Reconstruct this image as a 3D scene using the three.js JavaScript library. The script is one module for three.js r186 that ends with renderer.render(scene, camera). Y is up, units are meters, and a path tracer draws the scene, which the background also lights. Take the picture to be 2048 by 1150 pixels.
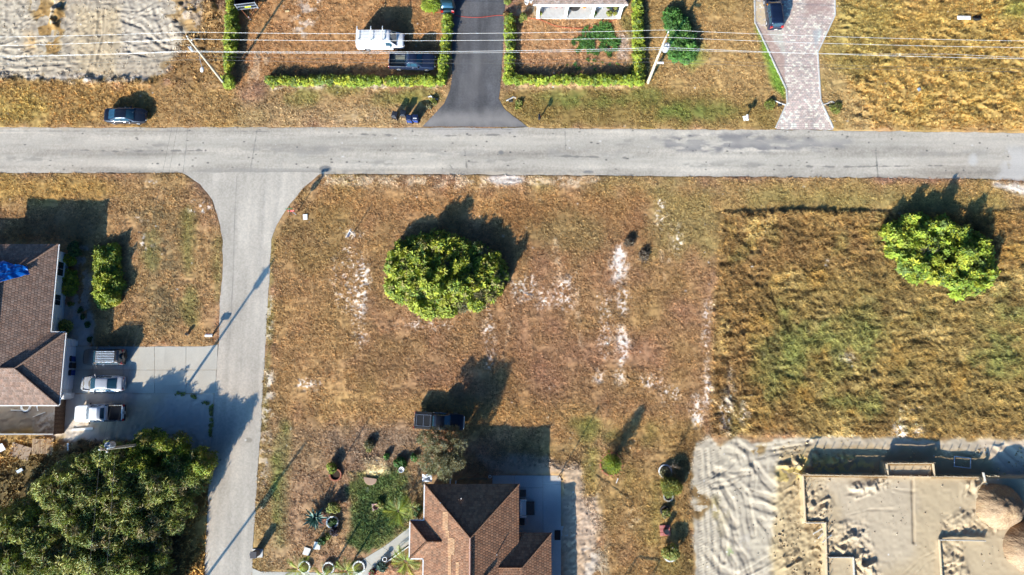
import * as THREE from 'three';
import { mergeGeometries } from 'three/addons/utils/BufferGeometryUtils.js';
import { Sky } from 'three/addons/objects/Sky.js';
import { FontLoader } from 'three/addons/loaders/FontLoader.js';
import { TextGeometry } from 'three/addons/geometries/TextGeometry.js';

// ---------------------------------------------------------------- camera, sky, sun, exposure
const scene = new THREE.Scene();
const CAM_H = 80, TILT = 8 * Math.PI / 180, FOCAL = 1384;
const camera = new THREE.PerspectiveCamera(2 * Math.atan(575 / FOCAL) * 180 / Math.PI, 2048 / 1150, 1, 6000);
camera.up.set(0, 0, -1);
camera.position.set(0, CAM_H, 0);
camera.lookAt(0, 0, -CAM_H * Math.tan(TILT));

const SUN_EL = 23 * Math.PI / 180, SUN_AZ = 31 * Math.PI / 180;
const sunDir = new THREE.Vector3(-Math.sin(SUN_AZ) * Math.cos(SUN_EL), Math.sin(SUN_EL), Math.cos(SUN_AZ) * Math.cos(SUN_EL));
const sky = new Sky();
sky.name = 'sky';
sky.userData.kind = 'structure';
sky.scale.setScalar(5000);
sky.material.uniforms.sunPosition.value.copy(sunDir);
sky.material.uniforms.turbidity.value = 6;
sky.material.uniforms.rayleigh.value = 0.65;
sky.material.uniforms.mieCoefficient.value = 0.004;
sky.material.uniforms.cloudCoverage.value = 0;
scene.add(sky);
scene.environmentIntensity = 0.3;
const sun = new THREE.DirectionalLight(new THREE.Color(1, 0.88, 0.71), 4.8);
sun.position.copy(sunDir).multiplyScalar(200);
sun.castShadow = true;
sun.shadow.mapSize.set(4096, 4096);
Object.assign(sun.shadow.camera, { left: -90, right: 90, top: 90, bottom: -90, near: 1, far: 500 });
scene.add(sun, sun.target);
const renderer = new THREE.WebGLRenderer({ antialias: true });
renderer.toneMapping = THREE.LinearToneMapping;
renderer.toneMappingExposure = 1.8;
renderer.shadowMap.enabled = true;

// ---------------------------------------------------------------- helpers
// survey(): plan position in metres of a point read off the survey sheet (sheet units), at height h
const CT = Math.cos(TILT), ST = Math.sin(TILT);
function survey(px, py, h = 0) {
  const u = (px - 1024) / FOCAL, v = (575 - py) / FOCAL;
  const t = (CAM_H - h) / (CT - v * ST);
  return [t * u, t * (-ST - v * CT)];
}
const S = survey;
const V3 = (x, y, z) => new THREE.Vector3(x, y, z);
const SP = (px, py, h = 0) => { const [x, z] = survey(px, py, h); return V3(x, h, z); };
function rng(seed) { let a = seed >>> 0; return () => { a = (a + 0x6D2B79F5) | 0; let t = Math.imul(a ^ (a >>> 15), 1 | a); t = (t + Math.imul(t ^ (t >>> 7), 61 | t)) ^ t; return ((t ^ (t >>> 14)) >>> 0) / 4294967296; }; }
const clamp = (x, a = 0, b = 1) => x < a ? a : x > b ? b : x;
const lerp = (a, b, t) => a + (b - a) * t;
const sstep = (a, b, x) => { const t = clamp((x - a) / (b - a)); return t * t * (3 - 2 * t); };
const PERM = new Float32Array(65536); { const r = rng(7); for (let i = 0; i < 65536; i++) PERM[i] = r(); }
function vn(x, y) {
  const xi = Math.floor(x), yi = Math.floor(y); let fx = x - xi, fy = y - yi;
  fx = fx * fx * (3 - 2 * fx); fy = fy * fy * (3 - 2 * fy);
  const a = xi & 255, b = (xi + 1) & 255, c = (yi & 255) << 8, d = ((yi + 1) & 255) << 8;
  const p = PERM[a | c], q = PERM[b | c], r = PERM[a | d], s = PERM[b | d];
  return p + (q - p) * fx + (r - p) * fy + (p - q - r + s) * fx * fy;
}
const fbm = (x, y, o = 3) => { let s = 0, a = 0.5, n = 0; for (let i = 0; i < o; i++) { s += a * vn(x + i * 37.1, y + i * 17.7); n += a; a *= 0.5; x *= 2.03; y *= 2.03; } return s / n; };

// materials
const col = (hex) => new THREE.Color(hex);
function std(hex, roughness = 0.8, metalness = 0, extra = {}) { return new THREE.MeshStandardMaterial({ color: col(hex), roughness, metalness, side: THREE.DoubleSide, ...extra }); }
function phys(hex, roughness, extra = {}) { return new THREE.MeshPhysicalMaterial({ color: col(hex), roughness, side: THREE.DoubleSide, ...extra }); }

// geometry
function prep(g) { g = g.index ? g.toNonIndexed() : g; if (!g.attributes.uv) g.setAttribute('uv', new THREE.BufferAttribute(new Float32Array(g.attributes.position.count * 2), 2)); for (const k of Object.keys(g.attributes)) if (!['position', 'normal', 'uv'].includes(k)) g.deleteAttribute(k); return g; }
function merge(list) { return list.length === 1 ? list[0] : mergeGeometries(list.map(prep), false); }
function box(w, h, d, x = 0, y = 0, z = 0, ry = 0, rx = 0, rz = 0) { const g = new THREE.BoxGeometry(w, h, d); if (rx) g.rotateX(rx); if (rz) g.rotateZ(rz); if (ry) g.rotateY(ry); g.translate(x, y, z); return g; }
function bev(w, h, d, x = 0, y = 0, z = 0, ry = 0, b = 0.02) {
  const s = new THREE.Shape(); s.moveTo(-w / 2 + b, -d / 2 + b); s.lineTo(w / 2 - b, -d / 2 + b); s.lineTo(w / 2 - b, d / 2 - b); s.lineTo(-w / 2 + b, d / 2 - b); s.closePath();
  const g = new THREE.ExtrudeGeometry(s, { depth: Math.max(0.001, h - 2 * b), bevelEnabled: true, bevelSize: b, bevelThickness: b, bevelSegments: 1 });
  g.rotateX(-Math.PI / 2); g.translate(0, -h / 2 + b, 0); if (ry) g.rotateY(ry); g.translate(x, y, z); return g;
}
function cyl(r0, r1, h, x = 0, y = 0, z = 0, seg = 14, open = false) { const g = new THREE.CylinderGeometry(r1, r0, h, seg, 1, open); g.translate(x, y + h / 2, z); return g; }
function rod(a, b, r0, r1 = r0, seg = 7) {
  const d = b.clone().sub(a), L = d.length(), g = new THREE.CylinderGeometry(r1, r0, L, seg);
  g.applyQuaternion(new THREE.Quaternion().setFromUnitVectors(V3(0, 1, 0), d.normalize())); g.translate((a.x + b.x) / 2, (a.y + b.y) / 2, (a.z + b.z) / 2); return g;
}
function tube(pts, r, seg = 5, n = pts.length * 4, closed = false) { return new THREE.TubeGeometry(new THREE.CatmullRomCurve3(pts, closed), n, r, seg, closed); }
function poly(pts) { const s = new THREE.Shape(); pts.forEach(([x, z], i) => i ? s.lineTo(x, -z) : s.moveTo(x, -z)); return s; }   // plan polygon
function prism(pts, y0, y1, b = 0) {
  const g = new THREE.ExtrudeGeometry(poly(pts), b ? { depth: y1 - y0 - 2 * b, bevelEnabled: true, bevelSize: b, bevelThickness: b, bevelOffset: -b, bevelSegments: 1 } : { depth: y1 - y0, bevelEnabled: false });
  g.rotateX(-Math.PI / 2); g.translate(0, y0 + b, 0); return g;
}
function planUV(g, x0, x1, z0, z1) { const p = g.attributes.position, uv = new Float32Array(p.count * 2); for (let i = 0; i < p.count; i++) { uv[2 * i] = (p.getX(i) - x0) / (x1 - x0); uv[2 * i + 1] = (p.getZ(i) - z0) / (z1 - z0); } g.setAttribute('uv', new THREE.BufferAttribute(uv, 2)); return g; }

// naming
const taken = new Map();
function numbered(name) { const n = taken.get(name) || 0; taken.set(name, n + 1); return n ? name + '_' + String(n).padStart(3, '0') : name; }
function tag(o, label, category, group) { o.userData.label = label; o.userData.category = category; if (group) o.userData.group = group; return o; }
function thing(name, label, category, [x, y, z] = [0, 0, 0], turn = 0, group) { const o = new THREE.Group(); o.name = numbered(name); o.position.set(x, y, z); o.rotation.y = turn; scene.add(o); return tag(o, label, category, group); }
function obj(name, geos, mat, parent = scene) {
  const m = new THREE.Mesh(Array.isArray(geos) ? merge(geos) : geos, mat); m.name = parent === scene ? numbered(name) : name; m.castShadow = m.receiveShadow = true; parent.add(m); return m;
}
function struct(name, geos, mat, parent = scene) { const m = obj(name, geos, mat, parent); if (parent === scene) m.userData.kind = 'structure'; return m; }
function copies(name, geo, mat, list, parent) {   // list of {m: Matrix4, c: Color}
  const im = new THREE.InstancedMesh(geo, mat, list.length); im.name = parent === scene ? numbered(name) : name;
  list.forEach((e, i) => { im.setMatrixAt(i, e.m); if (e.c) im.setColorAt(i, e.c); });
  im.castShadow = im.receiveShadow = true; im.userData.kind = 'stuff'; parent.add(im); return im;
}

// ---------------------------------------------------------------- plan rasters: colour and relief laid out in metres
class Plan {
  constructor(x0, x1, z0, z1, ppm, ch) { Object.assign(this, { x0, x1, z0, z1, ppm, ch }); this.w = Math.round((x1 - x0) * ppm); this.h = Math.round((z1 - z0) * ppm); this.d = new Float32Array(this.w * this.h * ch); }
  all(fn) { let k = 0; for (let j = 0; j < this.h; j++) for (let i = 0; i < this.w; i++, k += this.ch) fn(this.x0 + (i + 0.5) / this.ppm, this.z0 + (j + 0.5) / this.ppm, k, this.d); }
  area(bx0, bx1, bz0, bz1, fn) {
    const i0 = Math.max(0, Math.floor((bx0 - this.x0) * this.ppm)), i1 = Math.min(this.w - 1, Math.ceil((bx1 - this.x0) * this.ppm));
    const j0 = Math.max(0, Math.floor((bz0 - this.z0) * this.ppm)), j1 = Math.min(this.h - 1, Math.ceil((bz1 - this.z0) * this.ppm));
    for (let j = j0; j <= j1; j++) for (let i = i0; i <= i1; i++) fn(this.x0 + (i + 0.5) / this.ppm, this.z0 + (j + 0.5) / this.ppm, (j * this.w + i) * this.ch, this.d);
  }
  at(x, z, c = 0) {
    const u = clamp((x - this.x0) * this.ppm - 0.5, 0, this.w - 1.001), v = clamp((z - this.z0) * this.ppm - 0.5, 0, this.h - 1.001), i = u | 0, j = v | 0, fx = u - i, fz = v - j, d = this.d, ch = this.ch, w = this.w;
    const k = (j * w + i) * ch + c; return lerp(lerp(d[k], d[k + ch], fx), lerp(d[k + w * ch], d[k + w * ch + ch], fx), fz);
  }
  // shape: {p:[[px,py]..]} closed area or {l:[[px,py]..], w} stroke, in sheet units; cb(x,z,weight,k,d)
  shape(sh, o, cb) {
    const soft = o.soft ?? 0.4, wob = o.wob ?? 0.5, ws = o.ws ?? 1.6, h = o.h ?? 0;
    const pts = (sh.p || sh.l).map(([a, b]) => S(a, b, h)), n = pts.length, closed = !!sh.p, hw = closed ? 0 : (sh.w ?? 0.3) / 2, pad = soft + wob + hw + 0.2;
    let bx0 = 1e9, bx1 = -1e9, bz0 = 1e9, bz1 = -1e9; for (const [x, z] of pts) { bx0 = Math.min(bx0, x); bx1 = Math.max(bx1, x); bz0 = Math.min(bz0, z); bz1 = Math.max(bz1, z); }
    const seed = o.seed ?? (pts[0][0] * 3.7 % 97);
    this.area(bx0 - pad, bx1 + pad, bz0 - pad, bz1 + pad, (x, z, k, d) => {
      let best = 1e9, inside = false;
      for (let i = 0, j = closed ? n - 1 : 0; i < n; j = i++) {
        if (!closed && i === 0) continue;
        const [ax, az] = pts[j], [bx, bz] = pts[i], ex = bx - ax, ez = bz - az, t = clamp(((x - ax) * ex + (z - az) * ez) / (ex * ex + ez * ez + 1e-9)), dx = x - ax - t * ex, dz = z - az - t * ez, q = dx * dx + dz * dz;
        if (q < best) best = q;
        if (closed && (az > z) !== (bz > z) && x < (bx - ax) * (z - az) / (bz - az) + ax) inside = !inside;
      }
      let dist = Math.sqrt(best); dist = closed ? (inside ? dist : -dist) : hw - dist;
      if (wob) dist += (fbm(x / ws + seed, z / ws - seed, 3) - 0.5) * 2 * wob;
      let m = sstep(-soft, soft, dist) * (o.amt ?? 1);
      if (m <= 0.002) return;
      if (o.speck !== undefined) { const s = o.ss ?? 0.5, nn = fbm(x / s + seed * 2, z / (s * (o.sa ?? 1)), 3); m *= sstep(1 - o.speck - (o.sb ?? 0.06), 1 - o.speck + (o.sb ?? 0.06), clamp((nn - 0.2) / 0.6)); if (m <= 0.002) return; }
      cb(x, z, m, k, d);
    });
  }
  paint(sh, c, o = {}) {
    const C = [(c >> 16) & 255, (c >> 8) & 255, c & 255];
    this.shape(sh, o, (x, z, m, k, d) => { for (let q = 0; q < 3; q++) d[k + q] += (C[q] - d[k + q]) * m; });
  }
  add(sh, dh, o = {}) { this.shape(sh, o, (x, z, m, k, d) => { d[k] += typeof dh === 'function' ? dh(x, z) * m : dh * m; }); }
  level(sh, y, o = {}) { this.shape(sh, { wob: 0, soft: 0.15, ...o }, (x, z, m, k, d) => { d[k] = lerp(d[k], typeof y === 'function' ? y(x, z) : y, m); }); }
  texture(repeat = false) {
    const u = new Uint8Array(this.w * this.h * 4); for (let i = 0, k = 0; i < this.w * this.h; i++, k += this.ch) for (let c = 0; c < 4; c++) u[i * 4 + c] = c < 3 ? clamp(this.d[k + (this.ch > 1 ? c : 0)], 0, 255) : 255;
    const t = new THREE.DataTexture(u, this.w, this.h); if (this.ch > 1) t.colorSpace = THREE.SRGBColorSpace; t.magFilter = THREE.LinearFilter; t.minFilter = THREE.LinearMipmapLinearFilter; t.generateMipmaps = true;
    t.wrapS = t.wrapT = repeat ? THREE.RepeatWrapping : THREE.MirroredRepeatWrapping; t.needsUpdate = true; return t;
  }
}
const ell = (x, y, rx, ry = rx, rot = 0, n = 18) => ({ p: Array.from({ length: n }, (_, i) => { const a = i / n * 6.2832, c = Math.cos(a) * rx, s = Math.sin(a) * ry; return [x + c * Math.cos(rot) - s * Math.sin(rot), y + c * Math.sin(rot) + s * Math.cos(rot)]; }) });
const rect = (x0, y0, x1, y1) => ({ p: [[x0, y0], [x1, y0], [x1, y1], [x0, y1]] });
const P = (...p) => ({ p });
const L = (w, ...l) => ({ l, w });

// ---------------------------------------------------------------- the ground: colour, relief and bare soil in plan
const GX0 = -66, GX1 = 66, GZ0 = -50, GZ1 = 23;
const ground = new Plan(GX0, GX1, GZ0, GZ1, 15.5, 3), relief = new Plan(GX0, GX1, GZ0, GZ1, 8.333, 1), bare = new Plan(GX0, GX1, GZ0, GZ1, 4, 1);
const mainRoad = [[-260, 254], [0, 255], [560, 255], [850, 255], [1050, 256], [1550, 260], [1700, 262], [2048, 266], [2320, 270], [2320, 366], [2048, 361], [1900, 357], [1500, 354], [1100, 350], [640, 348], [365, 346], [0, 346], [-260, 345]];
const sideRoad = [[362, 344], [400, 368], [425, 400], [437, 440], [445, 480], [446, 540], [440, 600], [437, 690], [430, 780], [420, 900], [411, 1100], [405, 1240], [499, 1240], [506, 1100], [512, 1000], [519, 900], [526, 780], [533, 650], [540, 540], [543, 480], [553, 450], [575, 415], [600, 383], [643, 345]];
const asphaltDrive = [[907, -40], [905, 60], [904, 150], [900, 180], [888, 207], [845, 253], [1056, 254], [1010, 219], [998, 198], [1003, 150], [1008, 60], [1012, -40]];
const paverDrive = [[1509, -40], [1510, 45], [1573, 178], [1575, 205], [1552, 259], [1667, 260], [1640, 200], [1634, 105], [1669, 30], [1668, -40]];
const slabDrive = [[128, 693], [408, 694], [437, 689], [431, 786], [128, 786]];
const patio = [[985, 951], [1122, 951], [1122, 1240], [985, 1240]];
const walk = [[783, 1082], [822, 1052], [822, 1086], [748, 1137], [735, 1160], [700, 1160], [714, 1128]];
const yardDrive = [[505, 1136], [522, 1143], [690, 1146], [860, 1146], [860, 1230], [501, 1230]];
const padShape = [[1607, 950], [1775, 952], [1775, 927], [1868, 927], [1868, 953], [2140, 955], [2140, 1250], [1655, 1250], [1652, 1047], [1613, 1047]];
const PAD_H = 1.3;

{ // base: dry grass over sandy soil
  ground.all((x, z, k, d) => {
    const a = fbm(x / 9, z / 9, 4), b = fbm(x / 1.3 + 50, z / 1.3, 3), c = vn(x * 5, z * 5), e = fbm(x / 4 + 11, z / 4 + 90, 3), f = vn(x * 2.3 + 5, z * 0.55);
    const v = 0.8 + 0.3 * b + 0.2 * (c - 0.5) + 0.22 * (vn(x * 11, z * 11) - 0.5) + 0.1 * (f - 0.5);
    d[k] = (149 + (a - 0.5) * 34) * v; d[k + 1] = (113 + (a - 0.5) * 26 + (e - 0.5) * 16) * v; d[k + 2] = (80 + (a - 0.5) * 10 - (e - 0.5) * 22) * v;
  });
  const T = ground;
  // mown lot: reddish brown, darker bands along its north side
  T.paint(P([600, 400], [1430, 400], [1425, 870], [560, 860], [545, 520]), 0x8f6443, { amt: 0.5, soft: 2, wob: 2, ws: 4 });
  T.paint(P([640, 380], [1440, 385], [1440, 420], [640, 430]), 0x9c6f45, { amt: 0.6, soft: 1.4, wob: 1.5 });
  T.paint(P([1010, 405], [1300, 405], [1310, 500], [1000, 500]), 0x7d5334, { amt: 0.45, soft: 2, wob: 2 });
  T.paint(P([540, 480], [600, 470], [720, 560], [700, 820], [540, 850]), 0xa17a4c, { amt: 0.5, soft: 1.5, wob: 2 });
  T.paint(P([560, 430], [690, 400], [700, 520], [600, 560]), 0x7c6138, { amt: 0.5, soft: 1.5, wob: 1.8 });
  T.paint(P([640, 780], [1400, 830], [1400, 880], [930, 850], [640, 850]), 0xa8814f, { amt: 0.55, soft: 1.5, wob: 1.5 });
  T.paint(P([1300, 380], [1430, 390], [1420, 500], [1290, 520]), 0x8b7a48, { amt: 0.55, soft: 1.6, wob: 1.6 });
  T.paint(ell(1140, 470, 90, 40), 0x85734a, { amt: 0.45, soft: 1.5, wob: 1.5 });
  // tall-grass lot to the east
  T.paint(P([1440, 424], [2200, 420], [2200, 880], [1420, 870], [1424, 640]), 0x765730, { amt: 0.8, soft: 0.5, wob: 0.5 });
  T.paint(P([1600, 540], [2200, 520], [2200, 880], [1560, 870], [1520, 720]), 0x7d673b, { amt: 0.7, soft: 3, wob: 3, ws: 5 });
  for (const [x, y, rx, ry, r] of [[1600, 730, 80, 46, 0.7], [1700, 690, 70, 55, -0.6], [1610, 660, 70, 30, 0.4], [1560, 700, 50, 90, 0.2], [1720, 650, 40, 30, 0], [2010, 650, 40, 90, 0], [1990, 720, 50, 40, 0], [1700, 800, 60, 30, 0.3]]) T.paint(ell(x, y, rx, ry, r), 0x6b6c38, { amt: 0.6, soft: 1.6, wob: 2, ws: 2.4, speck: 0.6, ss: 1.6, sb: 0.22 });
  { const q = rng(44); for (let i = 0; i < 120; i++) T.paint(ell(1440 + q() * 700, 440 + q() * 420, 8 + q() * 26, 5 + q() * 12, q() * 3), [0x9a7c48, 0x5b4426, 0x8d6a34, 0x6b5c34, 0xa58a58][i % 5], { amt: 0.45 + 0.3 * q(), soft: 0.6, wob: 0.9, ws: 0.9 }); for (let i = 0; i < 90; i++) T.paint(ell(1720 + q() * 420, q() * 240, 8 + q() * 30, 4 + q() * 12, q() * 3), [0xb5914f, 0x6f5a30, 0x9a7a3e, 0x7c6c3c, 0xa5824a][i % 5], { amt: 0.45 + 0.3 * q(), soft: 0.6, wob: 0.9, ws: 0.9 }); }
  T.paint(P([1440, 360], [2200, 370], [2200, 425], [1440, 422]), 0x967547, { amt: 0.75, soft: 0.6, wob: 0.5 });
  T.paint(P([1500, 380], [2000, 388], [2040, 420], [1480, 416]), 0x7e7440, { amt: 0.4, soft: 1.2, wob: 1 });
  // north-east lot: golden
  T.paint(P([1668, -60], [2200, -60], [2200, 262], [1668, 258], [1645, 110]), 0x9d7c42, { amt: 0.75, soft: 1.2, wob: 1 });
  T.paint(P([1670, 0], [1790, 0], [1770, 120], [1650, 180]), 0x86733f, { amt: 0.6, soft: 1.6, wob: 2 });
  T.paint(P([1760, 60], [1980, 40], [2048, 130], [1960, 180], [1800, 150]), 0x866a38, { amt: 0.6, soft: 2, wob: 2.5 });
  T.paint(P([1640, 130], [1700, 150], [1740, 258], [1670, 258], [1645, 220]), 0x9a7b52, { amt: 0.8, soft: 1, wob: 1 });
  T.paint(ell(2030, 15, 30, 25), 0x66702f, { amt: 0.5, soft: 1.2, wob: 1.2 });
  // lawns north of the road
  T.paint(P([470, -60], [905, -60], [905, 150], [540, 158], [470, 175]), 0x9c6d47, { amt: 0.75, soft: 0.6, wob: 0.4 });
  T.paint(P([1020, 30], [1285, 30], [1280, 160], [1020, 160]), 0xa27550, { amt: 0.75, soft: 0.6, wob: 0.4 });
  T.paint(P([1290, -60], [1512, -60], [1570, 180], [1550, 256], [1010, 254], [1000, 180], [1290, 170]), 0x8f6f42, { amt: 0.75, soft: 0.8, wob: 0.6 });
  T.paint(P([1380, 60], [1500, 40], [1550, 150], [1480, 200], [1320, 170]), 0xa17c51, { amt: 0.6, soft: 2, wob: 1.6 });
  T.paint(P([1010, 205], [1300, 170], [1540, 215], [1540, 252], [1050, 252]), 0x725c2e, { amt: 0.7, soft: 1.5, wob: 1.6 });
  for (const [x, y, rx, ry] of [[1110, 195, 45, 14], [1190, 205, 60, 12], [1370, 225, 45, 14], [1430, 220, 40, 14], [1290, 195, 30, 16], [1340, 220, 30, 12]]) T.paint(ell(x, y, rx, ry), 0x566627, { amt: 0.42, soft: 1, wob: 1.2, ws: 1.2 });
  T.paint(P([1512, 50], [1524, 60], [1571, 165], [1568, 195], [1550, 180], [1525, 110]), 0x5f8a22, { amt: 0.75, soft: 0.5, wob: 0.5 });
  T.paint(ell(1385, 110, 24, 26), 0x6b8430, { amt: 0.6, soft: 1, wob: 1 });
  T.paint(P([535, 172], [900, 168], [880, 230], [540, 245]), 0x9a7650, { amt: 0.6, soft: 1, wob: 1 });
  T.paint(P([535, 168], [880, 166], [870, 176], [540, 180]), 0xc4b299, { amt: 0.8, soft: 0.3, wob: 0.3, speck: 0.55, ss: 0.6 });
  T.paint(P([1030, 166], [1280, 166], [1275, 176], [1030, 178]), 0xbd9a74, { amt: 0.8, soft: 0.3, wob: 0.3 });
  for (const [x, y, rx, ry] of [[620, 190, 30, 14], [690, 178, 40, 10], [790, 200, 50, 16], [600, 205, 28, 16], [840, 190, 40, 14]]) T.paint(ell(x, y, rx, ry), 0x6f6a31, { amt: 0.55, soft: 0.8, wob: 1 });
  T.paint(P([700, 215], [820, 215], [820, 248], [640, 250]), 0xb49a80, { amt: 0.5, soft: 0.6, wob: 0.6, speck: 0.5, ss: 0.8 });
  T.paint(P([505, 105], [545, 110], [530, 165], [490, 170]), 0xb0967c, { amt: 0.6, soft: 0.5, wob: 0.6, speck: 0.6, ss: 0.7, sa: 3 });
  T.paint(P([600, 0], [640, 0], [635, 40], [610, 80], [575, 60]), 0xb5a596, { amt: 0.7, soft: 0.6, wob: 0.8, speck: 0.45, ss: 0.9 });
  T.paint(P([470, 200], [840, 215], [845, 253], [470, 253]), 0x9c805c, { amt: 0.5, soft: 1, wob: 1 });
  T.paint(P([1238, 68], [1262, 70], [1258, 120], [1236, 118]), 0xa08c7c, { amt: 0.8, soft: 0.4, wob: 0.4 });
  T.paint(P([1240, 30], [1284, 30], [1282, 160], [1255, 158], [1262, 90]), 0x5e5a2a, { amt: 0.6, soft: 0.6, wob: 0.6 });
  // north-west: weeds along the road and bare graded sand beyond them
  T.paint(P([-200, 160], [120, 162], [300, 170], [470, 180], [470, 255], [-200, 255]), 0x946f3c, { amt: 0.75, soft: 1, wob: 1 });
  T.paint(P([-200, 190], [60, 190], [120, 215], [70, 252], [-200, 252]), 0x9a8243, { amt: 0.55, soft: 1.5, wob: 1.5 });
  T.paint(P([300, 180], [470, 180], [470, 253], [320, 253]), 0x94704c, { amt: 0.6, soft: 1.2, wob: 1 });
  T.paint(P([-200, -60], [410, -60], [415, 60], [360, 100], [330, 150], [290, 165], [160, 163], [-200, 158]), 0x978a76, { amt: 0.95, soft: 0.5, wob: 0.7, ws: 1.5 });
  T.paint(P([-200, -60], [70, -60], [60, 80], [60, 155], [-200, 150]), 0x9f937f, { amt: 0.7, soft: 1.2, wob: 1.5 });
  T.paint(P([240, -60], [330, -60], [345, 90], [240, 110]), 0x9f9482, { amt: 0.7, soft: 1, wob: 1.2 });
  T.paint(P([150, 20], [235, 20], [232, 160], [150, 160]), 0xa38d6e, { amt: 0.7, soft: 0.8, wob: 0.7 });
  T.paint(P([65, 0], [125, 0], [128, 60], [120, 130], [60, 90], [75, 40]), 0x8a6335, { amt: 0.85, soft: 0.6, wob: 1.1, speck: 0.62, ss: 1.2 });
  T.paint(P([45, 60], [70, 55], [80, 110], [45, 110]), 0xa98a68, { amt: 0.6, soft: 0.6, wob: 0.8 });
  T.paint(P([325, -60], [455, -60], [452, 170], [360, 170], [300, 165], [345, 120], [370, 60], [330, 30]), 0x84613b, { amt: 0.8, soft: 0.6, wob: 1, speck: 0.66, ss: 1.6 });
  T.paint(P([350, 0], [400, 0], [400, 60], [360, 40]), 0x9a8877, { amt: 0.7, soft: 0.5, wob: 0.8, speck: 0.5, ss: 1 });
  T.paint(P([-200, 152], [320, 156], [320, 172], [-200, 172]), 0x7b5a31, { amt: 0.8, soft: 0.4, wob: 0.8, speck: 0.62, ss: 1 });
  T.paint(P([0, 148], [300, 152], [290, 163], [0, 160]), 0xb5ab9e, { amt: 0.6, soft: 0.3, wob: 0.5, speck: 0.5, ss: 1.1 });
  // west lot beside the left house
  T.paint(P([0, 350], [360, 350], [430, 420], [438, 500], [430, 690], [180, 690], [180, 480], [0, 480]), 0x98744c, { amt: 0.65, soft: 0.8, wob: 0.8 });
  T.paint(P([-200, 355], [200, 352], [240, 392], [-200, 430]), 0xa8833f, { amt: 0.5, soft: 1.5, wob: 1.2 });
  T.paint(P([270, 410], [350, 425], [360, 560], [350, 660], [290, 660], [300, 520]), 0x6b5c42, { amt: 0.6, soft: 1.2, wob: 1.5, speck: 0.6, ss: 0.9 });
  for (const [x, y, rx, ry] of [[375, 480, 14, 70], [380, 610, 14, 40], [300, 500, 16, 40], [435, 540, 5, 60]]) T.paint(ell(x, y, rx, ry), 0x6c6a35, { amt: 0.55, soft: 0.8, wob: 0.8 });
  for (const [x, y, rx, ry] of [[400, 415, 22, 14], [285, 435, 16, 8], [290, 485, 14, 12], [300, 365, 10, 4]]) T.paint(ell(x, y, rx, ry), 0xd2c8bc, { amt: 0.8, soft: 0.4, wob: 0.5, speck: 0.35, ss: 0.35 });
  T.paint(P([150, 485], [175, 490], [185, 610], [188, 690], [140, 690], [150, 580]), 0x9b958d, { amt: 0.75, soft: 0.4, wob: 0.6, speck: 0.6, ss: 0.8 });
  T.paint(P([125, 610], [150, 605], [180, 650], [178, 692], [125, 692]), 0xa9a49c, { amt: 0.8, soft: 0.3, wob: 0.3 });
  // unpaved sand-and-shell parking south of the slabs
  T.paint(P([110, 784], [432, 784], [424, 905], [380, 900], [250, 880], [100, 880]), 0xb3aa9c, { amt: 0.95, soft: 0.3, wob: 0.4, ws: 1 });
  T.paint(P([170, 850], [240, 800], [330, 790], [300, 850], [220, 880]), 0xb89a76, { amt: 0.6, soft: 0.8, wob: 0.8 });
  T.paint(rect(-60, 812, 112, 868), 0x82776a, { amt: 0.9, soft: 0.3, wob: 0.2 });
  T.paint(rect(70, 825, 112, 862), 0xa8a299, { amt: 0.7, soft: 0.5, wob: 0.5, speck: 0.5, ss: 0.25, sb: 0.15 });
  T.paint(P([-100, 868], [130, 868], [120, 920], [80, 1010], [-100, 1030]), 0x8a6a3c, { amt: 0.8, soft: 0.6, wob: 0.8 });
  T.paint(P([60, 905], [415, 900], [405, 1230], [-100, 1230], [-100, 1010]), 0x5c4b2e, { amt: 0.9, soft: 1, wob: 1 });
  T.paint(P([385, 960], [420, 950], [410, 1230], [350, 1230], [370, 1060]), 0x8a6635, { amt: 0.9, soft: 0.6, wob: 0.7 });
  // verge east of the side road
  T.paint(P([519, 860], [560, 850], [580, 1140], [505, 1140]), 0x8b6f4c, { amt: 0.7, soft: 0.8, wob: 0.6 });
  T.paint(L(1.5, [572, 860], [560, 950], [560, 1080]), 0x5c6a2a, { amt: 0.75, soft: 0.7, wob: 0.6 });
  T.paint(L(0.6, [540, 470], [538, 700], [527, 860]), 0x6b6a35, { amt: 0.4, soft: 0.4, wob: 0.4 });
  T.paint(P([528, 740], [552, 740], [548, 830], [525, 850]), 0xcabda9, { amt: 0.85, soft: 0.4, wob: 0.5, speck: 0.55, ss: 0.6 });
  T.paint(P([520, 860], [545, 860], [535, 980], [512, 980]), 0xc0ab92, { amt: 0.7, soft: 0.4, wob: 0.4, speck: 0.5, ss: 0.5 });
  T.paint(P([536, 590], [548, 590], [542, 680], [533, 680]), 0xc5b8a4, { amt: 0.7, soft: 0.3, wob: 0.3, speck: 0.5, ss: 0.5 });
  T.paint(P([640, 350], [1200, 354], [1200, 372], [860, 376], [640, 366]), 0xbfa68a, { amt: 0.7, soft: 0.4, wob: 0.7, speck: 0.55, ss: 0.8 });
  T.paint(ell(1010, 360, 36, 9), 0xb9b0a6, { amt: 0.8, soft: 0.4, wob: 0.4 });
  T.paint(P([1990, 372], [2200, 352], [2200, 420], [2048, 396]), 0xc9c0b3, { amt: 0.9, soft: 0.5, wob: 0.6, speck: 0.75, ss: 0.9 });
  // white shell sand showing through the mown lot
  const W = 0xd6cabc, sp = (x, y, rx, ry, speck, o = {}) => T.paint(ell(x, y, rx, ry, o.r || 0), W, { amt: 0.82, soft: 0.5, wob: 0.5, ws: 0.8, speck: speck * 0.9, ss: 0.2, sb: 0.12, ...o });
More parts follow.
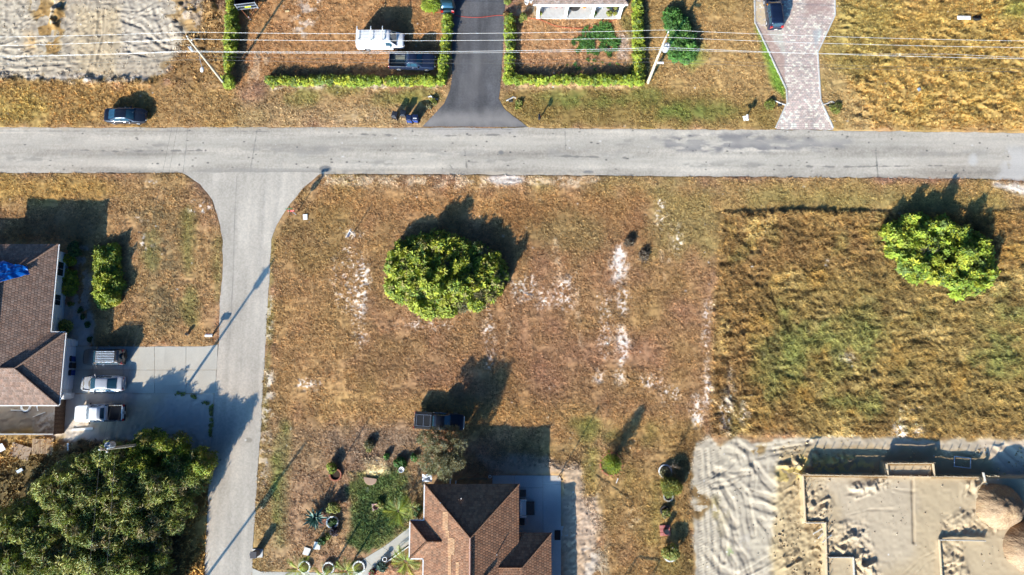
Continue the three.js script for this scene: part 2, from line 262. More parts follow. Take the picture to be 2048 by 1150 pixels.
  sp(1237, 535, 16, 38, 0.62); sp(1240, 520, 10, 30, 0.7); sp(1245, 600, 12, 30, 0.45); sp(1244, 690, 13, 42, 0.66); sp(1240, 755, 12, 14, 0.6); sp(1195, 752, 10, 14, 0.5); sp(1050, 578, 26, 26, 0.5); sp(1085, 600, 14, 20, 0.42); sp(1130, 590, 26, 30, 0.4); sp(1125, 565, 20, 16, 0.4);
  sp(1300, 765, 22, 14, 0.42); sp(1340, 790, 20, 20, 0.4); sp(725, 575, 16, 60, 0.45); sp(720, 650, 14, 50, 0.4); sp(975, 640, 12, 30, 0.42); sp(978, 700, 10, 50, 0.42); sp(1392, 820, 14, 34, 0.55); sp(1412, 700, 6, 90, 0.4); sp(1415, 780, 8, 40, 0.5); sp(1457, 770, 8, 40, 0.6); sp(1485, 830, 9, 26, 0.65); sp(1450, 830, 12, 40, 0.5); sp(1420, 612, 10, 16, 0.42); sp(1358, 480, 10, 30, 0.4); sp(1320, 430, 10, 30, 0.36); sp(700, 560, 40, 70, 0.3); sp(1210, 650, 14, 70, 0.36); sp(850, 650, 60, 10, 0.32); sp(615, 770, 24, 12, 0.45); sp(708, 470, 20, 12, 0.4); sp(1820, 820, 28, 6, 0.4); sp(1800, 860, 14, 20, 0.5); sp(1835, 858, 10, 18, 0.55); sp(1690, 715, 16, 8, 0.45);
  for (const [a, b] of [[[1018, 640], [1005, 720]], [[1150, 540], [1160, 700]], [[1340, 450], [1338, 560]], [[1310, 420], [1330, 560]], [[980, 560], [965, 680]], [[1110, 480], [1120, 560]]]) T.paint(L(0.35, a, b), 0xc9ab8c, { amt: 0.5, soft: 0.3, wob: 0.25, speck: 0.5, ss: 0.8 });
  // garden of the house in front
  T.paint(P([545, 850], [840, 850], [850, 960], [820, 1060], [720, 1140], [530, 1140], [560, 940]), 0x96765a, { amt: 0.6, soft: 1, wob: 0.8 });
  T.paint(P([700, 950], [810, 935], [815, 990], [830, 1040], [780, 1085], [735, 1105], [698, 1085], [706, 1010]), 0x47592a, { amt: 0.92, soft: 0.6, wob: 1.0, ws: 1.1 });
  T.paint(P([700, 950], [810, 935], [830, 1040], [780, 1085], [698, 1085]), 0x6d6b3c, { amt: 0.6, soft: 0.5, wob: 0.6, speck: 0.42, ss: 1.1, sb: 0.12 });
  T.paint(P([725, 918], [770, 915], [775, 945], [735, 950]), 0xd3b787, { amt: 0.95, soft: 0.3, wob: 0.5 });
  T.paint(P([640, 870], [790, 850], [840, 880], [820, 930], [700, 930]), 0x7c6552, { amt: 0.6, soft: 1, wob: 1 });
  T.paint(P([815, 900], [950, 905], [985, 955], [850, 965], [820, 990]), 0x86694c, { amt: 0.7, soft: 0.6, wob: 0.6 });
  T.paint(P([960, 915], [1090, 910], [1165, 940], [1165, 1000], [1200, 1060], [1180, 1150], [1170, 1240], [1122, 1240], [1122, 950], [980, 950]), 0xa08a74, { amt: 0.9, soft: 0.5, wob: 0.7 });
  T.paint(P([1125, 1000], [1195, 990], [1210, 1060], [1160, 1090], [1125, 1090]), 0xa8917c, { amt: 0.8, soft: 0.5, wob: 0.6 });
  T.paint(P([1160, 1100], [1215, 1090], [1222, 1150], [1170, 1170]), 0xab9f8e, { amt: 0.8, soft: 0.5, wob: 0.7, speck: 0.66, ss: 0.9 });
  T.paint(ell(1265, 1035, 14, 24), 0xcbb8a2, { amt: 0.7, soft: 0.4, wob: 0.5, speck: 0.5, ss: 0.6 });
  for (const [x, y, rx, ry] of [[1185, 925, 14, 26], [1255, 945, 10, 18], [1165, 850, 30, 18], [1180, 860, 24, 24], [1310, 1020, 12, 60], [1345, 1130, 30, 24], [1220, 870, 20, 12], [1300, 870, 10, 20]]) T.paint(ell(x, y, rx, ry), 0x67682f, { amt: 0.5, soft: 0.8, wob: 0.8 });
  T.paint(P([1230, 860], [1380, 850], [1380, 1230], [1200, 1230], [1210, 960]), 0x95703f, { amt: 0.5, soft: 1.2, wob: 1 });
  T.paint(P([1345, 870], [1395, 850], [1392, 1230], [1362, 1230]), 0x6a4d2b, { amt: 0.6, soft: 0.6, wob: 0.8, speck: 0.6, ss: 0.9 });
  // building site: pale dredged sand, brown fill on the pad
  T.paint(P([1392, 888], [1420, 872], [1440, 895], [1470, 872], [1500, 888], [1560, 878], [1700, 872], [1830, 880], [1960, 882], [2200, 878], [2200, 1240], [1392, 1240], [1384, 1000], [1380, 910]), 0xa0947f, { amt: 0.97, soft: 0.25, wob: 0.5, ws: 1 });
  T.paint(P([1560, 900], [1700, 890], [1960, 905], [2060, 960], [2060, 1240], [1560, 1240], [1545, 1060], [1548, 960]), 0x97805f, { amt: 0.95, soft: 0.6, wob: 0.8 });
  T.paint(P([1960, 878], [2200, 878], [2200, 960], [2010, 960], [1980, 920]), 0xb3a28b, { amt: 0.8, soft: 0.7, wob: 0.6 });
  T.paint(P([1540, 945], [1600, 915], [1700, 910], [1760, 935], [1600, 950], [1565, 970]), 0xc1a15d, { amt: 0.8, soft: 0.5, wob: 0.7, speck: 0.55, ss: 0.5 });
  T.paint({ p: padShape }, 0xa28d71, { amt: 0.9, soft: 0.2, wob: 0.2, h: PAD_H });
  T.paint(P([1660, 960], [1830, 960], [1830, 1110], [1760, 1150], [1700, 1060]), 0xa3937c, { amt: 0.7, soft: 1, wob: 1, h: PAD_H });
  T.paint(L(0.25, [1827, 958], [1830, 1090]), 0x7b6a56, { amt: 0.8, soft: 0.15, wob: 0.2, h: PAD_H });
  T.paint(ell(1440, 1060, 16, 40), 0x8c7d62, { amt: 0.6, soft: 0.6, wob: 0.8, speck: 0.5, ss: 0.8 }); T.paint(ell(1490, 1070, 12, 50), 0x9c9284, { amt: 0.6, soft: 0.6, wob: 0.8, speck: 0.5, ss: 0.8 });
  T.paint(ell(1430, 1015, 8, 20), 0x7d6a43, { amt: 0.8, soft: 0.4, wob: 0.5, speck: 0.6, ss: 0.6 }); T.paint(ell(1461, 1105, 7, 12), 0x5c6a3c, { amt: 0.7, soft: 0.4, wob: 0.4, speck: 0.5, ss: 0.5 });
  T.paint(L(0.8, [1392, 985], [1412, 1005], [1394, 1030]), 0x6b4d2c, { amt: 0.9, soft: 0.4, wob: 0.6, speck: 0.6, ss: 0.8 });
  T.paint(P([1500, 900], [1530, 890], [1528, 905], [1512, 912]), 0x7b5a33, { amt: 0.8, soft: 0.3, wob: 0.4, speck: 0.6, ss: 0.6 });
  // weathered straw bleaches every tint a little
  for (let k = 0; k < T.d.length; k += 3) { const l = 0.3 * T.d[k] + 0.55 * T.d[k + 1] + 0.15 * T.d[k + 2]; const st = Math.min(1, Math.max(0, (T.d[k] - T.d[k + 2]) / (T.d[k] + 1) - 0.2) * 3.2); for (let q = 0; q < 3; q++) T.d[k + q] = (l + (T.d[k + q] - l) * 0.92) * [1.2, 1.19 + 0.035 * st, 1.18 - 0.04 * st][q]; }
  // tiny scraps of shell and litter
  const r = rng(99); for (let i = 0; i < 260; i++) { const px = r() * 2048, py = r() * 1150; T.paint(ell(px, py, 0.8 + r() * 1.1, 0.8 + r() * 0.9, r() * 3, 7), 0xe8e2da, { amt: 0.95, soft: 0.05, wob: 0.03 }); }
}
{ // relief in metres
  const R = relief;
  R.all((x, z, k, d) => { d[k] = (fbm(x / 7, z / 7, 3) - 0.5) * 0.16 + (fbm(x / 1.1, z / 1.1 + 40, 3) - 0.5) * 0.1 + (1 - Math.abs(2 * vn(x * 1.7 + z * 0.4, z * 1.9) - 1)) * 0.075 + (vn(x * 3.1, z * 3.1) - 0.5) * 0.07 + (vn(x * 2.2, z * 0.28) - 0.5) * 0.05; });
  const clod = (s) => (x, z) => { const u = (x * 0.8 + z * 0.6) / s, w = (z * 0.8 - x * 0.6) / s, a = vn(u * 0.9, w * 0.5) * 2.4, r1 = 1 - Math.abs(2 * vn(u + a, w * 0.6 - a) - 1), r2 = 1 - Math.abs(2 * vn(u * 2.1 + 9, w * 1.4 + a) - 1); return r1 * r1 * 0.7 * vn(u * 0.5 + 4, w * 0.5) + r2 * 0.22 + (vn(u * 4, w * 4) - 0.5) * 0.18 - 0.25; };
  R.add(P([1440, 428], [2200, 424], [2200, 874], [1420, 868], [1424, 640]), (x, z) => (1 - Math.abs(2 * vn(x * 0.75 + z * 0.3 + vn(x * 0.5, z * 0.5) * 2, z * 1.2) - 1)) * 0.34 + (vn(x * 2.1, z * 2.7) - 0.5) * 0.22 - 0.15, { soft: 0.6 });
  R.add(P([1668, -60], [2200, -60], [2200, 255], [1700, 250]), (x, z) => (1 - Math.abs(2 * vn(x * 0.6 + z * 0.5 + vn(x * 0.4, z * 0.4) * 2, z * 1.0 - x * 0.3) - 1)) * 0.36 + (vn(x * 2.2, z * 2.6) - 0.5) * 0.18 - 0.15, { soft: 1 });
  R.add(P([-200, -60], [410, -60], [415, 60], [330, 150], [160, 158], [-200, 155]), (x, z) => -0.02 + clod(0.8)(x, z) * 0.05 + (fbm(x / 2.6, z / 2.6) - 0.5) * 0.14, { soft: 0.8, wob: 0.5 });
  R.add(P([325, -60], [450, -60], [452, 120], [380, 110], [330, 40]), (x, z) => Math.max(0, fbm(x / 1.6, z / 1.6, 3) - 0.5) * 1.6, { soft: 0.8 });
  R.add(ell(110, 20, 14, 34), (x, z) => Math.max(0, fbm(x / 1.2, z / 1.2, 3) - 0.42) * 2.2, { soft: 0.6 });
  R.add(L(1.2, [-60, 158], [60, 160], [180, 161], [310, 168]), (x, z) => Math.max(0, fbm(x / 1.1, z / 1.1) - 0.4) * 1.1, { soft: 0.5 });
  // wheel ruts: a trough with soft berms beside it
  const rut = (pts, w = 0.35, dep = 0.09, o = {}) => { R.add({ l: pts, w: w * 2.2 }, (x, z) => dep * (0.2 + 0.9 * vn(x * 1.3, z * 1.3)), { soft: 0.16, wob: 0.22, ws: 1.1, ...o }); R.add({ l: pts, w }, (x, z) => -dep * (0.9 + 0.8 * vn(x * 1.1 + 8, z * 1.1)) + Math.sin((x + z) * 24) * 0.012, { soft: 0.1, wob: 0.16, ws: 1.3, ...o }); };
  const off = (pts, q) => pts.map(([x, y]) => [x + q, y + q * 0.6]);
  for (const p of [[[0, 95], [40, 92], [90, 84], [130, 60], [170, 20], [180, -20]], [[0, 70], [20, 60], [45, 40], [80, 25]], [[0, 110], [30, 118], [60, 112], [80, 100]], [[0, 130], [60, 132], [130, 128]], [[235, 75], [270, 88], [320, 84], [360, 78]], [[240, 55], [265, 30], [300, 30]], [[250, 100], [300, 112], [350, 108]], [[5, 50], [20, 56], [30, 75], [5, 86]], [[235, 20], [270, 25], [300, 10]], [[180, 45], [140, 80], [100, 100]], [[245, 40], [285, 55], [300, 75]], [[0, 140], [50, 143], [110, 138]], [[0, 100], [35, 104], [70, 96]], [[200, 10], [198, 70], [180, 150]], [[255, 65], [290, 70], [330, 95], [345, 96]], [[300, 60], [285, 40], [262, 45]], [[310, 15], [318, 45], [330, 70]]]) { rut(p, 0.45, 0.05); rut(off(p, 9), 0.22, 0.04); }
  // site: tracks over loose sand
  R.level(P([1392, 888], [1440, 890], [1500, 888], [1560, 878], [2200, 876], [2200, 1240], [1392, 1240], [1382, 920]), (x, z) => 0.04 + (fbm(x / 2, z / 2) - 0.5) * 0.16 + (vn(x * 3, z * 3) - 0.5) * 0.05, { soft: 0.6 });
  for (const [x, w] of [[1399, 0.5], [1412, 0.42], [1424, 0.5], [1437, 0.3]]) R.add({ l: [[x, 896 + x % 7], [x + 3, 950], [x - 1, 1010], [x + 3, 1070], [x + 2, 1130], [x + 6, 1200]], w }, (a, z) => -0.035 + Math.sin(z * 21 + a * 9) * 0.022 + (vn(a * 2, z * 0.7) - 0.5) * 0.07, { soft: 0.08, wob: 0.18, ws: 1.8 });
  for (const p of [[[1436, 1030], [1450, 1070], [1446, 1120]], [[1470, 1085], [1492, 1120], [1500, 1150]], [[1520, 1040], [1538, 1060], [1548, 1100]], [[1448, 1090], [1470, 1130], [1468, 1180]], [[1410, 1100], [1440, 1140], [1470, 1150]], [[1422, 950], [1450, 935], [1470, 915], [1480, 895]], [[1425, 970], [1455, 965], [1478, 955], [1488, 930], [1478, 905], [1455, 900]], [[1480, 890], [1500, 905], [1508, 950], [1505, 975]], [[1465, 960], [1490, 985], [1500, 1030], [1506, 1070]], [[1430, 980], [1445, 1010], [1465, 1045], [1475, 1080]], [[1445, 975], [1462, 1000], [1470, 1050]], [[1510, 930], [1530, 960], [1545, 975]], [[1500, 985], [1525, 990], [1545, 1000]], [[1505, 1010], [1530, 1015], [1542, 1020]], [[1430, 940], [1460, 950], [1500, 945]], [[1480, 1150], [1520, 1130], [1555, 1108]], [[1500, 1160], [1530, 1145], [1560, 1125]], [[1515, 900], [1560, 892], [1620, 884]], [[1515, 912], [1560, 902], [1600, 896]], [[1990, 900], [2020, 930], [2048, 965]], [[2005, 890], [2040, 920], [2080, 950]], [[2030, 1000], [2060, 1010]], [[2030, 1020], [2060, 1030]]]) { rut(p, 0.75, 0.05); rut(off(p, 4), 0.2, 0.025); }
  R.add(P([1548, 950], [1607, 940], [1613, 1047], [1652, 1050], [1655, 1240], [1560, 1240]), (x, z) => 0.35 + clod(0.9)(x, z) * 0.4, { soft: 1.2, wob: 0.6 });
  R.add(P([1545, 930], [1600, 912], [1690, 905], [1740, 925], [1600, 945]), (x, z) => Math.max(0, fbm(x / 0.6, z / 0.6) - 0.45) * 1.3, { soft: 0.5 });
  R.level({ p: padShape }, (x, z) => PAD_H - 0.22 + (fbm(x / 2.5, z / 2.5) - 0.5) * 0.12 + (vn(x * 3, z * 3) - 0.5) * 0.03, { soft: 0.14, h: PAD_H });
  const rough = (s, a) => (x, z) => clod(s)(x, z) * a;
  for (const p of [P([1615, 985], [1650, 965], [1665, 1010], [1655, 1045], [1616, 1040]), P([1658, 1050], [1730, 1040], [1745, 1090], [1760, 1150], [1712, 1150], [1712, 1110], [1658, 1108]), P([1890, 1030], [1960, 1020], [2000, 1060], [1975, 1072], [1885, 1070]), P([1885, 1085], [1930, 1085], [1935, 1160], [1890, 1160]), P([1700, 965], [1780, 960], [1790, 985], [1700, 990]), P([1930, 960], [1990, 962], [1990, 1010], [1930, 990])]) R.add(p, rough(1.0, 0.8), { soft: 0.5, h: PAD_H });
  for (const p of [[[1700, 1030], [1740, 1020], [1800, 1020]], [[1690, 990], [1760, 975], [1830, 985]], [[1810, 1150], [1840, 1120], [1870, 1105]], [[1830, 1155], [1850, 1130], [1872, 1118]]]) rut(p, 0.2, 0.03, { h: PAD_H });
  R.add(L(0.3, [1827, 962], [1830, 1085]), -0.1, { soft: 0.12, h: PAD_H, wob: 0.05 });
  R.add(P([1122, 990], [1195, 985], [1210, 1060], [1180, 1150], [1122, 1150]), (x, z) => clod(0.5)(x, z) * 0.2, { soft: 0.6 });
  R.add(P([1090, 930], [1165, 930], [1165, 985], [1125, 985]), (x, z) => clod(0.6)(x, z) * 0.25 + 0.12, { soft: 0.6 });
  for (const p of [[[985, 356], [1010, 357], [1045, 357]], [[985, 364], [1012, 366], [1060, 368]], [[2005, 384], [2030, 378], [2060, 388]], [[1270, 760], [1245, 748]], [[1280, 500], [1295, 515]]]) rut(p, 0.2, 0.06);
  R.add(P([725, 918], [770, 915], [775, 945], [735, 950]), (x, z) => 0.1 + clod(0.7)(x, z) * 0.3, { soft: 0.4 });
  R.add(L(0.6, [1440, 424], [1600, 420], [1760, 421], [1780, 420]), -0.14, { soft: 0.3, wob: 0.15 });
  R.add(L(1.2, [1442, 436], [1600, 432], [1755, 433]), 0.16, { soft: 0.5, wob: 0.3 });
  // ditch mouths beside the paver drive and the asphalt drive
  R.add(ell(1676, 214, 11, 5), -0.3, { soft: 0.5, wob: 0.2 }); R.add(ell(1540, 209, 11, 5), -0.3, { soft: 0.5, wob: 0.2 }); R.add(ell(1034, 208, 8, 5), -0.22, { soft: 0.4, wob: 0.2 }); R.add(ell(856, 204, 9, 5), -0.22, { soft: 0.4, wob: 0.2 });
  for (const q of [mainRoad, sideRoad, asphaltDrive, paverDrive]) { R.add({ p: q }, 0, {}); R.level({ p: q }, 0, { soft: 1.2 }); R.level({ p: q }, -0.07, { soft: 0.12 }); }
  for (const q of [slabDrive, patio, walk, yardDrive]) { R.level({ p: q }, 0.02, { soft: 0.8 }); R.level({ p: q }, -0.08, { soft: 0.12 }); }
}
const hAt = (x, z) => relief.at(x, z);
{ // where grass does not grow
  const B = bare, fill = (p, o = {}) => B.shape({ p }, { wob: 0, soft: 0.12, ...o }, (x, z, m, k, d) => { d[k] = Math.max(d[k], m); });
  for (const q of [mainRoad, sideRoad, asphaltDrive, paverDrive, slabDrive, patio, walk, yardDrive]) fill(q, { soft: 0.25, wob: 0.15 });
  fill([[-200, -60], [400, -60], [405, 60], [350, 100], [320, 150], [290, 160], [160, 158], [-200, 152]], { soft: 0.6, wob: 1.2, amt: 0.93 });
  fill([[1400, 895], [1440, 898], [1470, 880], [1500, 895], [1560, 885], [1700, 880], [1960, 888], [2200, 884], [2200, 1240], [1400, 1240], [1386, 1000], [1388, 915]], { soft: 0.4, wob: 0.6 });
  fill([[110, 784], [432, 784], [424, 905], [380, 900], [250, 880], [100, 880]]); fill([[-200, 480], [135, 480], [135, 700], [190, 690], [190, 640], [150, 600], [140, 870], [-200, 870]]);
  fill([[850, 950], [1000, 950], [1000, 930], [1165, 935], [1165, 1000], [1200, 1060], [1180, 1240], [830, 1240], [850, 1040]], { soft: 0.5, wob: 0.4 });
  fill([[1072, -60], [1242, -60], [1242, 38], [1072, 38]]);
}
{
  // one sheet: fine over the lots, stretching out to the horizon
  const axis = (a0, n, st) => { const q = []; for (const f of [-2400, -900, -300, -110]) q.push(a0 + f); q.push(a0 - 30, a0 - 8); for (let i = 0; i < n; i++) q.push(a0 + (i + 0.5) * st); const e = a0 + n * st; q.push(e + 8, e + 30); for (const f of [110, 300, 900, 2400]) q.push(e + f); return q; };
  const xs = axis(GX0, relief.w, 1 / relief.ppm), zs = axis(GZ0, relief.h, 1 / relief.ppm), nx = xs.length, nz = zs.length;
  const pos = new Float32Array(nx * nz * 3), uv = new Float32Array(nx * nz * 2), idx = new Uint32Array((nx - 1) * (nz - 1) * 6);
  for (let j = 0, k = 0; j < nz; j++) for (let i = 0; i < nx; i++, k++) {
    const out = i < 6 || j < 6 || i >= nx - 6 || j >= nz - 6;
    pos[3 * k] = xs[i]; pos[3 * k + 1] = out ? -0.12 : relief.d[(j - 6) * relief.w + i - 6]; pos[3 * k + 2] = zs[j];
    uv[2 * k] = (xs[i] - GX0) / (GX1 - GX0); uv[2 * k + 1] = (zs[j] - GZ0) / (GZ1 - GZ0);
  }
  for (let j = 0, k = 0; j < nz - 1; j++) for (let i = 0; i < nx - 1; i++) { const a = j * nx + i; idx[k++] = a; idx[k++] = a + nx; idx[k++] = a + 1; idx[k++] = a + 1; idx[k++] = a + nx; idx[k++] = a + nx + 1; }
  const g = new THREE.BufferGeometry(); g.setAttribute('position', new THREE.BufferAttribute(pos, 3)); g.setAttribute('uv', new THREE.BufferAttribute(uv, 2)); g.setIndex(new THREE.BufferAttribute(idx, 1)); g.computeVertexNormals();
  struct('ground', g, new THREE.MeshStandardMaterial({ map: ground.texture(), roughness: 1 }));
}

// ---------------------------------------------------------------- roads and paved surfaces
function ragged(pts, amp, step = 0.5) {   // survey outline, resampled with a crumbling edge
  const w = pts.map(([a, b]) => S(a, b)), out = [];
  for (let i = 0; i < w.length; i++) { const [ax, az] = w[i], [bx, bz] = w[(i + 1) % w.length], len = Math.hypot(bx - ax, bz - az), n = Math.max(1, Math.round(len / step)); for (let j = 0; j < n; j++) { const t = j / n, x = lerp(ax, bx, t), z = lerp(az, bz, t), nx = -(bz - az) / len, nz = (bx - ax) / len, o = (fbm(x * 0.9, z * 0.9, 3) - 0.5) * 2 * amp; out.push([x + nx * o, z + nz * o]); } }
  return out;
}
function paved(name, outline, y, mat, x0, x1, z0, z1, amp = 0.12) { const g = new THREE.ShapeGeometry(poly(ragged(outline, amp))); g.rotateX(-Math.PI / 2); g.translate(0, y, 0); return struct(name, planUV(g, x0, x1, z0, z1), mat); }
const bumpTex = (() => { const p = new Plan(0, 4, 0, 4, 64, 1); p.all((x, z, k, d) => { d[k] = 255 * (0.5 * vn(x * 24, z * 24) + 0.5 * vn(x * 9, z * 9)); }); return p.texture(true); })();
{
  const rp = new Plan(-82, 82, -35, -23, 12.4, 3), RC = [178, 168, 152];
  rp.all((x, z, k, d) => {
    const t = S(1024, 300)[1], lane = Math.cos((z + 29.6) * 1.9), a = fbm(x / 11, z / 0.7, 4), b = vn(x * 7, z * 7), c = fbm(x / 3, z / 2, 4), v = 1 + (a - 0.5) * 0.38 + (b - 0.5) * 0.14 + (c - 0.5) * 0.16 + lane * 0.035;
    for (let q = 0; q < 3; q++) d[k + q] = RC[q] * v;
  });
  rp.paint(P([1310, 275], [1480, 270], [1700, 285], [1690, 298], [1500, 302], [1330, 298]), 0x7a7674, { amt: 0.85, soft: 0.5, wob: 0.7, speck: 0.62, ss: 1.4, sa: 0.3, sb: 0.2 });
  rp.paint(P([480, 296], [700, 290], [720, 304], [500, 306]), 0x938d83, { amt: 0.6, soft: 0.4, wob: 0.4, speck: 0.55, ss: 1.4, sa: 0.25, sb: 0.2 });
  for (const [x, w] of [[120, 200], [820, 160], [1100, 200], [1840, 160], [560, 120]]) rp.paint(P([x, 300], [x + w, 300], [x + w, 316], [x, 316]), 0x9a948a, { amt: 0.55, soft: 0.5, wob: 0.5, speck: 0.5, ss: 1.5, sa: 0.25, sb: 0.2 });
  for (const y of [285, 322]) rp.paint(P([-200, y - 9], [2300, y - 6], [2300, y + 8], [-200, y + 8]), 0xbdb4a4, { amt: 0.5, soft: 0.5, wob: 0.6 });
  rp.paint(P([420, 338], [640, 338], [640, 349], [360, 349]), 0x9d978d, { amt: 0.5, soft: 0.25, wob: 0.3 });
  for (const [x, y, a, b] of [[651, 338, 12, 6], [1177, 345, 10, 4], [352, 348, 8, 3], [1002, 305, 5, 4]]) rp.paint(ell(x, y, a, b), 0x75736f, { amt: 0.85, soft: 0.12, wob: 0.15 });
  rp.paint(P([2020, 300], [2200, 290], [2200, 366], [1990, 362]), 0xc4beb5, { amt: 0.7, soft: 0.6, wob: 0.6, speck: 0.6, ss: 1 }); rp.paint(ell(1945, 320, 8, 12), 0xc8c6c0, { amt: 0.6, soft: 0.3, wob: 0.3 });
  rp.paint(P([850, 246], [1056, 246], [1030, 268], [860, 268]), 0xb1a9a0, { amt: 0.5, soft: 0.4, wob: 0.4 });
  for (const [p, w] of [[[[515, 256], [508, 300], [500, 346]], 0.05], [[[375, 256], [372, 300], [366, 346]], 0.06], [[[385, 348], [640, 347]], 0.07], [[[1130, 256], [1131, 300]], 0.04], [[[860, 258], [1050, 259]], 0.06], [[[0, 262], [200, 262], [540, 263]], 0.04], [[[900, 330], [905, 338], [920, 341]], 0.05]]) rp.paint({ l: p, w }, 0x6f6c68, { amt: 0.7, soft: 0.04, wob: 0.05, ws: 0.6 });
  for (const [p, w] of [[[[150, 300], [240, 303], [420, 301]], 0.05], [[[700, 268], [860, 272], [1000, 270]], 0.04], [[[1100, 312], [1250, 316], [1290, 330]], 0.05], [[[1500, 330], [1680, 334], [1900, 331]], 0.04], [[[1760, 264], [1752, 300], [1756, 356]], 0.05], [[[930, 300], [935, 346]], 0.05]]) rp.paint({ l: p, w }, 0x77726a, { amt: 0.75, soft: 0.05, wob: 0.25, ws: 0.9 });
  for (const [x, y, a, b] of [[300, 290, 40, 5], [980, 322, 70, 6], [760, 326, 60, 5], [1450, 330, 80, 5], [1240, 284, 40, 6], [60, 318, 60, 6]]) rp.paint(ell(x, y, a, b), 0x8d877d, { amt: 0.6, soft: 0.3, wob: 0.4, speck: 0.55, ss: 1, sa: 0.3, sb: 0.2 });
  rp.paint(P([640, 343], [1200, 346], [1200, 352], [640, 350]), 0xc2b39c, { amt: 0.7, soft: 0.15, wob: 0.3, ws: 0.8, speck: 0.55, ss: 0.7 }); rp.paint(P([0, 254], [860, 254], [860, 259], [0, 259]), 0xb5a48a, { amt: 0.6, soft: 0.15, wob: 0.3, ws: 0.8, speck: 0.5, ss: 0.7 });
  const rr = rng(5); for (let i = 0; i < 140; i++) rp.paint(ell(rr() * 2048, 258 + rr() * 86, 1 + rr() * 2, 0.7 + rr(), 0, 7), rr() < 0.8 ? 0x55524e : 0xd8d4cc, { amt: 0.8, soft: 0.05, wob: 0.03 });
  const rt = rp.texture(); const bm = bumpTex.clone(); bm.repeat.set(41, 3); bm.needsUpdate = true;
  paved('road', mainRoad, 0.012, new THREE.MeshStandardMaterial({ map: rt, roughness: 0.92, bumpMap: bm, bumpScale: 0.012 }), -82, 82, -35, -23, 0.16);

  const sp = new Plan(-52, -19, -28, 26, 16, 3), SC = [186, 176, 160];
  sp.all((x, z, k, d) => { const a = fbm(x / 0.8, z / 9, 4), b = vn(x * 7, z * 7), c = fbm(x / 2.2, z / 2.8, 4), v = 1 + (a - 0.5) * 0.2 + (b - 0.5) * 0.11 + (c - 0.5) * 0.14; for (let q = 0; q < 3; q++) d[k + q] = SC[q] * v; });
  for (const o of [18, 36, 62, 80]) sp.paint(L(0.5, [448 + o, 500], [441 + o, 650], [432 + o, 800], [420 + o, 1000], [412 + o, 1150]), 0xa39a8c, { amt: 0.25, soft: 0.4, wob: 0.3 });
  sp.paint(ell(497, 880, 8, 5), 0x8c8475, { amt: 0.8, soft: 0.1, wob: 0.1 }); sp.paint(ell(491, 880, 2.4, 2.4), 0xd6d2ca, { amt: 0.9, soft: 0.05, wob: 0.03 });
  for (const [x, y] of [[435, 925], [432, 935], [428, 930], [440, 920]]) sp.paint(ell(x, y, 3, 2.4), 0x5a564f, { amt: 0.7, soft: 0.1, wob: 0.15 });
  sp.paint(L(0.05, [474, 352], [470, 420], [466, 560], [458, 700]), 0x7d7973, { amt: 0.6, soft: 0.04, wob: 0.05 });
  const bs = bumpTex.clone(); bs.repeat.set(8, 13); bs.needsUpdate = true;
  paved('side_road', sideRoad, 0.018, new THREE.MeshStandardMaterial({ map: sp.texture(), roughness: 0.92, bumpMap: bs, bumpScale: 0.01 }), -52, -19, -28, 26, 0.1);

  const ap = new Plan(-13, 4, -52, -30, 24, 3), AC = [86, 85, 86];
  ap.all((x, z, k, d) => { const a = fbm(x / 0.9, z / 5, 3), b = vn(x * 8, z * 8), c = fbm(x / 2, z / 2, 3), v = 1 + (a - 0.5) * 0.5 + (b - 0.5) * 0.16 + (c - 0.5) * 0.3; for (let q = 0; q < 3; q++) d[k + q] = AC[q] * v + q * -0.6; });
  ap.paint(P([850, 236], [890, 222], [1010, 222], [1050, 240], [1056, 256], [845, 256]), 0x9a938b, { amt: 0.75, soft: 0.9, wob: 0.6 }); ap.paint(P([920, 110], [985, 110], [985, 220], [915, 225]), 0x716c68, { amt: 0.45, soft: 1.2, wob: 1, speck: 0.55, ss: 1.5, sa: 2, sb: 0.25 });
  for (const o of [938, 965]) ap.paint(L(0.5, [o, 90], [o - 3, 220]), 0x4a4848, { amt: 0.4, soft: 0.4, wob: 0.4 });
  paved('asphalt_driveway', asphaltDrive, 0.024, new THREE.MeshStandardMaterial({ map: ap.texture(), roughness: 0.9, bumpMap: bumpTex, bumpScale: 0.004 }), -13, 4, -52, -30, 0.06);

  // pavers laid in running bond: about 0.3 m by 0.2 m each
  const pp = new Plan(28, 42, -52, -31, 36, 3), pb = new Plan(28, 42, -52, -31, 36, 1);
  const pal = [[184, 164, 150], [200, 184, 168], [176, 156, 144], [214, 202, 182], [190, 168, 156], [170, 156, 146]];
  pp.all((x, z, k, d) => { const row = Math.floor(z / 0.22), sx = x + (row & 1) * 0.17, cx = Math.floor(sx / 0.34), fx = sx / 0.34 - cx, fz = z / 0.22 - row; const h = PERM[(cx & 255) | ((row & 255) << 8)], c = pal[Math.floor(h * 6)], w = 0.94 + 0.12 * vn(x * 9, z * 9) + (fbm(x / 2, z / 2) - 0.5) * 0.2, j = Math.min(fx * 0.34, (1 - fx) * 0.34, fz * 0.22, (1 - fz) * 0.22) < 0.014 ? 0.78 : 1; for (let q = 0; q < 3; q++) d[k + q] = Math.min(235, c[q] * 1.12 * w * j); pb.d[k / 3] = j < 1 ? 60 : 200 + 40 * h; });
  pp.paint(P([1512, 48], [1528, 52], [1568, 115], [1571, 180]), 0xab8a7a, { amt: 0.6, soft: 0.15, wob: 0.06 }); pp.paint(P([1536, 64], [1565, 60], [1571, 112]), 0xbdb6a4, { amt: 0.75, soft: 0.2, wob: 0.1, speck: 0.7, ss: 0.2 }); pp.paint(P([1509, -40], [1532, -40], [1536, 62], [1510, 40]), 0xcdb389, { amt: 0.75, soft: 0.2, wob: 0.1, speck: 0.75, ss: 0.3 });
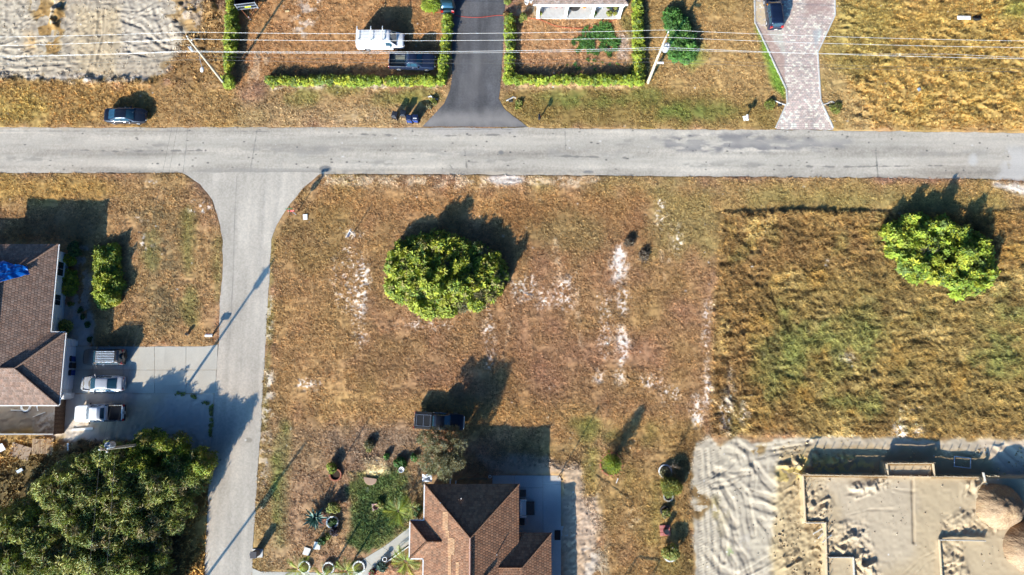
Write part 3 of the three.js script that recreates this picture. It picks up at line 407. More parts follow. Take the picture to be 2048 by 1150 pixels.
  pp.paint(P([1610, -40], [1662, -40], [1662, 26], [1612, 30]), 0xa48376, { amt: 0.5, soft: 0.5, wob: 0.3 });
  pp.paint(P([1627, 62], [1643, 60], [1630, 100]), 0x9fa9ab, { amt: 0.5, soft: 0.3, wob: 0.2 });
  paved('paver_driveway', paverDrive, 0.024, new THREE.MeshStandardMaterial({ map: pp.texture(), roughness: 0.9, bumpMap: pb.texture(), bumpScale: 0.008 }), 28, 42, -52, -31, 0.02);
}
const concreteTex = (() => { const p = new Plan(0, 8, 0, 8, 64, 3); p.all((x, z, k, d) => { const v = 0.9 + 0.12 * fbm(x / 1.6, z / 1.6, 4) + 0.06 * (vn(x * 20, z * 20) - 0.5); d[k] = 205 * v; d[k + 1] = 201 * v; d[k + 2] = 192 * v; }); return p.texture(true); })();
const M = {};
M.concrete = new THREE.MeshStandardMaterial({ map: concreteTex, roughness: 0.9, side: THREE.DoubleSide });
M.slab = new THREE.MeshStandardMaterial({ map: concreteTex, color: col(0xf4f1e8), roughness: 0.9, side: THREE.DoubleSide });
function slabs(name, list, y0, y1, mat = M.slab) { const r = new THREE.Group(); r.name = numbered(name); r.userData.kind = 'structure'; scene.add(r); for (const q of list) { const g = prism(q.map(([a, b]) => S(a, b)), y0, y1, 0.012); planUV(g, 0, 8, 0, 8); obj('slab', g, mat, r); } return r; }
{
  const xs = [128, 186, 248, 309.4, 372.4, 434], xe = [128, 185.6, 247.6, 309, 372, 434], yr = [[693, 739.6], [740.2, 786]], list = [];
  for (let i = 0; i < 5; i++) for (const [a, b] of yr) { const x1 = i === 4 ? 434 : xe[i + 1]; list.push(i === 4 ? [[xs[i], a], [408, a], [a < 700 ? 436 : 433, a < 700 ? 689 : a], [a < 700 ? 433.5 : 430.5, b], [xs[i], b]] : [[xs[i], a], [x1, a], [x1, b], [xs[i], b]]); }
  slabs('concrete_driveway', list, -0.1, 0.03);
  slabs('patio', [[[985, 951], [1028.6, 951], [1028.6, 968.6], [985, 968.6]], [[1029, 951], [1085.6, 951], [1085.6, 975], [1029, 975]], [[1086, 951], [1122, 951], [1122, 968.8], [1086, 968.8]], [[1029, 975.4], [1085.6, 975.4], [1085.6, 1073], [1029, 1073]], [[1086, 969.2], [1122, 969.2], [1122, 1073], [1086, 1073]], [[1029, 1073.4], [1122, 1073.4], [1122, 1160], [1029, 1160]], [[1122.4, 1052], [1136, 1052], [1136, 1072], [1122.4, 1072]]], -0.1, 0.05, M.patio = new THREE.MeshStandardMaterial({ map: concreteTex, color: col(0xffffff), roughness: 0.85, side: THREE.DoubleSide }));
  slabs('garden_walk', [[[783, 1082], [822, 1052], [822, 1086], [790, 1108], [766, 1094]], [[765.6, 1094.4], [789.6, 1108.4], [748, 1137], [730, 1116]], [[729.6, 1116.4], [747.6, 1137.4], [735, 1160], [700, 1160], [714, 1128]]], -0.1, 0.04);
  slabs('front_driveway', [[[505, 1136], [522, 1143], [600, 1144.4], [600, 1230], [501, 1230]], [[600.5, 1144.4], [698, 1146], [698, 1230], [600.5, 1230]], [[698.5, 1160.5], [860, 1160.5], [860, 1230], [698.5, 1230]]], -0.1, 0.03);
}
{ // pale concrete curbs edging the paver drive
  const curb = (pts) => { for (let i = 0; i < pts.length - 1; i++) { const a = SP(...pts[i]), b = SP(...pts[i + 1]), d = b.clone().sub(a), g = box(d.length() + 0.02, 0.16, 0.16, 0, 0.02, 0, -Math.atan2(d.z, d.x)); g.translate((a.x + b.x) / 2, 0, (a.z + b.z) / 2); struct('curb', g, M.concrete); } };
  curb([[1508.5, -20], [1509.5, 45], [1572, 178], [1574, 205], [1551, 256]]); curb([[1666, 256], [1641, 200], [1635, 105], [1670, 30], [1669, -20]]);
}

// ---------------------------------------------------------------- foliage
const leafMat = new THREE.MeshPhysicalMaterial({ color: 0xffffff, roughness: 0.75, transmission: 0.3, thickness: 0, side: THREE.DoubleSide });
const dryMat = new THREE.MeshStandardMaterial({ color: 0xffffff, roughness: 1, side: THREE.DoubleSide });
function triGeo(v) { const g = new THREE.BufferGeometry(); g.setAttribute('position', new THREE.BufferAttribute(new Float32Array(v), 3)); g.setAttribute('uv', new THREE.BufferAttribute(new Float32Array(v.length / 3 * 2), 2)); g.computeVertexNormals(); return g; }
function leafCluster(n, len, wid, seed, up = 0.5) {   // a sprig: leaves folded along the midrib, fanned out round +y
  const r = rng(seed), v = [];
  for (let i = 0; i < n; i++) {
    const a = i / n * 6.283 + r() * 0.9, e = up * (0.3 + r() * 1.1), l = len * (0.65 + r() * 0.6), w = wid * (0.7 + r() * 0.5), ca = Math.cos(a), sa = Math.sin(a), ce = Math.cos(e), se = Math.sin(e), h0 = (r() - 0.5) * len * 0.6;
    const at = (t, s, dr) => [ca * ce * l * t - sa * s, h0 + se * l * t - dr, sa * ce * l * t + ca * s];
    const b = at(0.08, 0, 0), m1 = at(0.5, w, -0.02 * len), m2 = at(0.5, -w, -0.02 * len), c = at(0.55, 0, 0.1 * len), t = at(1, 0, 0.22 * len);
    v.push(...b, ...m1, ...c, ...m1, ...t, ...c, ...b, ...c, ...m2, ...c, ...t, ...m2);
  }
  return triGeo(v);
}
const sprigs = [leafCluster(7, 0.46, 0.11, 1, 0.6), leafCluster(6, 0.3, 0.1, 2, 0.9)];
const longSprig = leafCluster(7, 0.62, 0.1, 3, 0.25), fineSprig = leafCluster(9, 0.3, 0.025, 4, 0.9);
const tmpO = new THREE.Object3D();
function place(x, y, z, dir, s, r, roll) { tmpO.position.set(x, y, z); tmpO.quaternion.setFromUnitVectors(V3(0, 1, 0), dir.normalize()); tmpO.rotateY(roll); tmpO.scale.set(s, s, s); tmpO.updateMatrix(); return tmpO.matrix.clone(); }
function tint(pal, r) { const c = pal[Math.floor(r() * pal.length)], v = 0.62 + r() * 0.7; return new THREE.Color(c[0] * v, c[1] * v, c[2] * v); }
const GREENS = {
  bright: [[0.3, 0.36, 0.018], [0.38, 0.42, 0.024], [0.23, 0.31, 0.018], [0.46, 0.46, 0.035], [0.16, 0.23, 0.018], [0.34, 0.38, 0.024], [0.32, 0.28, 0.07]],
  lime: [[0.16, 0.22, 0.03], [0.3, 0.38, 0.02], [0.37, 0.42, 0.025], [0.23, 0.32, 0.02], [0.46, 0.45, 0.03], [0.32, 0.39, 0.025]],
  wood: [[0.25, 0.29, 0.035], [0.31, 0.35, 0.05], [0.38, 0.39, 0.08], [0.18, 0.23, 0.03], [0.42, 0.39, 0.09], [0.3, 0.24, 0.09]],
  deep: [[0.05, 0.13, 0.02], [0.07, 0.16, 0.025], [0.04, 0.1, 0.02], [0.1, 0.19, 0.03]],
  clover: [[0.07, 0.2, 0.02], [0.1, 0.25, 0.03], [0.06, 0.16, 0.02], [0.14, 0.28, 0.04]],
  olive: [[0.3, 0.27, 0.13], [0.36, 0.32, 0.17], [0.24, 0.22, 0.1], [0.28, 0.27, 0.12]],
  gold: [[0.35, 0.33, 0.05], [0.28, 0.3, 0.05], [0.22, 0.27, 0.04], [0.4, 0.36, 0.07]],
};
// lobes: [x, y, z, r] in local metres; sprigs over their upper sides and some inside, none buried in a neighbour
function foliage(parent, lobes, perM2, pal, seed, geo = sprigs[0], size = 1, flat = 0.85, floor = 0.05) {
  const r = rng(seed), list = [];
  for (const [lx, ly, lz, lr] of lobes) {
    const n = Math.round(4 * Math.PI * lr * lr * 0.75 * perM2), own = pal[Math.floor(r() * pal.length)];
    for (let i = 0; i < n; i++) {
      const u = 1 - r() * 1.55, a = r() * 6.283, q = Math.sqrt(Math.max(0, 1 - u * u)), rad = lr * (0.72 + 0.4 * r()), dx = q * Math.cos(a), dz = q * Math.sin(a), x = lx + dx * rad, y = ly + u * rad * flat, z = lz + dz * rad;
      if (y < floor) continue;
      let hid = false; for (const [mx, my, mz, mr] of lobes) { if (mx === lx && mz === lz) continue; const ex = x - mx, ey = (y - my) / flat, ez = z - mz; if (ex * ex + ey * ey + ez * ez < mr * mr * 0.42) { hid = true; break; } }
      if (hid) continue;
      list.push({ m: place(x, y, z, V3(dx + (r() - 0.5) * 0.8, u + 0.5 + (r() - 0.5) * 0.6, dz + (r() - 0.5) * 0.8), size * (0.7 + r() * 0.7), r, r() * 6.28), c: tint(r() < 0.55 ? [own] : pal, r) });
    }
  }
  return copies('foliage', geo, leafMat, list, parent);
}
const bark = std(0x6b5b48, 0.95), twig = std(0x8a7657, 0.95), deadTwig = std(0x7a6a58, 0.95);
function stems(parent, lobes, r0, mat = bark, name = 'stem') { const gs = []; for (const [x, y, z] of lobes) { const a = V3(x * 0.25, 0, z * 0.25), b = V3(x * 0.7, y * 0.55, z * 0.7), c = V3(x, y, z); gs.push(rod(a, b, r0, r0 * 0.6, 5), rod(b, c, r0 * 0.6, r0 * 0.3, 5)); } const m = obj(name, gs, mat, parent); m.userData.kind = 'stuff'; return m; }
function lobesIn(outline, n, r0, r1, y0, y1, seed, edgeLow = 0.6) {   // lobes spread inside a plan outline, lower towards its edge
  const r = rng(seed), out = []; let cx = 0, cz = 0; for (const [x, z] of outline) { cx += x / outline.length; cz += z / outline.length; }
  const inside = (x, z) => { let f = false; for (let i = 0, j = outline.length - 1; i < outline.length; j = i++) { const [ax, az] = outline[j], [bx, bz] = outline[i]; if ((az > z) !== (bz > z) && x < (bx - ax) * (z - az) / (bz - az) + ax) f = !f; } return f; };
  const dist = (x, z) => { let b = 1e9; for (let i = 0, j = outline.length - 1; i < outline.length; j = i++) { const [ax, az] = outline[j], [bx, bz] = outline[i], ex = bx - ax, ez = bz - az, t = clamp(((x - ax) * ex + (z - az) * ez) / (ex * ex + ez * ez)); b = Math.min(b, Math.hypot(x - ax - t * ex, z - az - t * ez)); } return b; };
  let minX = 1e9, maxX = -1e9, minZ = 1e9, maxZ = -1e9; for (const [x, z] of outline) { minX = Math.min(minX, x); maxX = Math.max(maxX, x); minZ = Math.min(minZ, z); maxZ = Math.max(maxZ, z); }
  for (let k = 0; out.length < n && k < n * 60; k++) {
    const x = lerp(minX, maxX, r()), z = lerp(minZ, maxZ, r()), rr = lerp(r0, r1, r()); if (!inside(x, z)) continue; const d = dist(x, z); if (d < rr * 0.55) continue;
    if (out.some(([a, , b, q]) => Math.hypot(a - x, b - z) < (q + rr) * 0.42)) continue;
    out.push([x, lerp(y0, lerp(y0, y1, 0.55 + 0.45 * r()), clamp((d - rr * 0.4) / edgeLow)), z, rr]);
  }
  return out;
}
const centroid = (q) => q.reduce(([a, b], [x, z]) => [a + x / q.length, b + z / q.length], [0, 0]);
function thicket(name, label, category, sheet, h, n, r0, r1, pal, seed, opt = {}) {   // bush grown from a surveyed outline
  const w = sheet.map(([a, b]) => S(a, b, h * 0.45)), c = centroid(w), loc = w.map(([x, z]) => [x - c[0], z - c[1]]);
  const t = thing(name, label, category, [c[0], hAt(c[0], c[1]) - 0.03, c[1]], 0, opt.group), lobes = lobesIn(loc, n, r0, r1, opt.y0 ?? r0 * 0.6, h - r1, seed, opt.edge ?? 2);
  const r = rng(seed + 1);
  if (opt.spikes) for (let i = 0; i < opt.spikes; i++) { const [x, y, z, q] = lobes[Math.floor(r() * lobes.length)]; for (let k = 0; k < 3; k++) lobes.push([x + (r() - 0.5) * q, y + q * 0.7 + k * 0.3, z + (r() - 0.5) * q * 0.5, 0.34 - k * 0.07]); }
  const bald = opt.bald ? lobes.filter(([x, , z]) => Math.hypot(x - opt.bald[0], (z - opt.bald[1]) * 1.4) < opt.bald[2] && r() < (opt.baldShare ?? 0.4)) : [];
  for (const b of bald) { b[1] *= 0.85; lobes.splice(lobes.indexOf(b), 1); }
  if (bald.length) foliage(t, bald, 30, GREENS.olive, seed + 5, fineSprig, 1.5).name = 'dry_twigs';
  foliage(t, lobes, opt.per ?? 16, pal, seed, opt.geo, opt.size ?? 1);
  stems(t, lobes.filter((q) => q[3] > 0.5), opt.stem ?? 0.06, opt.stemMat ?? twig);
  return t;
}

// ---------------------------------------------------------------- grass: dry tufts taking the colour of the soil litter they grow in
{
  const tuft = (n, h, spread, w, seed) => { const r = rng(seed), v = []; for (let i = 0; i < n; i++) { const a = r() * 6.283, b = r() * spread * 0.4, l = spread * (0.5 + r()), hh = h * (0.4 + r() * 0.8), ca = Math.cos(a), sa = Math.sin(a), ww = w * (0.6 + r() * 0.8); const bx = ca * b, bz = sa * b; v.push(bx - sa * ww, -0.02, bz + ca * ww, bx + sa * ww, -0.02, bz - ca * ww, bx + ca * l, hh, bz + sa * l); } return triGeo(v); };
  const low = tuft(9, 0.09, 0.16, 0.03, 21), tall = tuft(13, 0.3, 0.34, 0.035, 22), weed = tuft(8, 0.13, 0.15, 0.045, 23);
  const c = new THREE.Color();
  const sow = (name, geo, sheet, per, s0, s1, bright, seed, green = 0, comb = null) => {
    const r = rng(seed), w = sheet.map(([a, b]) => S(a, b)), list = []; let minX = 1e9, maxX = -1e9, minZ = 1e9, maxZ = -1e9, A = 0;
    for (const [x, z] of w) { minX = Math.min(minX, x); maxX = Math.max(maxX, x); minZ = Math.min(minZ, z); maxZ = Math.max(maxZ, z); }
    minX = Math.max(minX, GX0); maxX = Math.min(maxX, GX1); minZ = Math.max(minZ, GZ0); maxZ = Math.min(maxZ, GZ1);
    const n = Math.round((maxX - minX) * (maxZ - minZ) * per);
    for (let i = 0; i < n; i++) {
      const x = lerp(minX, maxX, r()), z = lerp(minZ, maxZ, r()), k = r(); let f = false;
      for (let a = 0, b = w.length - 1; a < w.length; b = a++) { const [ax, az] = w[b], [bx, bz] = w[a]; if ((az > z) !== (bz > z) && x < (bx - ax) * (z - az) / (bz - az) + ax) f = !f; }
      if (!f || bare.at(x, z) > k * 0.98) continue;
      const patch = fbm(x / 1.4 + 9, z / 1.4, 2); if (patch < (comb !== null ? 0.02 : 0.16) + r() * 0.22) continue;
      const R = ground.at(x, z, 0), Gc = ground.at(x, z, 1), B = ground.at(x, z, 2); if (B > 150 && r() < 0.75) continue;
      const b = bright * (0.7 + r() * 0.6); c.setRGB(clamp(R / 255 * b), clamp(Gc / 255 * b * (1 + green)), clamp(B / 255 * b), THREE.SRGBColorSpace);
      const s = lerp(s0, s1, r()) * (0.6 + patch * 0.8); tmpO.position.set(x, hAt(x, z), z); tmpO.rotation.set((r() - 0.5) * 0.5, comb !== null ? comb + (r() - 0.5) * 1.2 : r() * 6.283, (r() - 0.5) * 0.5 + (comb !== null ? 0.5 : 0)); tmpO.scale.set(s, s * (0.7 + r() * 0.6), s); tmpO.updateMatrix();
      list.push({ m: tmpO.matrix.clone(), c: c.clone() });
    }
    const im = copies(name, geo, dryMat, list, scene); return im;
  };
  const label = (im, l) => tag(im, l, 'grass');
  label(sow('dry_grass', low, [[540, 350], [2048, 358], [2100, 425], [1440, 425], [1424, 640], [1420, 875], [1385, 900], [1385, 1200], [500, 1200], [512, 1000], [526, 780], [540, 500], [600, 385]], 62, 0.45, 1.0, 1.0, 31), 'short mown brown grass over the open corner lot');
  label(sow('tall_dry_grass', tall, [[1442, 426], [2300, 424], [2300, 878], [1420, 872], [1424, 640]], 24, 0.45, 1.1, 1.1, 32, 0, 0.4), 'tall rust and olive dry grass in the uncut lot round the right bush');
  label(sow('golden_dry_grass', tall, [[1690, -60], [2300, -60], [2300, 262], [1740, 258], [1690, 180]], 19, 0.4, 0.95, 1.12, 33, 0, -0.6), 'golden uncut grass in the lot right of the paver driveway');
  label(sow('verge_grass', low, [[-200, -60], [2048, -60], [1690, 180], [1740, 258], [-200, 258]], 46, 0.45, 1.0, 1.0, 34), 'short brown lawn and verge grass north of the main road');
  label(sow('weedy_grass', tall, [[-200, 158], [120, 162], [300, 168], [320, 215], [130, 250], [-200, 252]], 9, 0.4, 0.8, 1.15, 35), 'shaggy yellow-brown weeds between the graded sand and the road, left edge');
  label(sow('corner_grass', low, [[-200, 348], [365, 346], [430, 410], [445, 480], [437, 690], [-200, 700]], 55, 0.45, 1.0, 1.0, 36), 'short tan grass round the left house and its corner');
  label(sow('rough_weeds', weed, [[-100, 868], [415, 890], [420, 905], [408, 1230], [-200, 1230]], 12, 0.9, 2.2, 1.15, 37), 'brown and olive weeds growing around the wood in the lower left corner');
  label(sow('sand_weeds', weed, [[325, -60], [460, -60], [455, 175], [300, 168], [345, 110]], 6, 0.8, 1.8, 1.05, 38), 'scattered rusty weeds at the edge of the graded sand by the left utility pole');
  label(sow('lawn_grass', low, [[700, 950], [810, 935], [815, 990], [830, 1040], [780, 1085], [735, 1105], [698, 1085], [706, 1010]], 60, 0.6, 1.5, 1.05, 39, 0), 'green lawn patch left of the brown-roofed house');
}

{ // stones and clods lying on the bare sand
  const geo = new THREE.IcosahedronGeometry(1, 0), r = rng(64), list = [], cc = new THREE.Color(), put = (x0, y0, x1, y1, n, s0, s1, h, pal) => { for (let i = 0; i < n; i++) { const [x, z] = S(lerp(x0, x1, r()), lerp(y0, y1, r()), h); if (bare.at(x, z) < 0.5 || fbm(x / 2.5, z / 2.5, 2) < 0.36 + r() * 0.25) continue; const s = s0 + (s1 - s0) * Math.pow(r(), 4); tmpO.position.set(x, hAt(x, z) + s * 0.25, z); tmpO.rotation.set(r() * 6, r() * 6, r() * 6); tmpO.scale.set(s, s * 0.7, s * (0.7 + r() * 0.6)); tmpO.updateMatrix(); cc.set(pal[Math.floor(r() * pal.length)]).multiplyScalar(0.8 + r() * 0.4); list.push({ m: tmpO.matrix.clone(), c: cc.clone() }); } };
  put(0, 0, 400, 160, 1700, 0.02, 0.11, 0, [0xb0a188, 0xb8a98f, 0x9a886e, 0xc5b9a2]); put(1390, 880, 1550, 1150, 500, 0.02, 0.08, 0, [0xb8ac98, 0xc5baa6, 0xa09278]); put(1548, 880, 2048, 950, 800, 0.03, 0.15, 0, [0xb09874, 0xc2a878, 0x9a835f, 0xd0b888]); put(1548, 950, 1660, 1150, 700, 0.025, 0.13, 0.4, [0xb09874, 0xa58c68, 0xb8a080]); put(1610, 955, 2048, 1150, 700, 0.02, 0.09, PAD_H, [0xb09c80, 0xa08a70, 0xb8a68c]); put(1125, 950, 1205, 1150, 400, 0.02, 0.09, 0, [0xb09a84, 0xa08a74]);
  tag(copies('loose_stones', geo, dryMat, list, scene), 'loose stones and clods scattered over the bare sand', 'stones');
}
// ---------------------------------------------------------------- bushes and hedges
thicket('island_bush', 'large rounded bright green bush alone in the middle of the mown lot', 'bush', [[770, 545], [775, 510], [800, 485], [840, 470], [880, 462], [920, 480], [960, 492], [990, 505], [1015, 540], [1010, 570], [985, 600], [930, 625], [870, 630], [810, 618], [785, 595]], 2.7, 120, 0.4, 1.05, GREENS.bright, 101, { spikes: 60, per: 12, y0: 0.45, edge: 2.4, size: 1.1, bald: [1.0, 0.8, 5] , baldShare: 0.13 });
thicket('thicket_bush', 'lime green bush with a bare brown middle, in the tall grass at right', 'bush', [[1762, 460], [1775, 440], [1810, 428], [1880, 432], [1920, 450], [1960, 465], [1985, 500], [1988, 540], [1975, 590], [1955, 606], [1925, 600], [1880, 575], [1830, 560], [1790, 540], [1775, 500]], 2.0, 90, 0.35, 0.85, GREENS.lime, 102, { spikes: 30, per: 12, y0: 0.4, edge: 1.6, size: 1.05, bald: [-0.9, 0.4, 2.1] });
thicket('side_bush', 'long yellow-green bush on the lawn beside the left house', 'bush', [[190, 500], [210, 488], [232, 495], [234, 540], [240, 575], [225, 615], [205, 618], [186, 600], [188, 550]], 1.7, 26, 0.5, 0.85, GREENS.lime, 103, { spikes: 5, per: 26, size: 0.8 });
thicket('vine_bush', 'low deep green leafy mound right of the pole with transformer', 'bush', [[1332, 20], [1350, 14], [1375, 40], [1385, 75], [1393, 110], [1370, 125], [1345, 115], [1340, 70], [1330, 40]], 1.0, 40, 0.4, 0.75, GREENS.clover, 104, { per: 24, size: 0.75, y0: 0.2, edge: 1 });
{ // creeping ground cover on the porch lawn
  const r = rng(61), list = [];
  for (const [x, y, rx, ry, n] of [[1195, 65, 32, 14, 260], [1210, 85, 30, 18, 260], [1170, 85, 26, 10, 200], [1200, 102, 30, 8, 140], [1225, 105, 16, 10, 80], [1205, 52, 18, 6, 90], [1165, 100, 16, 8, 40], [1190, 130, 60, 14, 40]]) for (let i = 0; i < n; i++) { const a = r() * 6.283, q = Math.sqrt(r()) * (0.8 + 0.3 * r()), [X, Z] = S(x + Math.cos(a) * rx * q, y + Math.sin(a) * ry * q); if (fbm(X / 0.8, Z / 0.8) < 0.44) continue; list.push({ m: place(X, hAt(X, Z) + 0.06, Z, V3((r() - 0.5) * 0.6, 1, (r() - 0.5) * 0.6), 0.35 + r() * 0.4, r, r() * 6), c: tint(GREENS.clover, r) }); }
  tag(copies('ground_cover', sprigs[0], leafMat, list, scene), 'patchy green creeping ground cover on the lawn before the porch', 'ground cover');
}
{ // weeds along the broken edge of the sand parking
  const r = rng(63), list = [], q = [[352, 787], [378, 791], [400, 796], [424, 812], [423, 845], [421, 880], [417, 905]]; for (let i = 0; i < q.length - 1; i++) for (let k = 0; k < 34; k++) { const t = r(), [X, Z] = S(lerp(q[i][0], q[i + 1][0], t) + (r() - 0.5) * 7, lerp(q[i][1], q[i + 1][1], t) + (r() - 0.5) * 6); if (fbm(X / 0.7, Z / 0.7) < 0.47) continue; list.push({ m: place(X, hAt(X, Z) + 0.04, Z, V3((r() - 0.5) * 0.8, 1, (r() - 0.5) * 0.8), 0.25 + r() * 0.4, r, r() * 6), c: tint(GREENS.wood, r) }); }
  tag(copies('edge_weeds', sprigs[0], leafMat, list, scene), 'thin line of weeds along the edge of the sand parking', 'weeds');
}
function hedge(label, runs, h, wid, seed) {
  const c = S(...runs[0][0]), t = thing('hedge', label, 'hedge', [c[0], 0, c[1]], 0, 'hedges enclosing the front lawns'), lobes = [], r = rng(seed);
  for (const run of runs) for (let i = 0; i < run.length - 1; i++) { const a = S(...run[i], h * 0.4), b = S(...run[i + 1], h * 0.4), len = Math.hypot(b[0] - a[0], b[1] - a[1]), n = Math.round(len / 0.5); for (let k = 0; k <= n; k++) { const q = k / n, gap = fbm((a[0] + (b[0] - a[0]) * q) * 0.7 + seed, (a[1] + (b[1] - a[1]) * q) * 0.7, 2); if (gap < 0.27 && r() < 0.7) continue; const wd = wid; wid = wd * (0.72 + 0.56 * gap); lobes.push([lerp(a[0], b[0], q) - c[0] + (r() - 0.5) * 0.25, h * (0.52 + r() * 0.14), lerp(a[1], b[1], q) - c[1] + (r() - 0.5) * 0.25, wid * (0.46 + r() * 0.16)]); if (r() < 0.7) lobes.push([lerp(a[0], b[0], q) - c[0] + (r() - 0.5) * 0.6, h * 0.3, lerp(a[1], b[1], q) - c[1] + (r() - 0.5) * 0.6, wid * 0.42]); if (r() < 0.5) lobes.push([lerp(a[0], b[0], q) - c[0] + (r() - 0.5) * 0.5, h * (0.95 + r() * 0.2), lerp(a[1], b[1], q) - c[1] + (r() - 0.5) * 0.3, 0.2]); wid = wd; } }
  foliage(t, lobes, 22, GREENS.lime, seed, sprigs[0], 0.62, 0.9);
  return t;
}
function hedgeStems(t, runs) { const gs = [], p = t.position; for (const run of runs) for (let i = 0; i < run.length - 1; i++) { const a = SP(...run[i]), b = SP(...run[i + 1]), n = Math.round(a.distanceTo(b) / 0.7); for (let k = 0; k <= n; k++) { const q = a.clone().lerp(b, k / n).sub(p); gs.push(rod(V3(q.x, -0.05, q.z), V3(q.x, 0.8, q.z), 0.03, 0.02, 5)); } } obj('stem', gs, twig, t).userData.kind = 'stuff'; }
{
  const A = [[[467, -20], [465, 60], [460, 120], [459, 168]]], B = [[[541, 162], [700, 162], [880, 162]], [[884, 162], [889, 110], [897, 40]]], C = [[[1018, 158], [1020, 100], [1020, 42]], [[1018, 160], [1150, 161], [1278, 161]], [[1278, 161], [1276, 80], [1275, -20]]];
  hedgeStems(hedge('straight bright green hedge left of the dark trailer', A, 1.05, 1.0, 201), A);
  hedgeStems(hedge('L-shaped bright green hedge in front of the white van and the navy pickup', B, 0.72, 0.85, 202), B);
  hedgeStems(hedge('U-shaped bright green hedge round the lawn before the white porch', C, 0.75, 0.85, 203), C);
}

// ---------------------------------------------------------------- the wood in the lower left corner: each tree trunk + crown
{
  const protos = [];
  for (let v = 0; v < 4; v++) {
    const r = rng(300 + v), lobes = []; for (let i = 0; i < 15; i++) { const a = r() * 6.283, q = Math.sqrt(r()) * 2.1; lobes.push([Math.cos(a) * q, 3.2 + r() * 1.9 - q * 0.35, Math.sin(a) * q, 0.7 + r() * 0.65]); }
    for (let i = 0; i < 7; i++) { const a = r() * 6.283, q = 1.2 + r() * 1.4; lobes.push([Math.cos(a) * q, 1.6 + r(), Math.sin(a) * q, 0.6 + r() * 0.4]); }
    protos.push({ lobes, seed: 310 + v });
  }
  const T = [[300, 886, 0.6, 0.46, 'leaning out over the sand parking, brightest of the wood'], [345, 902, 0.7, 0.52, 'at the tip of the wood nearest the sand parking'], [268, 920, 0.8, 0.58, 'beside the foot of the pole with a transformer in the wood'], [222, 935, 0.9, 0.74, 'under the top of the pole with a transformer in the wood'], [160, 950, 0.9, 0.74, 'at the wood edge next to the plywood scraps'], [118, 985, 0.95, 0.78, 'bordering the brown weeds in the lower left'], [190, 1000, 1, 0.84, 'between the two power lines, near their pole'], [262, 985, 0.85, 0.76, 'just right of the power lines, near their pole'], [325, 968, 0.9, 0.75, 'behind the dark gap in the wood'], [372, 948, 0.75, 0.56, 'nearest the side road at the north end of the wood'], [398, 925, 0.55, 0.6, 'smallest, at the road corner of the wood'], [150, 1050, 1, 0.82, 'left of the power lines in mid wood'], [222, 1062, 1.05, 0.84, 'beneath the power lines in mid wood'], [290, 1045, 1, 0.74, 'right of the power lines in mid wood'], [345, 1022, 0.85, 0.55, 'beside the side road in mid wood'], [80, 1060, 1, 0.78, 'in the dark part of the wood near the left edge'], [28, 1048, 0.95, 0.74, 'at the left edge of the picture below the brown weeds'], [30, 1125, 1.05, 0.8, 'in the bottom left corner of the picture'], [105, 1120, 1.05, 0.82, 'along the bottom edge, second from the left corner'], [178, 1130, 1.05, 0.84, 'along the bottom edge left of the power lines'], [245, 1128, 1.05, 0.8, 'along the bottom edge right of the power lines'], [308, 1108, 0.9, 0.5, 'along the bottom edge nearest the side road'], [60, 1195, 1.05, 0.8, 'just below the bottom left corner'], [230, 1205, 1.05, 0.8, 'just below the bottom edge under the power lines'], [290, 1190, 0.9, 0.55, 'just below the bottom edge by the side road']];
  T.forEach(([px, py, s, sh, where], i) => {
    const [x, z] = S(px, py, 3.4 * sh), t = thing('wood_tree', 'leafy green tree ' + where, 'tree', [x, hAt(x, z) - 0.05, z], (i * 2.399) % 6.283, 'trees of the lower left wood');
    const p = protos[i % 4], r = rng(400 + i), lobes = p.lobes.map(([a, b, c, d]) => [a * s, b * sh * (0.94 + r() * 0.12), c * s, d * s]);
    for (let k = 0; k < 12; k++) { const [a, b, c, d] = lobes[Math.floor(r() * 15)]; for (let q = 0; q < 3; q++) lobes.push([a + (r() - 0.5) * d, b + d * 0.6 + q * 0.3 * sh, c + (r() - 0.5) * d, 0.4 - q * 0.08]); }
    foliage(t, lobes, 6.2, i < 3 || i === 10 ? GREENS.bright : GREENS.wood, 420 + i, longSprig, 0.85 * Math.max(0.8, s), 0.8, 0.3);
    const trunk = obj('trunk', [rod(V3(0, -0.1, 0), V3(0.1, 2.4 * sh, 0.05), 0.16, 0.11, 8)], bark, t); void trunk;
    obj('limbs', lobes.filter((q, k) => k % 2 === 0 && k < 22).map(([a, b, c]) => rod(V3(0.1, 2.1 * sh, 0.05), V3(a, b, c), 0.07, 0.02, 5)), bark, t).userData.kind = 'stuff';
  });
}

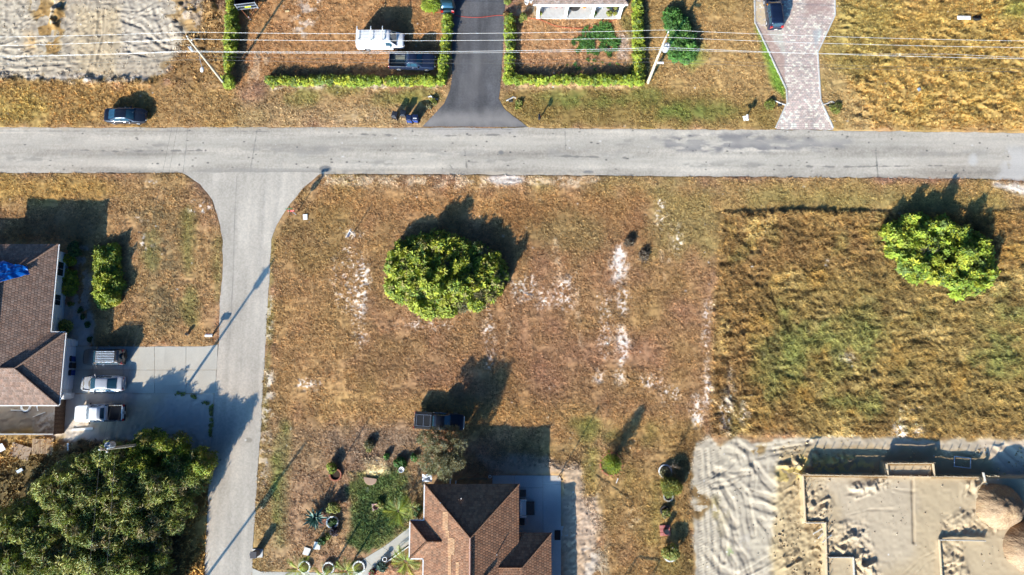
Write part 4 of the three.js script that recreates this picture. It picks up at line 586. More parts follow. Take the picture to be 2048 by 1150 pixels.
// ---------------------------------------------------------------- houses
function tileTex(base, vary, rowH, tileW, seed) {   // 5.12 m square of roof tile: colour and relief
  const p = new Plan(0, 5.12, 0, 5.12, 100, 3), b = new Plan(0, 5.12, 0, 5.12, 100, 1), nr = Math.round(5.12 / rowH), nt = Math.round(5.12 / tileW);
  p.all((x, z, k, d) => { const rf = z / 5.12 * nr, row = Math.floor(rf), f = rf - row, tf = x / 5.12 * nt + (row & 1) * 0.5, tl = Math.floor(tf) % nt, g = tf - Math.floor(tf), h = PERM[((tl + seed * 13) & 255) | (((row + seed * 7) & 255) << 8)], h2 = PERM[((tl * 3 + seed) & 255) | (((row * 5) & 255) << 8)];
    const w = 1 + (h - 0.5) * vary + (vn(x * 14, z * 14) - 0.5) * 0.14; d[k] = base[0] * w; d[k + 1] = base[1] * w * (1 + (h2 - 0.5) * 0.06); d[k + 2] = base[2] * w * (1 + (h2 - 0.5) * 0.1);
    b.d[k / 3] = clamp(40 + 150 * (1 - f) + 50 * Math.sin(g * Math.PI) - (g < 0.06 ? 60 : 0) + 20 * h, 0, 255); });
  return new THREE.MeshStandardMaterial({ map: p.texture(true), bumpMap: b.texture(true), bumpScale: 0.06, roughness: 0.9, side: THREE.DoubleSide });
}
M.roofA = tileTex([138, 112, 95], 0.24, 0.3, 0.28, 1); M.roofB = tileTex([146, 106, 78], 0.26, 0.3, 0.28, 2); M.roofBpatch = tileTex([182, 140, 102], 0.12, 0.3, 0.28, 5); M.roofC = tileTex([150, 130, 118], 0.3, 0.18, 0.3, 3);
M.white = std(0xe9e6df, 0.7); M.stucco = new THREE.MeshStandardMaterial({ color: col(0xe6e2da), roughness: 0.95, bumpMap: bumpTex, bumpScale: 0.01, side: THREE.DoubleSide }); M.cream = new THREE.MeshStandardMaterial({ color: col(0xc9bda6), roughness: 0.95, bumpMap: bumpTex, bumpScale: 0.01, side: THREE.DoubleSide });
M.glass = phys(0x1d2a30, 0.06, { clearcoat: 1, clearcoatRoughness: 0.03 }); M.dark = std(0x26241f, 0.8); M.black = std(0x161616, 0.6); M.steel = std(0xa9adb0, 0.45, 0.7); M.galv = std(0xb4b8bb, 0.55, 0.4); M.wood = std(0x8f7a5c, 0.9); M.brownFence = std(0x5a4130, 0.9); M.rust = std(0x7a4a30, 0.9);
function roofFace(parent, pts, mat, thick = 0.14, lift = 0, name = 'roof_slope') {
  const n = new THREE.Vector3(); for (let i = 0; i < pts.length; i++) { const a = pts[i], b = pts[(i + 1) % pts.length]; n.x += (a.y - b.y) * (a.z + b.z); n.y += (a.z - b.z) * (a.x + b.x); n.z += (a.x - b.x) * (a.y + b.y); } n.normalize(); if (n.y < 0) n.negate();
  const up = V3(0, 1, 0).addScaledVector(n, -n.y); if (up.length() < 1e-3) up.set(0, 0, -1); up.normalize(); const ax = up.clone().cross(n).normalize(), o = pts[0];
  const uvw = pts.map((p) => { const d = p.clone().sub(o); return new THREE.Vector2(d.dot(ax), d.dot(up)); }), tris = THREE.ShapeUtils.triangulateShape(uvw, []), v = [], uv = [], put = (p, t) => { v.push(p.x, p.y, p.z); uv.push(t.x / 5.12, t.y / 5.12); };
  const top = pts.map((p) => p.clone().add(V3(0, lift, 0))), bot = top.map((p) => p.clone().add(V3(0, -thick, 0)));
  for (const t of tris) { for (const q of t) put(top[q], uvw[q]); for (const q of [t[0], t[2], t[1]]) put(bot[q], uvw[q]); }
  for (let i = 0; i < pts.length; i++) { const j = (i + 1) % pts.length; put(top[i], uvw[i]); put(bot[i], uvw[i]); put(top[j], uvw[j]); put(top[j], uvw[j]); put(bot[i], uvw[i]); put(bot[j], uvw[j]); }
  const g = new THREE.BufferGeometry(); g.setAttribute('position', new THREE.BufferAttribute(new Float32Array(v), 3)); g.setAttribute('uv', new THREE.BufferAttribute(new Float32Array(uv), 2)); g.computeVertexNormals(); return obj(name, g, mat, parent);
}
function caps(parent, a, b, mat, r = 0.12) { const L0 = a.distanceTo(b), n = Math.max(2, Math.round(L0 / 0.4)), gs = []; for (let i = 0; i < n; i++) { const p = a.clone().lerp(b, i / n), q = a.clone().lerp(b, (i + 1.06) / n); gs.push(rod(p.add(V3(0, 0.0, 0)), q.add(V3(0, 0.02, 0)), r, r * 0.9, 8)); } return obj('ridge_cap', gs, mat, parent); }
function gutter(parent, a, b) { const d = b.clone().sub(a), g = box(d.length(), 0.13, 0.12, 0, 0, 0, -Math.atan2(d.z, d.x)); g.translate((a.x + b.x) / 2, a.y - 0.1, (a.z + b.z) / 2); return obj('gutter', g, M.white, parent); }
function windowOn(parent, x, y, z, w, h, ry, frameMat = M.white) { const f = obj('window', box(w + 0.14, h + 0.14, 0.08, 0, 0, 0), frameMat, parent); f.position.set(x, y, z); f.rotation.y = ry; for (const s of [-1, 1]) obj('pane', box(w / 2 - 0.03, h, 0.02, s * w / 4, 0, 0.045), M.glass, f); obj('sill', box(w + 0.3, 0.06, 0.16, 0, -h / 2 - 0.1, 0.06), frameMat, f); return f; }

{ // house on the left edge: grey-brown tile roof, white walls, blue tarp on the hip
  const h = thing('tiled_house', 'white-walled house with grey-brown hipped tile roof cut by the left edge', 'house', [0, 0, 0]);
  obj('wall', prism([[-60.4, -15.2], [-52.0, -15.2], [-52.0, -5.2], [-50.3, -5.2], [-50.3, 1.65], [-75.4, 1.65], [-75.4, -13.0], [-60.4, -13.0]], -0.1, 2.95), M.stucco, h);
  const roof = new THREE.Group(); roof.name = 'roof'; h.add(roof); const E = 3;
  const a = V3(-51.45, E, -15.8), A = V3(-56.225, 5.005, -11.03), R = V3(-56.225, 5.005, -2.57), nw = V3(-61, E, -15.8), c = V3(-51.45, E, -5.75), V = V3(-55.43, 4.67, -1.78), W = V3(-53.74, 4.67, -1.78), d = V3(-49.76, E, -5.75), e = V3(-49.76, E, 2.2), sw = V3(-61, E, 2.2);
  const b1 = V3(-58, 3.02, -13.6), b2 = V3(-76, 3.02, -13.6), b3 = V3(-76, 5.9, -6.4), b4 = V3(-60, 4.75, -6.4), b5 = V3(-76, 3.02, 2.0), b6 = V3(-60, 3.02, 2.0);
  for (const f of [[a, A, nw], [a, c, V, R, A], [e, W, V, R, sw], [d, e, W], [d, W, V, c], [nw, A, R, sw], [b1, b2, b3, b4], [b3, b5, b6, b4]]) roofFace(roof, f, M.roofA);
  for (const [p, q] of [[a, A], [nw, A], [A, R], [d, W], [e, W], [W, V]]) caps(roof, p.clone().add(V3(0, 0.02, 0)), q.clone().add(V3(0, 0.02, 0)), M.roofA);
  const g = (p, q, ox, oz) => gutter(roof, p.clone().add(V3(ox, 0, oz)), q.clone().add(V3(ox, 0, oz)));
  g(a, c, 0.07, 0); g(c, d, 0, -0.07); g(d, e, 0.07, 0); g(e, sw, 0, 0.07);
  obj('vent_pipe', [cyl(0.05, 0.05, 0.9, -57.2, 3.3, 0.6), rod(V3(-57.2, 4.1, 0.6), V3(-56.6, 4.1, 0.6), 0.04)], M.galv, roof);
  windowOn(h, -51.96, 1.6, -13.2, 1.6, 1.2, Math.PI / 2); windowOn(h, -51.96, 1.6, -9.6, 1.2, 1.2, Math.PI / 2);
  const dr = obj('door', box(1, 2.1, 0.06), std(0xd8d6d0, 0.5), h); dr.position.set(-51.96, 1.1, -7.1); dr.rotation.y = Math.PI / 2; obj('handle', box(0.04, 0.12, 0.08, 0.4, 0, 0.05), M.steel, dr);
  const gd = obj('garage_door', box(4.8, 2.2, 0.06), std(0xdfe0e0, 0.6), h); gd.position.set(-50.27, 1.12, -1.9); gd.rotation.y = Math.PI / 2; for (let i = 0; i < 4; i++) obj('panel', box(4.7, 0.5, 0.02, 0, -0.82 + i * 0.545, 0.04), std(0xe8e8e6, 0.6), gd);
  // tarp: wrinkled sheet pinned over the hip
  { const g2 = new THREE.PlaneGeometry(1, 1, 48, 40), p = g2.attributes.position; for (let i = 0; i < p.count; i++) { const u = p.getX(i) + 0.5, v = p.getY(i); let x = lerp(-58.6, -53.55, u), z = -12.05 + v * lerp(3.6, 0.7, Math.pow(u, 1.3)) - 0.5 * u; x += (fbm(z * 2.2, u * 3) - 0.5) * 0.7; z += (fbm(x * 1.4 + 9, v * 2) - 0.5) * 0.5; const y = 3 + 0.42 * Math.min(-51.45 - x, z + 15.8, x + 61) + 0.17 + Math.abs(fbm(x * 1.8, z * 1.8, 3) - 0.5) * 0.4; p.setXYZ(i, x, y, z); } g2.computeVertexNormals(); const tp = obj('roof_tarp', g2, phys(0x0a63b8, 0.35, { clearcoat: 0.3 })); tag(tp, 'crumpled bright blue tarp over the hip of the left house roof', 'tarp'); }
}
{ // house at the bottom: orange-brown tile roof with entry and rear wing
  const h = thing('brown_house', 'house with brown tiled hip roof at the bottom of the picture', 'house', [0, 0, 0]);
  obj('wall', [prism([[-8.9, 11.15], [0.25, 11.15], [0.25, 29.4], [-8.9, 29.4]], -0.1, 2.95), prism([[0.255, 16.35], [3.7, 16.35], [3.7, 28.8], [0.255, 28.8]], -0.1, 2.46)], M.cream, h);
  for (const [x, z] of [[-10.6, 14.8], [-10.6, 17.95]]) obj('porch_column', bev(0.3, 2.95, 0.3, x, 1.42, z), M.white, h);
  const roof = new THREE.Group(); roof.name = 'roof'; h.add(roof); const E = 3;
  const nw = V3(-9.4, E, 10.62), ne = V3(0.76, E, 10.62), A = V3(-4.32, 5.438, 15.7), B = V3(-4.32, 5.438, 25), sw = V3(-9.4, E, 30.1), se = V3(0.76, E, 30.1);
  const wc = V3(0.76, 2.5, 15.8), we = V3(4.23, 2.5, 15.8), wa = V3(1.03, 4.036, 19), wv = V3(-1.398, 4.036, 19), wj = V3(0.76, E, 16.842), ws = V3(4.23, 2.5, 29.3), wb = V3(1.03, 4.036, 26.1), wk = V3(-1.398, 4.036, 26.1), wl = V3(0.76, E, 28.258);
  const e1 = V3(-9.4, E, 14.47), e2 = V3(-10.89, E, 14.47), e3 = V3(-10.89, E, 18.3), e4 = V3(-9.4, E, 18.3), ea = V3(-8.975, 3.919, 16.385), ev = V3(-7.485, 3.919, 16.385);
  for (const f of [[nw, ne, A], [ne, wj, wv, wk, wl, se, B, A], [nw, A, B, sw, e4, ev, e1], [sw, B, se], [wc, we, wa, wv, wj], [we, ws, wb, wa], [wb, ws, V3(0.76, 2.5, 29.3), wl, wk], [wa, wb, wk, wv], [e1, e2, ea, ev], [e2, e3, ea], [e3, e4, ev, ea]]) roofFace(roof, f, M.roofB);
  for (const [p, q] of [[nw, A], [ne, A], [A, B], [we, wa], [wa, wv], [e2, ea], [e3, ea], [ea, ev]]) caps(roof, p.clone().add(V3(0, 0.02, 0)), q.clone().add(V3(0, 0.02, 0)), p === A ? M.capPink || (M.capPink = std(0xb08a78, 0.9)) : M.roofB, 0.11);
  const g = (p, q, ox, oz) => gutter(roof, p.clone().add(V3(ox, 0, oz)), q.clone().add(V3(ox, 0, oz)));
  g(nw, e1, -0.07, 0); g(e1, e2, 0, -0.07); g(e2, e3, -0.07, 0); g(e3, e4, 0, 0.07); g(e4, sw, -0.07, 0);
  const onW = (z0, z1, x0, x1) => [V3(x0, 3 + 0.48 * (x0 + 9.4), z0), V3(x1, 3 + 0.48 * (x1 + 9.4), z0), V3(x1, 3 + 0.48 * (x1 + 9.4), z1), V3(x0, 3 + 0.48 * (x0 + 9.4), z1)];
  for (const [z0, z1, x0, x1] of [[13.3, 15.2, -7.35, -6.75], [15.2, 15.9, -7.0, -6.6], [15.9, 17.6, -6.75, -6.0], [17.6, 19.8, -6.7, -6.35], [18.2, 20.6, -5.85, -5.5]]) roofFace(roof, onW(z0, z1, x0, x1), M.roofBpatch, 0.03, 0.03, 'replaced_tiles');
  obj('vent_pipe', cyl(0.06, 0.06, 0.55, -5.4, 3.5, 12), M.white, roof);
  for (const [x, z] of [[-7.6, 12.4], [-1.6, 17.6], [-6.2, 20.4]]) obj('vent_pipe', cyl(0.05, 0.05, 0.5, x, 3 + 0.48 * Math.min(x + 9.4, 0.76 - x, z - 10.62) - 0.1, z), M.galv, roof); obj('roof_vent', [bev(0.5, 0.14, 0.4, -2.9, 4.98, 20, 0, 0.03)], std(0x5c4a3c, 0.8), roof);
  windowOn(h, -6.6, 1.6, 11.11, 1.6, 1.2, Math.PI); windowOn(h, -2.2, 1.6, 11.11, 1.6, 1.2, Math.PI); windowOn(h, 3.74, 1.6, 18.4, 1.6, 1.2, Math.PI / 2);
  const sd = obj('sliding_door', box(3.4, 2.1, 0.06), M.white, h); sd.position.set(0.29, 1.15, 13.8); sd.rotation.y = Math.PI / 2; for (const s of [-1, 1]) obj('pane', box(1.55, 1.95, 0.02, s * 0.82, 0, 0.045), M.glass, sd);
  const fd = obj('door', box(1, 2.1, 0.06), M.rust, h); fd.position.set(-8.94, 1.1, 16.4); fd.rotation.y = -Math.PI / 2; obj('handle', box(0.04, 0.12, 0.08, 0.4, 0, 0.05), M.steel, fd);
}
{ // house at the top with a white porch
  const f0 = S(1073.5, 37, 0.15), f1 = S(1241, 37.5, 0.15), x0 = f0[0], x1 = f1[0], zf = f0[1], e0 = S(1066, 9.5, 2.95), e1 = S(1256, 10.5, 2.95), zE = e0[1], zB = zf - 3.6;
  const h = thing('porch_house', 'white house with an open front porch cut by the top edge', 'house', [0, 0, 0]);
  obj('porch_floor', bev(x1 - x0, 0.25, 3.9, (x0 + x1) / 2, 0.03, zf - 1.95), M.concrete, h);
  obj('wall', box(x1 - x0, 3, 7, (x0 + x1) / 2, 1.4, zB - 3.5), M.stucco, h);
  for (const px of [1075.5, 1131, 1184, 1237.5]) { const [cx] = S(px, 35, 0.15); obj('porch_column', [bev(0.34, 2.7, 0.34, cx, 1.48, zf - 0.2, 0, 0.015), bev(0.44, 0.12, 0.44, cx, 0.22, zf - 0.2), bev(0.44, 0.12, 0.44, cx, 2.76, zf - 0.2)], M.white, h); }
  obj('beam', box(x1 - x0 + 0.1, 0.28, 0.36, (x0 + x1) / 2, 2.95, zf - 0.2), M.white, h);
  const roof = new THREE.Group(); roof.name = 'roof'; h.add(roof); const D = 12.5, t = 0.4, a = V3(e0[0], 3.1, zE), b = V3(e1[0], 3.1, zE), w2 = (e1[0] - e0[0]) / 2, half = Math.min(D / 2, w2), ra = V3(e0[0] + half, 3.1 + t * half, zE - half), rb = V3(e1[0] - half, 3.1 + t * half, zE - half), c = V3(e1[0], 3.1, zE - D), d = V3(e0[0], 3.1, zE - D);
  for (const f of [[a, b, rb, ra], [b, c, rb], [c, d, ra, rb], [d, a, ra]]) roofFace(roof, f, M.roofC, 0.16);
  gutter(roof, a.clone().add(V3(0, 0, 0.07)), b.clone().add(V3(0, 0, 0.07))); for (const [p, q] of [[a, ra], [b, rb]]) caps(roof, p, q, M.roofC, 0.09);
  const mx = (x0 + x1) / 2; windowOn(h, mx - 3.3, 1.6, zB + 0.04, 1.4, 1.2, 0); windowOn(h, mx + 3.3, 1.6, zB + 0.04, 1.4, 1.2, 0); const fd = obj('door', box(1, 2.1, 0.06, 0, 0, 0), std(0x7a3d2c, 0.6), h); fd.position.set(mx + 0.6, 1.25, zB + 0.05); obj('handle', box(0.04, 0.12, 0.08, 0.4, 0, 0.05), M.steel, fd);
  // porch furniture
  const chair = (px, py, turn, mat, label) => { const [x, z] = S(px, py, 0.4), t2 = thing('porch_chair', label, 'chair', [x, 0.155, z], turn, 'chairs on the white porch'); obj('seat', bev(0.6, 0.07, 0.58, 0, 0.42, 0), mat, t2); const bk = obj('backrest', bev(0.6, 0.62, 0.06, 0, 0.76, -0.28), mat, t2); void bk; for (const s of [-1, 1]) { obj('armrest', bev(0.07, 0.05, 0.56, s * 0.31, 0.64, 0), mat, t2); for (const q of [-1, 1]) obj('leg', box(0.05, 0.62, 0.05, s * 0.3, 0.31, q * 0.25), mat, t2); } return t2; };
  const red = std(0xb07870, 0.8), gr = std(0x8c9096, 0.6); chair(1093, 13.5, 0.4, gr, 'grey porch chair, leftmost under the porch roof'); chair(1107, 10.5, 0, red, 'dusty red porch chair right beside the grey one'); chair(1119, 11, -0.1, red, 'dusty red porch chair next to the second column'); chair(1200, 12, 0.2, std(0xb9c0c6, 0.5), 'pale grey porch chair right of the third column');
  { const [x, z] = S(1149, 13, 0.7), t2 = thing('porch_table', 'round dark table in the middle bay of the porch', 'table', [x, 0.155, z]); obj('tabletop', cyl(0.72, 0.7, 0.05, 0, 0.7, 0, 28), std(0x4c4845, 0.6), t2); obj('pedestal', cyl(0.08, 0.06, 0.7, 0, 0, 0), M.dark, t2); obj('base', cyl(0.3, 0.26, 0.04, 0, 0, 0), M.dark, t2); }
  { const [x, z] = S(1169, 12, 0.3); const t2 = thing('toy_box', 'small orange tub beside the round porch table', 'tub', [x, 0.155, z]); obj('tub', cyl(0.24, 0.3, 0.36), std(0xd07a2c, 0.6), t2); obj('rim', new THREE.TorusGeometry(0.3, 0.025, 6, 20).rotateX(Math.PI / 2).translate(0, 0.36, 0), std(0xb9641f, 0.6), t2); }
}
function pottedPlant(label, px, py, y, r, potHex, pal, seed, tall = 0.4) { const [x, z] = S(px, py, y), t = thing('potted_plant', label, 'potted plant', [x, y, z], 0, 'potted plants'); obj('pot', [cyl(r * 0.7, r, r * 1.5), new THREE.TorusGeometry(r, r * 0.1, 6, 16).rotateX(Math.PI / 2).translate(0, r * 1.5, 0)], std(potHex, 0.85), t); foliage(t, [[0, r * 1.5 + tall * 0.4, 0, r * 1.15], [r * 0.4, r * 1.5 + tall, 0, r * 0.7]], 70, pal, seed, sprigs[1], 0.45); return t; }
pottedPlant('yellow plant at the foot of the left porch column', 1081, 30, 0.155, 0.16, 0xc9b23a, GREENS.gold, 501, 0.2);
pottedPlant('small plant in a tan pot behind the second porch column', 1134, 28, 0.155, 0.15, 0x8c7458, GREENS.deep, 502, 0.2);
pottedPlant('dark green plant in a brown pot right of the third porch column', 1189, 31, 0.155, 0.2, 0x6d5a3a, GREENS.deep, 503, 0.3);
pottedPlant('wide bushy plant at the back of the right porch bay', 1217, 15, 0.155, 0.34, 0x6b4a32, GREENS.deep, 504, 0.4);
pottedPlant('round brown planter near the front of the right porch bay', 1218, 31, 0.155, 0.3, 0x5b4a34, GREENS.gold, 505, 0.1);
pottedPlant('small pot with yellow leaves beside the right porch column', 1229, 30, 0.155, 0.18, 0x7a6a50, GREENS.gold, 506, 0.15);
pottedPlant('leafy plant against the right porch column', 1230, 19, 0.155, 0.24, 0x6a5a44, GREENS.wood, 507, 0.3);

// ---------------------------------------------------------------- vehicles (built nose to +x, 0 at the ground)
const paint = (hex, rough = 0.35, metal = 0.1) => phys(hex, rough, { metalness: metal, clearcoat: 1, clearcoatRoughness: 0.06 });
M.carGlass = phys(0x2b4c5c, 0.05, { clearcoat: 1, clearcoatRoughness: 0.02 }); M.tyre = std(0x1a1a1a, 0.9); M.rim = std(0xb9bcc0, 0.35, 0.6); M.trim = std(0x1c1d1f, 0.5); M.tail = phys(0xa81010, 0.25, { clearcoat: 1 }); M.lamp = phys(0xdfe4e8, 0.12, { clearcoat: 1 }); M.chrome = std(0xc8ccd0, 0.25, 0.8);
function gridGeo(rows) { const n = rows.length, m = rows[0].length, p = [], id = []; for (const r of rows) for (const v of r) p.push(v[0], v[1], v[2]); for (let i = 0; i < n - 1; i++) for (let j = 0; j < m - 1; j++) { const a = i * m + j; id.push(a, a + 1, a + m, a + 1, a + m + 1, a + m); } const g = new THREE.BufferGeometry(); g.setAttribute('position', new THREE.Float32BufferAttribute(p, 3)); g.setIndex(id); g.computeVertexNormals(); return g; }
const prof = (k, x) => { for (let i = 0; i < k.length - 1; i++) if (x <= k[i + 1][0]) { const t = clamp((x - k[i][0]) / (k[i + 1][0] - k[i][0])); return k[i].map((v, q) => lerp(v, k[i + 1][q], t)); } return k[k.length - 1]; };
// body: stations [x, halfWidth, deckY, sillY]; shell wraps over the deck and down both flanks
function shell(st, belt, crown = 0.05) {
  const rows = [], n = 44, x0 = st[0][0], x1 = st[st.length - 1][0], ring = (x, w, dy, sy, s = 1) => { const bl = Math.min(belt, dy - 0.04); return [[-1, sy], [-1.0, sy + 0.12], [-1.0, lerp(sy, bl, 0.55)], [-0.975, bl], [-0.9, lerp(bl, dy, 0.75)], [-0.7, dy], [-0.35, dy + crown * 0.7], [0, dy + crown], [0.35, dy + crown * 0.7], [0.7, dy], [0.9, lerp(bl, dy, 0.75)], [0.975, bl], [1.0, lerp(sy, bl, 0.55)], [1.0, sy + 0.12], [1, sy]].map(([q, y]) => [x, sy + (y - sy) * s, q * w]); };
  const first = prof(st, x0), last = prof(st, x1); rows.push(ring(x0, first[1] * 0.9, first[2] - 0.06, first[3] + 0.06, 0.02));
  for (let i = 0; i <= n; i++) { const x = lerp(x0, x1, i / n), [, w, d, s] = prof(st, x); rows.push(ring(x, w, d, s)); }
  rows.push(ring(x1, last[1] * 0.9, last[2] - 0.06, last[3] + 0.06, 0.02)); return gridGeo(rows);
}
// cabin: stations [x, topY, topHalfWidth]; sides drop to the belt line
function cabinPoint(st, belt, wb, x, t) { const [, y, wt] = prof(st, x), a = Math.abs(t), s = Math.sign(t), cr = Math.min(0.06, (y - belt) * 0.3); if (a <= 0.6) { const q = a / 0.6; return [x, y - cr * q * q * q, s * wt * q]; } const q = (a - 0.6) / 0.4; return [x, lerp(y - cr, belt - 0.02, q), s * lerp(wt, wb, Math.pow(q, 0.8))]; }
function cabinGrid(st, belt, wb, x0, x1, t0, t1, nx, nt, off = 0) {
  const rows = []; for (let i = 0; i <= nx; i++) { const r = []; for (let j = 0; j <= nt; j++) { const x = lerp(x0, x1, i / nx), t = lerp(t0, t1, j / nt), p = cabinPoint(st, belt, wb, x, t); if (off) { const e = 0.01, a = cabinPoint(st, belt, wb, x + e, t), b = cabinPoint(st, belt, wb, x - e, t), c = cabinPoint(st, belt, wb, x, t + e), d = cabinPoint(st, belt, wb, x, t - e), u = V3(a[0] - b[0], a[1] - b[1], a[2] - b[2]), v = V3(c[0] - d[0], c[1] - d[1], c[2] - d[2]), nn = v.cross(u).normalize(); if (nn.y < -0.2 || nn.dot(V3(0, 0.4, p[2])) < 0) nn.negate(); p[0] += nn.x * off; p[1] += nn.y * off; p[2] += nn.z * off; } r.push(p); } rows.push(r); } return gridGeo(rows);
}
function wheel(parent, x, z, r, w = 0.24) { const g = new THREE.Group(); g.name = 'wheel'; g.position.set(x, r, z); parent.add(g); obj('tyre', new THREE.CylinderGeometry(r, r, w, 22).rotateX(Math.PI / 2), M.tyre, g); obj('rim', [new THREE.CylinderGeometry(r * 0.62, r * 0.62, w + 0.02, 16).rotateX(Math.PI / 2), new THREE.CylinderGeometry(r * 0.2, r * 0.2, w + 0.05, 8).rotateX(Math.PI / 2)], M.rim, g); return g; }
function vehicle(name, label, category, px, py, turn, o) {
  const [x, z] = S(px, py, 0.6), t = thing(name, label, category, [x, hAt(x, z) + (o.lift ?? 0), z], turn, o.group), P0 = o.paint, W = o.W / 2, Lh = o.L / 2;
  obj('body', shell(o.body, o.belt), P0, t);
  if (o.hood) obj('hood', (() => { const g = shell([[o.hood[0], W * 0.86, prof(o.body, o.hood[0])[2] + 0.012, o.belt - 0.02], [o.hood[1], W * 0.74, prof(o.body, o.hood[1])[2] + 0.012, o.belt - 0.1]], o.belt); return g; })(), o.hood[2], t);
  const c = o.cabin, wb = W * 0.95; obj('cabin', cabinGrid(c, o.belt, wb, c[0][0], c[c.length - 1][0], -1, 1, 40, 26), o.roof ?? P0, t);
  for (const [n, x0, x1, t0, t1] of o.glass) { if (t0 < -0.3 && t1 > 0.3) obj(n, cabinGrid(c, o.belt, wb, x0, x1, t0, t1, 6, 10, 0.012), M.carGlass, t); else for (const s of [1, -1]) obj(n, cabinGrid(c, o.belt, wb, x0, x1, s * t0, s * t1, 6, 4, 0.012), M.carGlass, t); }
  for (const wx of o.wheels) for (const s of [-1, 1]) wheel(t, wx, s * (W - 0.13), o.wr ?? 0.33);
  const f = prof(o.body, Lh), r = prof(o.body, -Lh);
  obj('bumper', bev(0.14, 0.24, f[1] * 1.9, Lh + 0.0, f[3] + 0.2, 0, 0, 0.04), o.bumper ?? P0, t); obj('bumper', bev(0.14, 0.24, r[1] * 1.9, -Lh - 0.0, r[3] + 0.2, 0, 0, 0.04), o.bumper ?? P0, t);
  for (const s of [-1, 1]) {
    obj('headlight', bev(0.26, 0.14, 0.34, Lh - 0.1, f[2] - 0.1, s * (f[1] - 0.2), s * 0.35, 0.03), M.lamp, t);
    obj('taillight', bev(0.14, o.tall ? 0.42 : 0.16, 0.3, -Lh + 0.04, o.tailY ?? r[2] - 0.12, s * (r[1] - 0.16), -s * 0.2, 0.03), M.tail, t);
    const mx = o.mirror; obj('mirror', bev(0.13, 0.14, 0.2, mx, o.belt + 0.1, s * (W + 0.08), 0, 0.03), o.mirrorMat ?? P0, t);
  }
  const cx = (o.glass.find((q) => q[0] === 'side_window') || [0, 0, 0.6]); for (const s of [-1, 1]) { for (const sx of [cx[1] - 0.04, cx[2] + 0.1]) obj('door_seam', box(0.022, o.belt * 0.62, 0.03, sx, o.belt * 0.66, s * (W * 0.985)), M.trim, t); obj('door_handle', bev(0.18, 0.04, 0.04, cx[1] + 0.18, o.belt - 0.08, s * (W + 0.005), 0, 0.01), M.chrome, t); obj('window_trim', box(Math.abs(cx[2] - cx[1]) * 2.0, 0.03, 0.03, (cx[1] + cx[2]) / 2 - 0.3, o.belt + 0.03, s * (W * 0.95)), M.chrome, t); } for (const wz of [-0.25, 0.3]) obj('wiper', rod(V3(prof(c, c[c.length - 1][0])[0] - 0.02, prof(c, c[c.length - 1][0])[1] + 0.05, wz), V3(prof(c, c[c.length - 1][0])[0] - 0.2, prof(c, c[c.length - 1][0] - 0.2)[1] + 0.03, wz + 0.35), 0.012), M.trim, t);
  obj('licence_plate', box(0.02, 0.15, 0.32, -Lh - 0.09, r[3] + 0.3, 0), M.white, t);
  return t;
}
const sedan = (p, extra = {}) => ({ paint: p, L: 4.85, W: 1.84, belt: 0.86, body: [[-2.42, 0.72, 0.92, 0.3], [-2.25, 0.84, 0.98, 0.24], [-1.5, 0.92, 1.0, 0.22], [0.9, 0.92, 0.94, 0.22], [1.8, 0.89, 0.84, 0.24], [2.25, 0.8, 0.72, 0.28], [2.42, 0.62, 0.64, 0.32]], cabin: [[-1.95, 0.98, 0.62], [-1.5, 1.16, 0.62], [-0.85, 1.43, 0.58], [-0.2, 1.47, 0.58], [0.35, 1.43, 0.57], [0.8, 1.22, 0.62], [1.25, 0.94, 0.68]], glass: [['windshield', 0.42, 1.16, -0.56, 0.56], ['rear_window', -1.82, -0.92, -0.56, 0.56], ['side_window', -0.2, 0.62, 0.66, 0.9], ['side_window', -1.2, -0.28, 0.66, 0.9]], wheels: [-1.45, 1.4], mirror: 0.75, ...extra });
const suv = (p, extra = {}) => ({ paint: p, L: 4.7, W: 1.86, belt: 1.05, body: [[-2.35, 0.82, 1.08, 0.4], [-2.2, 0.9, 1.12, 0.34], [0.7, 0.93, 1.1, 0.32], [1.7, 0.9, 1.02, 0.34], [2.2, 0.82, 0.92, 0.38], [2.35, 0.7, 0.82, 0.42]], cabin: [[-2.3, 1.08, 0.74], [-2.1, 1.66, 0.7], [-1.5, 1.76, 0.68], [0.1, 1.76, 0.68], [0.45, 1.68, 0.66], [1.1, 1.12, 0.72]], glass: [['windshield', 0.5, 1.02, -0.56, 0.56], ['rear_window', -2.28, -2.12, -0.52, 0.52], ['side_window', -0.3, 0.5, 0.66, 0.92], ['side_window', -1.15, -0.38, 0.66, 0.92], ['side_window', -2.0, -1.25, 0.66, 0.92]], wheels: [-1.4, 1.35], wr: 0.37, mirror: 0.55, tall: true, tailY: 1.05, ...extra });
